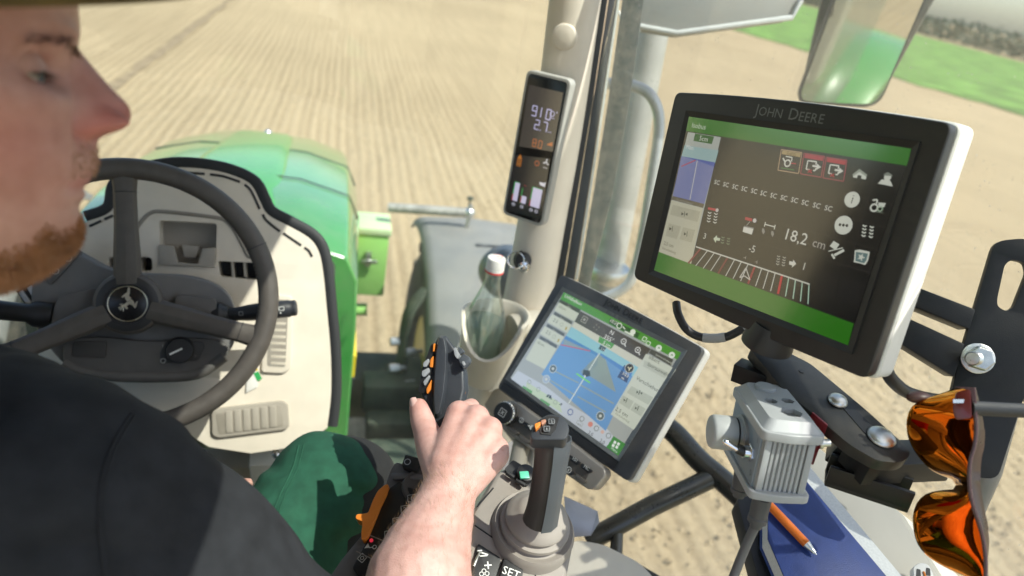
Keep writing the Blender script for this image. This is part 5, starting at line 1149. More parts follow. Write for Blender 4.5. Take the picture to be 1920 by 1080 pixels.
    g = G(); cen = sum(out, V()) / len(out)
    g.prism(out, 0 * VF.n, [p - VF.n * .035 for p in [cen + (q - cen) * .9 for q in out]]); lv = g.build('drive_lever', pm('lever_black', (.035, .04, .05), .42, var=.05, bump=.15, bs=1500), root, bevel=.006, seg=4, label='black drive lever with orange and grey buttons under the hand')
    g = G(); g.prism(rp(W((278, 126), (338, 130), (368, 250), (362, 420), (350, 640), (300, 830), (240, 850), (215, 700), (232, 420), (250, 240), k=-.002), .01), 0 * VF.n, rp(W((290, 150), (325, 154), (344, 260), (338, 420), (320, 620), (285, 780), (255, 800), (240, 680), (252, 420), (266, 250), k=.009), .01)); g.build('lever_ridge', MATS['lever_black'], lv, bevel=.004, seg=3)
    lk = lambda nm, m_, *p, k=.006, t=.008: (lambda g: (g.prism(rp(W(*p, k=k), .0015), -VF.n * t), g.build(nm, m_, lv, bevel=.0012)))(G())
    GREYB = pm('lever_button_grey', (.30, .31, .33), .4)
    lk('lever_button', ORANGE, (236, 200), (252, 196), (244, 262), (232, 268)); lk('lever_button', ORANGE, (212, 330), (238, 300), (232, 400), (206, 396)); lk('lever_button', ORANGE, (178, 580), (222, 500), (214, 585), (182, 625))
    lk('lever_button', GREYB, (150, 360), (195, 322), (204, 350), (172, 396), (150, 395)); lk('lever_button', GREYB, (140, 430), (196, 400), (204, 436), (160, 482), (138, 470)); lk('lever_button', GREYB, (150, 520), (200, 462), (208, 480), (164, 556))
    lk('lever_button_field', BLK, (214, 210), (240, 195), (226, 420), (170, 620), (108, 610), (140, 420), k=.003, t=.006)
    lk('lever_button', GREYB, (405, 240), (424, 228), (458, 290), (440, 330), (416, 300), k=.008, t=.01); lk('lever_button', MATS['slate_plastic'], (440, 226), (476, 236), (490, 262), (462, 292), k=.006, t=.01)
    lk('lever_button', MATS['slate_plastic'], (450, 330), (492, 284), (538, 310), (540, 350), (494, 410), (466, 384), k=.01, t=.012); lk('lever_button', GREYB, (472, 352), (492, 344), (508, 372), (490, 390), k=.0125, t=.004)
    g = G(); g.tube([VF.px(*z8(380, 850), -.02), P(850, 900, .86), P(858, 960, .90)], .02, 14); g.build('lever_stem', BLK, lv)
    g = G(); g.prism(W((488, 575), (506, 572), (500, 620), (482, 640), k=-.008), -VF.n * .006); g.build('lever_button', ORANGE, lv, bevel=.001)
armrest()
# ------------------------------------------------------------------ mounting frame right of the big monitor
def mount():
    root = thing('monitor_bracket', 'black steel bracket with slotted plate, flat bar and bolts carrying the larger monitor', 'bracket', P(1650, 830, .66))
    z = lambda x, y: (1300 + x / 2, 540 + y / 2)
    BF = plane_frame(P(1560, 760, .655), V((-.10, -.15, .98)), (1, 0, 0)); D = lambda *p, k=0: [BF.px(*z(*q), k) for q in p]
    GREYST = pm('worn_dark_steel', (.032, .032, .031), .42, .3, var=.25, vs=25, bump=.2, bs=900, dust=.12)
    slot = rp(D((512, 405), (585, 402), (700, 520), (640, 560)), .004)
    g = G(); g.plate(rp(D((208, 222), (330, 228), (440, 284), (640, 450), (815, 608), (806, 640), (770, 655), (690, 648), (590, 590), (330, 372)), .006, 4), [], -BF.n * .012); fb = g.build('flat_bar', GREYST, root, bevel=.0012)
    g = G(); g.prism(rp(D((545, 430), (580, 424), (680, 528), (650, 552), k=.0006), .004), -BF.n * .004); g.build('bar_slot', BLK, fb)
    for x, y, r_ in ((541, 424, .0185), (705, 560, .0255)):
        c = BF.px(*z(x, y), .001); g = G(); g.lathe(c, BF.n, [(r_ * .5, 0), (r_ * .5, .0012), (r_ * .42, .0035), (r_ * .25, .0052), (.0005, .006)], 28); g.build('carriage_bolt', ZINC, fb, ang=60)
    c = BF.px(*z(406, 312), .0002); g = G(); g.lathe(c, BF.n, [(.0028, 0), (.0028, .0006), (.0005, .0007)], 14); g.build('drill_hole', BLK, fb)
    # square tubes and the U channel below
    def beam(name, a, b, hw, hh, up=V((0, 0, 1)), open_=False, mat=STEELB, par=root):
        d = (b - a).normalized(); s_ = d.cross(up).normalized(); u_ = s_.cross(d)
        g = G()
        if not open_: g.box((a + b) / 2, d * ((b - a).length / 2), s_ * hw, u_ * hh)
        else:
            t = .0022
            g.box((a + b) / 2 - u_ * (hh - t), d * ((b - a).length / 2), s_ * hw, u_ * t)
            for q in (-1, 1): g.box((a + b) / 2 + s_ * q * (hw - t) + u_ * t * .5, d * ((b - a).length / 2), s_ * t, u_ * (hh - t))
        return g.build(name, mat, par, bevel=.0012)
    beam('cross_tube', P(1380, 692, .72), P(1475, 728, .69), .011, .010)
    beam('u_channel', P(1552, 878, .66), P(1708, 928, .635), .013, .012, open_=True)
    beam('strut', P(1560, 838, .68), P(1640, 890, .67), .012, .011)
    beam('strut', P(1600, 868, .64), P(1760, 862, .67), .017, .012)
    # slotted upright plate with the hex bolt
    pl = [(1865, 452), (1925, 446), (1990, 470), (1960, 620), (1870, 900), (1800, 890), (1768, 800), (1800, 670)]
    PF = plane_frame(P(1850, 620, .70), (-fwd + V((-.35, 0, .1))).normalized(), rgt); Q = lambda *p, k=0: [PF.px(*q, k) for q in p]
    g = G(); g.plate(rp(Q(*pl), .01, 4), [rp(Q((1884, 496), (1897, 486), (1922, 492), (1926, 512), (1900, 578), (1886, 584), (1870, 574), (1870, 560)), .004, 3)], -PF.n * .008); up_ = g.build('slotted_plate', STEELB, root, bevel=.001)
    c = PF.px(1832, 672, .0); n = PF.n
    g = G(); g.lathe(c, n, [(.0155, 0), (.0155, .0025), (.0145, .003), (.001, .003)], 28); g.build('washer', ZINC, up_)
    g = G(); g.lathe(c + n * .003, n, [(.0122, 0), (.0128, .002), (.0128, .010), (.0112, .0112), (.001, .0112)], 6); g.build('hex_nut', ZINC, up_, smooth=False, bevel=.0008)
    ax = (n + rgt * -.55).normalized(); g = G(); prof = []
    for i in range(13): prof += [(.0072, .010 + i * .0018), (.0065, .0109 + i * .0018)]
    g.lathe(c, ax, prof + [(.0058, .035), (.0005, .0358)], 20); g.build('threaded_stud', ZINC, up_, ang=20)
    # flat arms towards the monitor
    for a, b, c_, d_ in (((1700, 530), (1830, 580), (1818, 618), (1705, 572)), ((1690, 590), (1810, 645), (1790, 708), (1680, 640))):
        g = G(); g.prism([P(*a, .72), P(*b, .70), P(*c_, .70), P(*d_, .72)], -PF.n * .03); g.build('arm', STEELB, root, bevel=.002)
    g = G(); g.prism([P(1890, 690, .71), P(1990, 640, .70), P(1990, 790, .70), P(1890, 730, .71)], -PF.n * .02); g.build('arm', STEELB, root, bevel=.002)
    g = G(); g.tube([P(1815, 960, .74), P(1850, 880, .72), P(1880, 770, .715)], .014, 12); g.build('rear_tube', pm('grey_tube', (.2, .2, .2), .4, .4), root)
    # small red clamp plate behind the control box
    RF = plane_frame(P(1525, 800, .63), V((-.75, -.6, .1)), (0, 1, 0)); zr = lambda x, y: (1320 + x / 3.375, 680 + y / 3.375)
    g = G(); g.prism([P(*zr(650, 285), .655), P(*zr(782, 398), .615), P(*zr(692, 648), .625), P(*zr(660, 640), .64)], V((.003, .003, -.001))); rdp = g.build('red_clamp', pm('red_anodised', (.35, .012, .02), .35, .3), root, bevel=.0006)
    g = G(); cc = P(*zr(752, 508), .625); g.lathe(cc - rgt * .004, rgt, [(.0055, 0), (.0055, .003), (.0035, .0035), (.0035, .010), (.001, .0105)], 14); g.build('clamp_screw', ZINC, rdp)
mount()

# ------------------------------------------------------------------ grey control box
def control_box():
    A = V((.7057, .4073, 2.405)); W_ = V((.0453, -.0116, .0042)); D_ = V((.0224, .082, -.0152)); H_ = V((.0024, -.0113, -.0576))
    w_, d_, h_ = W_.normalized(), D_.normalized(), H_.normalized(); up = -h_
    root = thing('control_box', 'small grey ribbed aluminium control box with knob and toggle switch', 'control box', A + W_ / 2 + D_ / 2 + H_)
    GB = pm('grey_cast', (.36, .37, .38), .45, var=.06, vs=30, bump=.15, bs=900); GP = pm('blue_grey_panel', (.24, .28, .32), .4, var=.05)
    pt = lambda a, b, c: A + w_ * a + d_ * b + h_ * c                       # a along the ribbed front, b to the back, c down
    LW, LD, LH = W_.length, D_.length, H_.length
    # body with ribs on the front
    sec = [(.0, .002)]
    g = G(); prof = [(0.001, .003)]
    n = 7
    for i in range(n):
        x0 = .008 + i * (LW - .016) / n; x1 = x0 + (LW - .016) / n
        prof += [(x0, .001), (x0 + (x1 - x0) * .25, -.0012), (x0 + (x1 - x0) * .75, -.0012), (x1, .001)]
    prof += [(LW - .001, .003), (LW - .001, LD - .002), (.001, LD - .002)]
    g.loft([[pt(a, b, 0.002) for a, b in prof], [pt(a, b, LH - .002) for a, b in prof]]); g.build('ribbed_body', GB, root, ang=20)
    for a in (.0045, LW - .0045): g = G(); g.box(pt(a, -.0002, LH / 2), w_ * .003, d_ * .0016, h_ * (LH / 2 - .002)); g.build('corner_rail', GB, root, bevel=.0007)
    # side panel carrying knob and toggle
    g = G(); g.prism([pt(-.0012, .004, .004), pt(-.0012, LD - .004, .004), pt(-.0012, LD - .004, LH - .004), pt(-.0012, .004, LH - .004)], w_ * .003); sp = g.build('side_panel', GP, root, bevel=.0004)
    # lid and base: rounded plates with overhang
    def plate(c0, c1, ov, name, mat, bev):
        o = rp([pt(-ov, -ov, c0), pt(LW * .45, -ov * 1.9, c0), pt(LW + ov, -ov, c0), pt(LW + ov, LD + ov * .5, c0), pt(LW * .5, LD + ov * 1.2, c0), pt(-ov, LD + ov * .5, c0)], .006, 4)
        g = G(); g.prism(o, h_ * (c1 - c0)); return g.build(name, mat, root, bevel=bev, seg=3)
    lid = plate(-.006, .003, .0045, 'lid_rim', GB, .0015); plate(LH - .004, LH + .004, .004, 'base_plate', GB, .0015)
    m_ = .004; o = rp([pt(m_, m_, -.014), pt(LW - m_, m_, -.014), pt(LW - m_, LD - m_, -.014), pt(m_, LD - m_, -.014)], .007, 4)
    o2 = rp([pt(-.003, -.004, -.0055), pt(LW + .003, -.004, -.0055), pt(LW + .003, LD + .003, -.0055), pt(-.003, LD + .003, -.0055)], .008, 4)
    hx = lambda a, b, r_, c, sq=1: [pt(a + r_ * math.cos(t), b + r_ * sq * math.sin(t), c) for t in [math.pi / 3 * i for i in range(6)]]
    hs = [(LW * .36, LD * .50, .0065, .9), (LW * .72, LD * .54, .0065, .9), (LW * .60, LD * .25, .0105, .9)]
    g = G(); g.loft([o2, o], cap=False)
    g.plate(o, [hx(a, b, r_, -.014, s_) for a, b, r_, s_ in hs], h_ * .005)
    lt = g.build('lid', GB, root, ang=40)
    for a, b, r_, s_ in hs: g = G(); g.prism(hx(a, b, r_ * 1.05, -.0092, s_), h_ * .002); g.build('hex_recess', pm('recess_grey', (.22, .225, .23), .5), lt)
    g = G(); g.lathe(pt(LW * .44, LD * .82, -.014), up, [(.0098, -.002), (.0098, .0022), (.009, .003), (.001, .0032)], 28); g.build('push_button', GB, lt)
    for a, b in ((LW * .25, .0012), (LW - .004, .004), (LW * .35, LD - .002)): g = G(); g.lathe(pt(a, b, -.0065), up, [(.0022, 0), (.0022, .0012), (.0014, .0008), (.0003, .0006)], 12); g.build('lid_screw', ZINC, lt)
    kc = pt(-.0012, LD * .56, LH * .44)
    g = G(); g.lathe(kc, -w_, [(.0185, -.001), (.0185, .003), (.016, .0035), (.0158, .006)], 36); g.build('knob_base', GB, root)
    g = G(); g.lathe(kc - w_ * .0058, -w_, [(.0152, 0), (.0152, .0022)], 36); g.build('knob_gasket', BLK, root)
    g = G(); g.lathe(kc - w_ * .0078, -w_, [(.0155, 0), (.0165, .002), (.0163, .020), (.0150, .0225), (.012, .0235), (.001, .024)], 40); g.build('knob', pm('knob_grey', (.40, .41, .41), .5), root, ang=50)
    tc_ = pt(-.0012, LD * .20, LH * .47)
    g = G(); g.lathe(tc_, -w_, [(.0085, 0), (.0085, .0022), (.0078, .0026)], 6); g.lathe(tc_, -w_, [(.0062, .002), (.0062, .0075), (.0048, .008), (.001, .008)], 20); tg = g.build('toggle_base', CHROME, root, ang=30)
    g = G(); tip = tc_ - w_ * .024 + d_ * .004 - h_ * .006; g.tube([tc_ - w_ * .007, tc_ - w_ * .0125 + d_ * .001 - h_ * .002], .0048, 14); g.build('toggle_boot', BLK, tg)
    g = G(); g.tube([tc_ - w_ * .010, tip], [.0022, .0030], 12); g.ball(tip, .003); g.build('toggle_lever', CHROME, tg)
    kf = Fr(pt(-.0014, LD * .11, LH * .74), d_, h_); kf.n = -w_; k = Ink(kf, .0002, .0001, lit=False); k.ring(0, 0, .0015, .0006, '303438', 1, 14, .0026); k.build('zero_mark', sp)
    kf = Fr(pt(-.0014, LD * .10, LH * .18), d_, h_); kf.n = -w_; k = Ink(kf, .0002, .0001, lit=False); k.line([(0, -.0024), (0, .0024)], .0007, '303438', 1); k.build('one_mark', sp)
    # plugs and cable
    for a, b, L2 in ((.010, LD * .62, .034), (.016, LD * .16, .040)):
        c = pt(a, b, LH + .004); dn = h_
        g = G(); g.lathe(c, dn, [(.0075, 0), (.0075, .006), (.0068, .0065), (.0088, .008), (.0082, L2 * .7), (.0090, L2 * .72), (.0088, L2 * .85), (.006, L2 * .88), (.0055, L2), (.001, L2)], 20); pg = g.build('cable_plug', pm('plug_grey', (.075, .075, .08), .5), root, ang=40)
        if L2 > .036:
            s_ = c + dn * L2 * .9; g = G(); g.tube(spl([s_, s_ + V((-.004, -.004, -.03)), s_ + V((-.012, -.015, -.07)), s_ + V((-.02, -.03, -.12)), s_ + V((-.01, -.03, -.2))], 6), .0045, 12); g.build('cable', pm('cable_grey', (.10, .10, .105), .5), pg)
control_box()

# ------------------------------------------------------------------ sunglasses hanging by the plate
def glasses():
    z = lambda x, y: (1660 + x / 2.842, 700 + y / 2.842)
    root = thing('sunglasses', 'wraparound sunglasses with orange mirrored lens hanging beside the slotted plate', 'sunglasses', P(1780, 1080, .56))
    F0 = plane_frame(P(1770, 900, .575), (-fwd * .8 + rgt * -.55 + upv * .12).normalized(), rgt)
    cc = F0.px(1800, 900)
    lm, t, b = newmat('mirrored_lens'); N = t.nodes; L = t.links
    b.inputs['Metallic'].default_value = 1; b.inputs['Roughness'].default_value = .04
    lw = N.new('ShaderNodeLayerWeight'); lw.inputs[0].default_value = .35; cr = N.new('ShaderNodeValToRGB'); e = cr.color_ramp.elements
    e[0].color = (.60, .07, .005, 1); e[1].color = (1, .55, .03, 1); L.new(lw.outputs['Facing'], cr.inputs[0]); L.new(cr.outputs[0], b.inputs['Base Color'])
    left = [(375, 75), (310, 100), (230, 128), (150, 160), (112, 205), (96, 270), (102, 340), (125, 405), (165, 465), (225, 530), (290, 565), (345, 585), (366, 606), (368, 640), (330, 644), (260, 652), (200, 670), (155, 712), (131, 780), (134, 860), (156, 940), (215, 1010), (300, 1062), (400, 1110), (480, 1140)]
    right = [(470, 75), (474, 120), (478, 200), (484, 300), (474, 390), (456, 450), (447, 520), (447, 590), (455, 650), (472, 720), (495, 790), (518, 870), (530, 940), (535, 1010), (534, 1080), (528, 1140)]
    li = spl([(x, y, 0) for x, y in left], 2); ri = spl([(x, y, 0) for x, y in right], 3)
    # resample both edges by arc length, then bow the shield outwards between them
    def res(c, n):
        s_ = [0]
        for p, q in zip(c, c[1:]): s_.append(s_[-1] + (q - p).length)
        out = []; j = 0
        for i in range(n):
            t_ = s_[-1] * i / (n - 1)
            while j < len(c) - 2 and s_[j + 1] < t_: j += 1
            f_ = (t_ - s_[j]) / max(1e-9, s_[j + 1] - s_[j]); out.append(c[j].lerp(c[j + 1], f_))
        return out
    n, m = 46, 14; lr = []
    le = res(li, n)
    for i in range(n):
        y = le[i].y; rx = min(ri, key=lambda p: abs(p.y - (75 + (1140 - 75) * (i / (n - 1))) )); row = []
        for j in range(m + 1):
            t_ = j / m; q = le[i].lerp(rx, t_); p = F0.px(*z(q.x, q.y)); r_ = (p - cc)
            bow = .022 * (1 - t_) ** 1.5 + .010 * math.cos((q.y - 600) / 560 * 1.5) * (1 - t_)
            row.append(p - F0.n * bow)
        lr.append(row)
    g = G(); vs_ = [p for r_ in lr for p in r_]; k = len(vs_); W_ = m + 1
    fs_ = [(i * W_ + j, i * W_ + j + 1, (i + 1) * W_ + j + 1, (i + 1) * W_ + j) for i in range(n - 1) for j in range(m)]
    th = -F0.n * .0018
    vs2 = [p + th for p in vs_]; fs_ += [tuple(a + k for a in f_[::-1]) for f_ in fs_]
    per = [j for j in range(m)] + [i * W_ + m for i in range(n - 1)] + [(n - 1) * W_ + j for j in range(m, 0, -1)] + [i * W_ for i in range(n - 1, 0, -1)]
    fs_ += [(a, b_, b_ + k, a + k) for a, b_ in zip(per, per[1:] + per[:1])]
    g.add(vs_ + vs2, fs_); ln = g.build('lens', lm, root, ang=60)
    rim = [r_[-1] for r_ in lr]
    g = G(); g.tube(rim, .0016, 8); g.build('lens_edge', pm('clear_edge', (.10, .05, .05), .25), root)
    rim2 = [p + rgt * (.0095 * math.sin(math.pi * min(1, i / (n - 1) + .06))) - F0.n * .006 for i, p in enumerate(rim)]
    g = G(); g.loft([[a + rgt * .0015, b_, b_ - F0.n * .003, a + rgt * .0015 - F0.n * .003] for a, b_ in zip(rim, rim2)]); g.build('brow_bar', pm('brow_plastic', (.035, .012, .013), .3), root)
    # hinge block and temple
    q = lambda x, y, k_=.003: F0.px(*z(x, y), k_)
    g = G(); g.prism(rp([q(375, 100), (q(455, 82)), q(462, 240), q(372, 250), q(358, 190)], .003), -F0.n * .006); g.build('hinge_block', pm('dark_red_plastic', (.12, .012, .01), .3, coat=.4), root, bevel=.0012)
    g = G(); g.box(q(396, 148, .0042), rgt * .0055, upv * .0016, F0.n * .0008); g.build('hinge_pin', CHROME, root)
    g = G(); g.prism(rp([q(360, 70, .002), q(474, 74, .002), q(486, 200, .001), q(470, 205, .001), q(455, 92, .002)], .002), -F0.n * .004); g.build('lens_clip', pm('clear_edge', (.10, .05, .05), .25), root)
    g = G(); a = q(455, 185, .0); b_ = a + rgt * .16 - upv * .012 + fwd * .03; g.tube([a, a.lerp(b_, .5), b_], .0042, 10, flat=1.5, ref=rgt.cross(upv)); g.build('temple', BLK, root)
    g = G(); a = P(1722, 745, .62); g.ball(a, .007, 12, 8, rgt * 1.6, upv * .8, fwd); g.build('temple_tip', pm('brown_rubber', (.09, .04, .03), .4), root)
glasses()

# ------------------------------------------------------------------ sill, notebook, pen, rails
def sill():
    SF = plane_frame(P(1600, 990, .83), V((-.18, -.25, .95)), (1, 0, 0)); D = lambda *p, k=0: [SF.px(*q, k) for q in p]
    g = G(); g.prism(rp(D((1480, 840), (1535, 838), (1720, 985), (1830, 1120), (1700, 1160), (1560, 1100)), .006), -SF.n * .03); sl = g.build('side_sill', pm('pale_sill', (.50, .47, .41), .5, var=.06, vs=10, dust=.2), TR, bevel=.006)
    g = G(); g.prism(rp(D((1380, 930), (1430, 920), (1500, 1000), (1530, 1110), (1470, 1180), (1420, 1080)), .01), -SF.n * .03); g.build('door_pocket', pm('pocket_black', (.02, .02, .024), .45), TR, bevel=.008)
    # notebook: covers, page block
    nb = thing('notebook', 'thick navy blue hardcover notebook lying on the side sill', 'notebook', SF.px(1580, 1010))
    NAVY = pm('navy_cover', (.02, .045, .19), .45, var=.12, vs=60, bump=.3, bs=900)
    out = D((1440, 905), (1494, 880), (1664, 1082), (1620, 1150), (1500, 1150), (1440, 1010), k=.034)
    g = G(); g.prism(out, -SF.n * .0025); g.build('front_cover', NAVY, nb, bevel=.0006)
    pg = [p - SF.n * .0026 for p in D((1440, 904), (1514, 866), (1694, 1080), (1640, 1146), (1500, 1146), (1440, 1010), k=.034)]
    g = G(); g.prism(pg, -SF.n * .020); g.build('page_block', pm('paper_edge', (.72, .72, .70), .8, var=.08, vs=400), nb, smooth=False)
    bc = [p - SF.n * .0228 for p in D((1436, 900), (1522, 856), (1712, 1076), (1640, 1155), (1500, 1155), (1436, 1010), k=.034)]
    g = G(); g.prism(bc, -SF.n * .0025); g.build('back_cover', pm('navy_back', (.03, .06, .2), .45), nb, bevel=.0006)
    # ball pen
    a, b = SF.px(1440, 944, .042), SF.px(1531, 1040, .040); d = (b - a).normalized(); L_ = (b - a).length
    pn = thing('pen', 'orange ballpoint pen lying on the navy notebook', 'pen', (a + b) / 2)
    g = G(); g.lathe(a, d, [(.0042, 0), (.0050, .002), (.0052, L_ * .4), (.0050, L_ * .80)], 20); g.build('barrel', pm('orange_pen', (.72, .17, .02), .35), pn, ang=50)
    g = G(); g.lathe(a + d * (L_ * .80), d, [(.0050, 0), (.0046, .002), (.0022, L_ * .17), (.0009, L_ * .175), (.0007, L_ * .2), (.0002, L_ * .205)], 20); g.build('tip', ZINC, pn, ang=50)
    # small white key fob
    kb = thing('key_fob', 'small white key fob with dark buttons at the bottom right edge', 'key fob', SF.px(1735, 1072, .02))
    g = G(); g.prism(rp(D((1712, 1062), (1726, 1054), (1742, 1058), (1752, 1080), (1748, 1110), (1716, 1110), k=.028), .004), -SF.n * .010); g.build('fob_body', WHT, kb, bevel=.003, seg=3)
    for x, y in ((1722, 1074), (1740, 1072)): g = G(); g.prism(rp(D((x - 3, y - 8), (x + 4, y - 6), (x + 5, y + 8), (x - 4, y + 7), k=.0285), .001), -SF.n * .002); g.build('fob_button', BLK, kb)
    g = G(); g.tube(D((1732, 1072), (1735, 1082), (1733, 1092), k=.0288), .0012, 8); g.build('fob_stripe', ORANGE, kb)
    # black door rail: bent tube with its cross tube and strut
    rail = spl([P(1200, 775, 1.20), P(1258, 806, 1.17), P(1310, 862, 1.13), P(1360, 905, 1.10), P(1420, 965, 1.06), P(1480, 1060, 1.0), P(1510, 1180, .97)], 6)
    TUBE = pm('gloss_black_tube', (.022, .022, .021), .3, var=.15, coat=.3)
    g = G(); g.tube(rail, .0185, 16); rl = g.build('door_rail', TUBE, TR)
    g = G(); g.tube([P(1100, 1016, 1.08), P(1220, 950, 1.09), P(1330, 898, 1.11)], .0165, 16); cr_ = g.build('cross_rail', TUBE, rl)
    g = G(); g.tube([P(1158, 985, 1.09), P(1155, 1045, 1.05)], .010, 12); g.build('rail_strut', TUBE, rl)
    g = G(); g.tube([P(1175, 1055, 1.02), P(1260, 1105, .98)], .008, 10); g.build('rail_strut', TUBE, rl)
    # pale side panel at the bottom, and the folded paper behind the joystick
    KF = plane_frame(P(1120, 1050, .98), V((-.2, -.4, .9)), (1, 0, 0)); D2 = lambda *p, k=0: [KF.px(*q, k) for q in p]
    g = G(); g.prism(rp(D2((1040, 1030), (1080, 1012), (1130, 1020), (1200, 1055), (1260, 1120), (1030, 1140)), .012), -KF.n * .05); g.build('side_console', BEIGE, TR, bevel=.01, seg=3)
    g = G(); g.prism([P(1058, 930, 1.05), P(1120, 958, 1.03), P(1124, 978, 1.02), P(1108, 1004, 1.02), P(1062, 1008, 1.03)], -KF.n * .0012); tag(g.build('folded_sheet', pm('pale_lilac_paper', (.62, .63, .72), .6), None), 'pale lilac sheet tucked between joystick and black rail', 'paper')
    # light handrail outside the glass, and a tube in place of the pillar's apparent reflection
    HR = pm('brushed_rail', (.50, .51, .50), .4, .5, var=.1)
    hr = spl([P(1140, 157, 1.62), P(1185, 160, 1.62), P(1222, 182, 1.62), P(1236, 235, 1.64), P(1222, 340, 1.68), P(1200, 470, 1.75), P(1176, 535, 1.78), P(1120, 562, 1.80), P(1080, 560, 1.8)], 6)
    g = G(); g.tube(hr, .0135, 14); g.build('outer_handrail', HR, TR)
    g = G(); g.tube([P(1245, -60, 1.78), P(1232, 0, 1.8), P(1140, 505, 2.08), P(1112, 640, 2.2)], .047, 24); ex = g.build('pale_column', pm('pale_column_grey', (.46, .46, .43), .45, .3, var=.12, vs=10, dust=.3), TR)
    g = G(); g.lathe(P(1137, 520, 2.03), V((0, 0, 1)), [(.06, 0), (.064, .01), (.064, .03), (.06, .04)], 28); g.build('pale_column_clamp', ZINC, ex)
    # grey work-light visor above
    VF = plane_frame(P(1330, 30, 1.45), (-fwd + V((0, 0, -.2))).normalized(), rgt); o = [VF.px(*p) for p in ((1200, -120), (1560, -120), (1500, 0), (1486, 34), (1270, 64), (1200, 52), (1180, 40))]
    g = G(); g.prism(rp(o, .01), -VF.n * .05); vz = g.build('outer_visor', pm('visor_grey', (.22, .23, .22), .55, dust=.5, vs=12), TR, bevel=.006)
    g = G(); g.tube([VF.px(*p, .004) for p in ((1182, 46), (1270, 62), (1485, 33), (1502, 0))], .006, 10); g.build('visor_edge', pm('edge_pale', (.55, .56, .54), .4), vz)
    g = G(); g.tube(spl([P(1160, 20, 1.3), P(1168, 45, 1.3), P(1185, 60, 1.3), P(1198, 46, 1.3)], 5), .002, 8); g.tube(spl([P(1160, 55, 1.3), P(1180, 62, 1.3), P(1200, 58, 1.3)], 5), .002, 8); stuff(g.build('wire_loop', pm('pale_wire', (.6, .62, .6), .4), TR))
sill()
# ------------------------------------------------------------------ the driver
def skin_material():
    m, t, b = newmat('skin'); N = t.nodes; L = t.links
    at = N.new('ShaderNodeAttribute'); at.attribute_name = 'tint'; tc = N.new('ShaderNodeTexCoord')
    nz = N.new('ShaderNodeTexNoise'); nz.inputs['Scale'].default_value = 110; nz.inputs['Detail'].default_value = 5; L.new(tc.outputs['Object'], nz.inputs['Vector'])
    n2 = N.new('ShaderNodeTexNoise'); n2.inputs['Scale'].default_value = 26; n2.inputs['Detail'].default_value = 3; L.new(tc.outputs['Object'], n2.inputs['Vector'])
    cr = N.new('ShaderNodeValToRGB'); cr.color_ramp.elements[0].position = .3; cr.color_ramp.elements[1].position = .7
    cr.color_ramp.elements[0].color = (.80, .70, .68, 1); cr.color_ramp.elements[1].color = (1.0, 1.0, 1.0, 1); L.new(n2.outputs['Fac'], cr.inputs[0])
    c2 = N.new('ShaderNodeValToRGB'); c2.color_ramp.elements[0].position = .25; c2.color_ramp.elements[1].position = .6
    c2.color_ramp.elements[0].color = (.88, .82, .80, 1); c2.color_ramp.elements[1].color = (1, 1, 1, 1); L.new(nz.outputs['Fac'], c2.inputs[0])
    mx = N.new('ShaderNodeMix'); mx.data_type = 'RGBA'; mx.blend_type = 'MULTIPLY'; mx.inputs[0].default_value = 1; L.new(at.outputs['Color'], mx.inputs[6]); L.new(cr.outputs[0], mx.inputs[7])
    m2 = N.new('ShaderNodeMix'); m2.data_type = 'RGBA'; m2.blend_type = 'MULTIPLY'; m2.inputs[0].default_value = 1; L.new(mx.outputs[2], m2.inputs[6]); L.new(c2.outputs[0], m2.inputs[7])
    L.new(m2.outputs[2], b.inputs['Base Color'])
    b.inputs['Roughness'].default_value = .52; b.inputs['Subsurface Weight'].default_value = .15; b.inputs['Subsurface Radius'].default_value = (1, .35, .2); b.inputs['Subsurface Scale'].default_value = .004
    n3 = N.new('ShaderNodeTexNoise'); n3.inputs['Scale'].default_value = 900; n3.inputs['Detail'].default_value = 4; L.new(tc.outputs['Object'], n3.inputs['Vector'])
    bp = N.new('ShaderNodeBump'); bp.inputs['Strength'].default_value = .6; bp.inputs['Distance'].default_value = .0008; L.new(n3.outputs['Fac'], bp.inputs['Height']); L.new(bp.outputs[0], b.inputs['Normal'])
    return m
SKIN = skin_material()
HD = .385; HS = HD / 1280                                     # one head unit (0.3 mm)
hy = -ray(150, 300).normalized(); hx = (rgt - hy * rgt.dot(hy)).normalized(); hz_ = hy.cross(hx); hz_ = hz_ if hz_.dot(upv) > 0 else -hz_
HO = P(141, 80, HD)
def H(x, y, z): return HO + (hx * (x * .88 + z * .105) + hy * y + hz_ * z) * HS  # x ahead of the face, y to the camera side, z up
def interp(tab, z):
    i = int(math.floor(z)) + 640; i = 0 if i < 0 else (1098 if i > 1098 else i); f_ = z + 640 - i
    return tab[i] + (tab[i + 1] - tab[i]) * f_
def smooth_tab(tab, n=10):
    p = spl([(a, b, 0) for a, b in tab], n)[::-1]; zz = np.arange(-640, 461); return [float(v) for v in np.interp(zz, [q.x for q in p], [q.y for q in p])]
PROF = smooth_tab([(420, -330), (400, -250), (350, -140), (280, -70), (200, -25), (120, -2), (60, 6), (20, 8), (4, 1), (-6, 1), (-36, 28), (-75, 64), (-98, 89), (-111, 101), (-123, 106), (-135, 106), (-146, 101), (-156, 89), (-164, 71), (-171, 54), (-178, 45), (-186, 43), (-200, 42), (-216, 44), (-232, 40), (-248, 33), (-258, 28), (-266, 19), (-273, 18), (-282, 21), (-292, 17), (-306, 11), (-325, 12), (-345, 12), (-362, 6), (-380, -8), (-397, -28), (-418, -58), (-440, -110), (-455, -190), (-480, -262), (-600, -290)], 6)
BASE = smooth_tab([(420, -330), (400, -250), (350, -140), (280, -70), (200, -25), (120, -2), (60, 4), (0, 0), (-60, 2), (-120, 12), (-180, 24), (-216, 28), (-260, 20), (-300, 10), (-340, 8), (-371, -4), (-397, -28), (-418, -58), (-440, -110), (-455, -190), (-480, -262), (-600, -290)], 6)
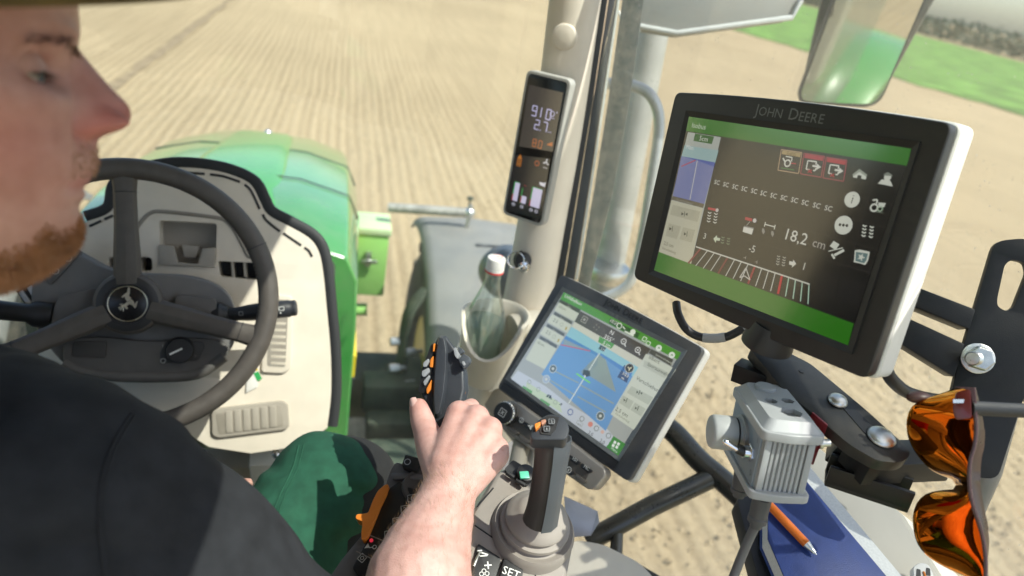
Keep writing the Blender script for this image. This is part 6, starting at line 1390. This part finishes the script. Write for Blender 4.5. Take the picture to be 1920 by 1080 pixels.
WID = smooth_tab([(420, 20), (400, 90), (350, 165), (280, 205), (200, 224), (100, 228), (0, 226), (-80, 226), (-150, 214), (-230, 192), (-300, 166), (-350, 146), (-397, 128), (-440, 110), (-480, 60), (-600, 40)], 6)
NW = smooth_tab([(20, 22), (-6, 24), (-60, 28), (-110, 38), (-140, 48), (-165, 46), (-182, 30), (-200, 60), (-230, 75), (-600, 75)], 6)
def ga(x, s): return math.exp(-(x / s) ** 2)
def face_pt(ph, z):
    xb, yw, xc = interp(BASE, z), interp(WID, z), -300
    if z > 300: xc = -300
    c, s_ = math.cos(ph), math.sin(ph); e = .82
    fr_ = xb - xc if c > 0 else 330
    x = xc + math.copysign(abs(c) ** e, c) * fr_; y = math.copysign(abs(s_) ** e, s_) * yw
    if z < -397 and c < 0: x += 0
    ay = abs(y)
    if c > 0:
        det = interp(PROF, z) - xb; w_ = interp(NW, z)
        if -182 < z < 20:
            k = max(0, 1 - (ay / (w_ * 1.95)) ** 2); x += det * ((k ** 1.1) * (1 - .5 * ga(z + 132, 30)) + .5 * ga(z + 132, 30) * ga(ay, 30))
            x += 46 * ga(ay - 46, 19) * ga(z + 144, 21)                       # wing of the nose
            x -= 20 * ga(ay - 80, 15) * ga(z + 146, 28)                       # crease behind it
            x -= 24 * ga(ay - 24, 11) * ga(z + 171, 8)                         # nostril
        else: x += det * ga(ay, w_)
        # socket, brow, lids, cheekbone, mouth corner
        x -= 50 * ga(ay - 118, 46) * ga(z + 64, 30); y -= math.copysign(14 * ga(x + 70, 40) * ga(z + 56, 30), y)
        x += 13 * ga(ay - 85, 65) * ga(z - 6, 18)
        x += 8 * ga(ay - 125, 55) * ga(z + 115, 34); y += math.copysign(7 * ga(x + 110, 55) * ga(z + 120, 40), y)
        x -= 9 * ga(ay - 82, 16) * ga(z + 262, 14); x -= 7 * ga(ay - 88, 20) * ga(z + 205, 40)
        x -= 7 * ga(ay - 35, 30) * ga(z + 300, 10)
    return x, y, z
def tint_face(x, y, z):
    c = V((.59, .33, .27)); red = V((.54, .17, .14)); ay = abs(y)
    r_ = .75 * ga(z + 140, 46) * max(0, min(1, (x + 5) / 60)) + .55 * ga(z + 165, 26) * ga(x - 10, 40) * (1 if ay < 90 else 0) + .42 * ga(x + 110, 80) * ga(z + 190, 75) + .30 * ga(z + 70, 45) * ga(x - 30, 40)
    c = c.lerp(red, min(.9, r_))
    lip = ga(z + 258, 15) * ga(ay, 74) if x > -60 else 0
    c = c.lerp(V((.47, .155, .14)), min(.85, lip * 1.1))
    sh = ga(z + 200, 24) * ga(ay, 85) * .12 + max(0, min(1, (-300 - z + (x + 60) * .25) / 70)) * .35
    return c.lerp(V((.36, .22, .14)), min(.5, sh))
def person():
    root = thing('person', 'bearded driver in brimmed hat, black T-shirt and green trousers gripping the lever', 'person', (.05, .3, 1.4))
    # right forearm and hand, fused into one skin
    g = G(); q = lambda x, y, d: P(x, y, d)
    fa = [((772, 1330, .56), .054), ((779, 1180, .595), .0525), ((786, 1090, .62), .0490), ((798, 1045, .637), .0435), ((810, 1010, .65), .0385), ((824, 975, .663), .0338), ((834, 945, .674), .0302), ((843, 915, .684), .0278), ((848, 890, .692), .0268)]
    for (a, ra), (b, rb) in zip(fa, fa[1:]): g.caps(q(*a), q(*b), ra, rb, 20)
    mc = [((836, 872, .690), (861, 776, .735), .0195, .0142), ((850, 872, .688), (893, 784, .726), .019, .0143), ((864, 876, .688), (918, 806, .716), .0185, .0138), ((874, 884, .688), (931, 842, .706), .017, .0130)]
    for a, b, ra, rb in mc: g.caps(q(*a), q(*b), ra, rb, 16); g.ball(q(*b) + (CAM - q(*b)).normalized() * .0015, rb * 1.05, 16, 10)
    for (a, b, _, _), (c, d, _, _) in zip(mc, mc[1:]):
        for t in (.3, .6, .88): g.caps(q(*a).lerp(q(*b), t), q(*c).lerp(q(*d), t), .0135, .0135, 12)
    fing = [[(861, 776, .735), (884, 763, .780), (872, 774, .822), (842, 786, .836)], [(893, 784, .726), (906, 797, .776), (884, 814, .812), (852, 820, .822)], [(918, 806, .716), (921, 828, .766), (892, 846, .796), (862, 850, .802)], [(931, 842, .706), (925, 866, .750), (896, 878, .774), (870, 878, .780)]]
    for f_, r_ in zip(fing, (.0112, .0112, .0106, .0096)):
        for i in range(3): g.caps(q(*f_[i]), q(*f_[i + 1]), r_ * (1 - .1 * i), r_ * (.92 - .1 * i), 14)
    th = [((832, 884, .692), .0215), ((812, 842, .716), .0180), ((798, 806, .738), .0142), ((791, 786, .747), .0134), ((785, 764, .755), .0108)]
    for (a, ra), (b, rb) in zip(th, th[1:]): g.caps(q(*a), q(*b), ra, rb, 16)
    g.caps(q(815, 850, .722), q(852, 812, .730), .0125, .0125, 12); g.caps(q(820, 862, .715), q(845, 840, .712), .016, .016, 12)
    g.caps(q(872, 905, .688), q(926, 852, .702), .019, .0165, 14); g.caps(q(856, 900, .690), q(905, 830, .705), .02, .015, 14)
    arm = fuse(g, 'arm', SKIN, None, .0017, 18, .6)
    rd = []
    for v in arm.data.vertices:
        p = v.co + arm.location; c = V((.66, .415, .365)); best = min((p - q(*b)).length for _, b, _, _ in mc); tipd = (p - q(784, 763, .755)).length
        c = c.lerp(V((.60, .30, .26)), .55 * math.exp(-(best / .017) ** 2) + .4 * math.exp(-(tipd / .016) ** 2)); rd.append(c)
    # torso, neck, legs, left arm: simple volumes under the clothes, same surface
    g = G()
    sh_r, sh_l, hip = q(-60, 900, .50), V((-.19, .40, 2.30)), V((.02, .26, 1.92))
    g.caps(hip, q(-190, 960, .52), .11, .09, 20); g.caps(q(-300, 930, .54), H(-470, -60, -330), .050, .050, 18); g.caps(q(-60, 960, .51), q(520, 1230, .56), .045, .045); g.caps(q(520, 1230, .56), q(772, 1330, .56), .047, .05)
    lh = [(-.19, .40, 2.28), (-.26, .42, 2.02), (-.02, .62, 2.02), (.10, .70, 2.03)]
    for a, b, ra, rb in zip(lh, lh[1:], (.05, .042, .03), (.042, .03, .026)): g.caps(a, b, ra, rb)
    tipL = P(468, 906, .86)
    for k in range(4): g.caps(V(lh[3]) + V((0, -.025 + k * .016, 0)), tipL + V((-.01, -.03 + k * .016, -.012 - .004 * k)), .010, .0085)
    g.caps(V(lh[3]) + V((.0, .02, .01)), tipL, .011, .0088)
    knee = P(606, 926, .95)
    g.caps((.12, .30, 1.90), knee, .075, .06); g.caps(knee, (.30, 1.0, 1.46), .055, .04); g.caps((-.1, .30, 1.90), (-.2, .72, 2.02), .075, .06); g.caps((-.2, .72, 2.02), (-.16, 1.0, 1.46), .055, .04)
    g.caps((.30, .97, 1.42), (.30, 1.12, 1.40), .04, .035); g.caps((-.16, .97, 1.42), (-.16, 1.12, 1.40), .04, .035)
    tor = fuse(g, 'torso', SKIN, None, .007, 4, .5)
    # head grid
    zs = [420 - i * 5 for i in range(185)]; phs = []
    for i in range(-84, 85):
        t = i / 84; phs.append(math.pi * (.35 * t + .65 * t ** 3))
    hv, hf, ht = [], [], []; n = len(phs)
    for z in zs:
        for ph in phs:
            x, y, zz = face_pt(ph, z)
            k = 0
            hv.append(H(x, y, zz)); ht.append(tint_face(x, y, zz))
    for j in range(len(zs) - 1):
        for i in range(n - 1): a = j * n + i; hf.append((a, a + 1, a + n + 1, a + n))
    # ears
    g2 = G()
    for s_ in (1, -1):
        g2.ball(H(-318, s_ * 232, -70), HS, 16, 10, hx * 52 - hz_ * 8, hy * 16, hz_ * 95)
        g2.tube(spl([H(-300, s_ * 240, 10), H(-340, s_ * 256, 20), H(-372, s_ * 258, -30), H(-360, s_ * 252, -90), H(-325, s_ * 240, -150)], 5), 9 * HS, 8)
    # join everything into one body mesh
    bm = bmesh.new(); cl = bm.loops.layers.float_color.new('tint'); loc = V((.1, .4, 2.2))
    def put(vs_, fs_, tints):
        bv = [bm.verts.new(p - loc) for p in vs_]
        for f_ in fs_:
            try: fc = bm.faces.new([bv[i] for i in f_])
            except ValueError: continue
            fc.smooth = True
            for lp, i in zip(fc.loops, f_): lp[cl] = (*tints[i], 1)
    put(hv, hf, ht)
    for o, tt in ((arm, rd), (tor, None)):
        vs_ = [v.co + o.location for v in o.data.vertices]; put(vs_, [tuple(p.vertices) for p in o.data.polygons], tt or [V((.57, .36, .29))] * len(vs_))
    put(g2.v, g2.f, [V((.55, .3, .24))] * len(g2.v))
    me = bpy.data.meshes.new('body'); bm.normal_update(); bm.to_mesh(me); bm.free(); me.materials.append(SKIN)
    body = bpy.data.objects.new('body', me); COL.objects.link(body); body.location = loc; adopt(body, root)
    for o in (arm, tor): bpy.data.objects.remove(o)
    # thumb nail
    tp = q(784, 763, .755); ax = (q(784, 763, .755) - q(791, 786, .747)).normalized(); nn = (CAM - tp).normalized(); nn = (nn - ax * nn.dot(ax) - rgt * .55).normalized(); sd_ = ax.cross(nn)
    g = G(); rows = []
    for i in range(6):
        t = i / 5; rows.append([tp + ax * (-.006 + .0135 * t) + sd_ * (.0058 * s_ * (1 - .25 * t ** 3)) + nn * (.0104 - .0030 * abs(s_) ** 2 - .0008 * t * t) for s_ in (-1, -.5, 0, .5, 1)])
    g.loft(rows, closed=False, cap=False); g.build('thumb_nail', pm('nail', (.62, .40, .36), .3, var=.05), body, ang=90)
    # eyes: ball, iris, lids, lashes
    ew, t, b = newmat('eye_white'); b.inputs['Base Color'].default_value = (.40, .33, .30, 1); b.inputs['Roughness'].default_value = .12
    for s_ in (1, -1):
        ec = H(-92, s_ * 120, -70); g = G(); g.ball(ec, 38 * HS, 24, 16); ey = g.build('eye', ew, body)
        ld = (hx * .93 + hy * (.18 * s_) - hz_ * .32).normalized(); x, y = frame_of(ld)
        g = G(); g.lathe(ec, ld, [(17 * HS, 34.5 * HS), (12 * HS, 37 * HS), (6 * HS, 38.6 * HS), (.1 * HS, 39 * HS)], 20); g.build('iris', pm('iris_blue', (.05, .07, .09), .1), ey)
        lid = G()
        def lidpt(el, az, r_): 
            d = hx * (math.cos(el) * math.cos(az)) + hy * (s_ * math.cos(el) * math.sin(az)) + hz_ * math.sin(el); return ec + d * r_ * HS
        azs = [R(-60 + 10 * i) for i in range(16)]
        up_ = [[lidpt(R(1 - 14 * (abs((a - R(12))) / R(72)) ** 2 + e * 22), a, 41.5 + (3 if e == 0 else 0) + e * 2) for a in azs] for e in (0, .3, 1, 2, 3)]
        lid.loft(up_, closed=False, cap=False)
        lo = [[lidpt(R(-30 + 12 * (abs((a - R(12))) / R(72)) ** 2 - e * 18), a, 41 + (2 if e == 0 else 0) + e * 2) for a in azs] for e in (0, .3, 1, 2)]
        lid.loft(lo, closed=False, cap=False)
        lo_ = lid.build('eyelids', pm('lid_skin', (.50, .27, .21), .5, sss=.2, var=.06), ey, ang=80)
        g = G(); rnd = random.Random(5)
        for i in range(70):
            a = R(-45 + 110 * i / 69); p0 = lidpt(R(0 - 13 * (abs((a - R(12))) / R(72)) ** 2), a, 45); d = (p0 - ec).normalized() + hx * .4 - hz_ * (.35 + .2 * rnd.random()) + hy * s_ * .2
            p1 = p0 + d.normalized() * (18 + 10 * rnd.random()) * HS; sdv = d.cross(hz_).normalized() * 1.5 * HS
            g.add([p0 - sdv, p0 + sdv, p1], [(0, 1, 2)])
        stuff(g.build('lashes', pm('lash', (.03, .02, .015), .6), ey, smooth=False))
    # hair tufts: beard, moustache, brows as real strands rooted in the skin
    def strands(name, spots, mat, label=None):
        g = G()
        for p, d, dn, L_, wd in spots:
            s_ = d.cross(hy if abs(d.dot(hy)) < .9 else hz_).normalized() * wd * HS
            m_ = p + d * L_ * .55 * HS; e = p + (d * .85 + dn * .75).normalized() * L_ * HS
            g.add([p - s_, p + s_, m_ + s_ * .7, m_ - s_ * .7, e], [(0, 1, 2, 3), (3, 2, 4)])
        o = g.build(name, mat, root, smooth=False); stuff(o); return o
    rnd = random.Random(9); spots = []; sp2 = []; br = []
    N_ = len(zs)
    def nrm(ph, z):
        a = V(face_pt(ph, z)); b = V(face_pt(ph + .02, z)); c = V(face_pt(ph, z + 3)); n_ = (b - a).cross(c - a)
        n_ = hx * n_.x + hy * n_.y + hz_ * n_.z; n_.normalize()
        out = hx * (a.x + 300) + hy * a.y; return n_ if n_.dot(out) > 0 else -n_
    while len(spots) < 12000:
        z = rnd.uniform(-520, -235); ph = rnd.uniform(-2.0, 2.0); x, y, _ = face_pt(ph, z)
        lim = -316 + min(0, x + 15) * .52 - (22 * ga(ay_ - 70, 30) if (ay_ := abs(y)) < 400 and x > -40 else 0)
        lim += 14 * noise.noise(V((x * .03, y * .03, 1)))
        dens = max(0.0, min(1, (lim - z) / 60 + .06 * (1 if lim + 60 > z else 0)))
        if z < -470: continue
        if rnd.random() > dens ** .8: continue
        n_ = nrm(ph, z); dn = (hz_ * -.8 + hx * .35 + hy * (.25 * math.copysign(1, y)) + V((rnd.gauss(0, .25), rnd.gauss(0, .25), rnd.gauss(0, .25)))).normalized()
        d = (n_ * (.55 + .3 * rnd.random()) + dn * .55).normalized(); spots.append((H(x, y, z), d, dn, (9 + 15 * rnd.random()) * (.45 + .55 * dens), .9))
    while len(sp2) < 420:
        z = rnd.uniform(-246, -186); ph = rnd.uniform(-.5, .5); x, y, _ = face_pt(ph, z)
        if abs(y) > 105 or (z > -200 and abs(y) > 80): continue
        n_ = nrm(ph, z); dn = (hz_ * -.9 + hy * (.5 * math.copysign(1, y)) + hx * .1).normalized(); sp2.append((H(x, y, z), (n_ * .4 + dn).normalized(), dn, 7 + 7 * rnd.random(), .55))
    while len(br) < 600:
        t = rnd.random(); ay = 30 + 135 * t; z = -26 + 24 * math.sin(min(1, t * 1.25) * 2.0) - 16 * t + rnd.gauss(0, 5.5)
        lo, hi = 0., 1.5
        for _ in range(18):
            md = (lo + hi) / 2
            if abs(face_pt(md, z)[1]) < ay: lo = md
            else: hi = md
        for s_ in (1, -1):
            x, y, _ = face_pt(lo * s_, z); n_ = nrm(lo * s_, z); dn = (hy * s_ * .9 - hx * .5 + hz_ * (.25 - .5 * t)).normalized(); br.append((H(x, y, z), (n_ * .35 + dn).normalized(), dn, 16 + 9 * rnd.random(), .9))
    BRD = pm('ginger_beard', (.33, .15, .06), .5, var=.25, vs=90); strands('beard', spots, BRD); strands('moustache', sp2, pm('fair_moustache', (.42, .26, .16), .5, var=.1, vs=90)); strands('eyebrows', br, pm('brow_hair', (.20, .12, .075), .55, var=.3, vs=90))
    g = G(); rows = []
    for z in (250, 200, 140, 80, 20, -40, -100, -150, -200):
        rows.append([(lambda f_: H(-300 + (f_[0] + 300) * 1.03, f_[1] * 1.03, f_[2]))(face_pt(R(88 + 184 * i / 24), z)) for i in range(25)])
    g.loft(rows, closed=False, cap=False); g.build('hair', pm('hair_brown', (.10, .05, .025), .6, var=.4, vs=200, bump=1, bs=900), root)
    hs = []
    ar = [v for v in body.data.vertices if False]
    for i in range(1500):
        t = rnd.random() * (len(fa) - 2); k = int(t) + 1 if t + 1 < len(fa) - 1 else len(fa) - 2; f_ = t - int(t)
        c0 = q(*fa[k][0]).lerp(q(*fa[k + 1][0]), f_); r_ = fa[k][1] + (fa[k + 1][1] - fa[k][1]) * f_; axd = (q(*fa[k + 1][0]) - q(*fa[k][0])).normalized()
        x_, y_ = frame_of(axd); a_ = rnd.uniform(0, 2 * math.pi); n_ = x_ * math.cos(a_) + y_ * math.sin(a_)
        if n_.dot(CAM - c0) < -.02: continue
        dn = (axd * .9 + n_.cross(axd) * .5 + V((rnd.gauss(0, .3), rnd.gauss(0, .3), rnd.gauss(0, .3)))).normalized(); hs.append((c0 + n_ * r_ * .985, (n_ * .4 + dn * .8).normalized(), dn, 20 + 14 * rnd.random(), .22))
    strands('arm_hair', hs, pm('arm_hair', (.26, .15, .08), .5, var=.2))
    # hat: felt crown, wide brim dipping to the camera side
    HB = H(-270, 0, 128); hn = (hz_ * .93 + hy * .41 - hx * .10).normalized(); ha = (hx - hn * hx.dot(hn)).normalized(); hb = hn.cross(ha); hb = hb if hb.dot(hy) > 0 else -hb
    FELT = pm('olive_felt', (.115, .078, .025), .9, var=.2, vs=40, bump=.6, bs=900)
    n = 64; rings = []
    for rr, dz in ((.62, 0), (.80, -.004), (1.0, -.001), (1.012, .001), (1.0, .0035), (.8, .001), (.62, .005)):
        rings.append([HB + (ha * (math.cos(2 * math.pi * i / n) * .152) + hb * (math.sin(2 * math.pi * i / n) * .128)) * rr + hn * (dz + .012 * rr ** 2 * math.cos(2 * 2 * math.pi * i / n) * -.4) for i in range(n)])
    g = G(); g.loft(rings, cap=False); hat = g.build('hat', FELT, root, ang=70)
    rings = []
    for rr, dz in ((.64, .002), (.645, .03), (.63, .07), (.58, .10), (.45, .115), (.2, .11), (.02, .108)): rings.append([HB + (ha * (math.cos(2 * math.pi * i / n) * .152) + hb * (math.sin(2 * math.pi * i / n) * .128)) * rr + hn * dz for i in range(n)])
    g = G(); g.loft(rings); g.build('hat_crown', FELT, hat, ang=70)
    # T-shirt: sleeve, shoulder, chest
    g = G(); c = [((-190, 960, .48), .115), ((-80, 930, .47), .102), ((60, 945, .47), .088), ((190, 985, .49), .080), ((300, 1040, .51), .074), ((400, 1115, .53), .068), ((520, 1230, .56), .066), ((640, 1320, .56), .064)]
    for (a, ra), (b, rb) in zip(c, c[1:]): g.caps(q(*a), q(*b), ra, rb, 20)
    g.caps(q(-190, 960, .5), hip, .125, .14, 24); g.caps(q(-60, 1010, .5), hip + V((.04, -.04, .1)), .10, .13, 20); g.caps(q(60, 1100, .5), hip + V((.06, 0, .15)), .085, .12, 20)
    g.caps(q(-190, 960, .5), (-.19, .40, 2.28), .115, .09, 20); g.caps((-.19, .40, 2.28), (-.25, .42, 2.1), .075, .065, 16); g.caps(q(-190, 900, .49), H(-400, 0, -540), .055, .05, 18)
    def wr(p, n_):
        a = noise.noise(V((p.x * 9 + p.z * 14, p.y * 9, p.z * 5))); b_ = noise.noise(p * 22); c_ = noise.noise(V((p.x * 26 - p.y * 14, p.z * 8, p.y * 20))); d_ = math.sin(55 * (p.x + .7 * p.z - .4 * p.y) + 7 * a) * max(0, noise.noise(V((p.x * 7, p.y * 7, p.z * 7 + 4))) + .15); return p + n_ * (.012 * abs(a) + .003 * b_ + .005 * max(0, c_) + .006 * d_)
    SH = pm('black_jersey', (.023, .0245, .0285), .92, var=.25, vs=50, bump=1.0, bs=1400, spec=.25)
    shirt = fuse(g, 't_shirt', SH, root, .0055, 8, .5, fn=wr)
    # trousers
    g = G(); g.caps((.13, .30, 1.90), knee, .098, .084, 24); g.ball(knee, .0845, 20, 14); g.caps(knee, (.30, 1.0, 1.46), .080, .075, 20); g.caps((-.1, .30, 1.90), (-.2, .72, 2.02), .098, .084, 20); g.caps((-.2, .72, 2.02), (-.16, 1.0, 1.46), .078, .075, 20); g.caps((-.1, .28, 1.90), (.13, .28, 1.90), .11, .11)
    def wr2(p, n_):
        a = noise.noise(V((p.x * 10, p.y * 16 + p.z * 18, 2))); d_ = math.sin(75 * (p.y * .8 + p.z - .3 * p.x) + 6 * a) * max(0, noise.noise(V((p.x * 9, p.y * 9, p.z * 9 + 2))) + .2); return p + n_ * (.010 * max(0, a) + .0018 * noise.noise(p * 30) + .0055 * d_)
    trs = fuse(g, 'trousers', pm('green_twill', (.022, .095, .058), .85, var=.18, vs=60, bump=.7, bs=1600, spec=.25), root, .006, 6, .5, fn=wr2)
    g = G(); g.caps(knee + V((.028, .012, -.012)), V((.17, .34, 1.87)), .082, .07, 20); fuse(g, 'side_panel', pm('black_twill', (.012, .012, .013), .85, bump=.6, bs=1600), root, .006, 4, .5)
    # seams sewn along sleeve and trouser leg: laid on the cloth itself
    from mathutils.bvhtree import BVHTree
    def seam(cloth, path, mat, r_=.0011):
        L0 = wpos(cloth); tr = BVHTree.FromPolygons([v.co + L0 for v in cloth.data.vertices], [tuple(p.vertices) for p in cloth.data.polygons]); pts = []
        for p in spl([(x, y, 0) for x, y in path], 10):
            d = ray(p.x, p.y).normalized(); h_ = tr.ray_cast(CAM, d)
            if h_[0] is not None: pts.append(h_[0] + h_[1] * .0004)
        if len(pts) > 3: g = G(); g.tube(pts, r_, 6); g.build('seam', mat, cloth)
    seam(shirt, [(246, 776), (205, 850), (186, 940), (196, 1080)], SH); seam(shirt, [(252, 779), (211, 852), (192, 941), (202, 1080)], SH, .0008)
    seam(trs, [(560, 836), (548, 880), (520, 940), (500, 1010)], MATS['green_twill']); seam(trs, [(570, 833), (557, 880), (529, 942), (509, 1014)], MATS['green_twill'], .0008)
    # boots
    for x in (.30, -.16):
        g = G(); g.caps((x, .97, 1.42), (x, 1.14, 1.405), .055, .045); g.caps((x, .97, 1.42), (x, .98, 1.55), .055, .055); fuse(g, 'boot', BLK, root, .008, 4, .5)
person()
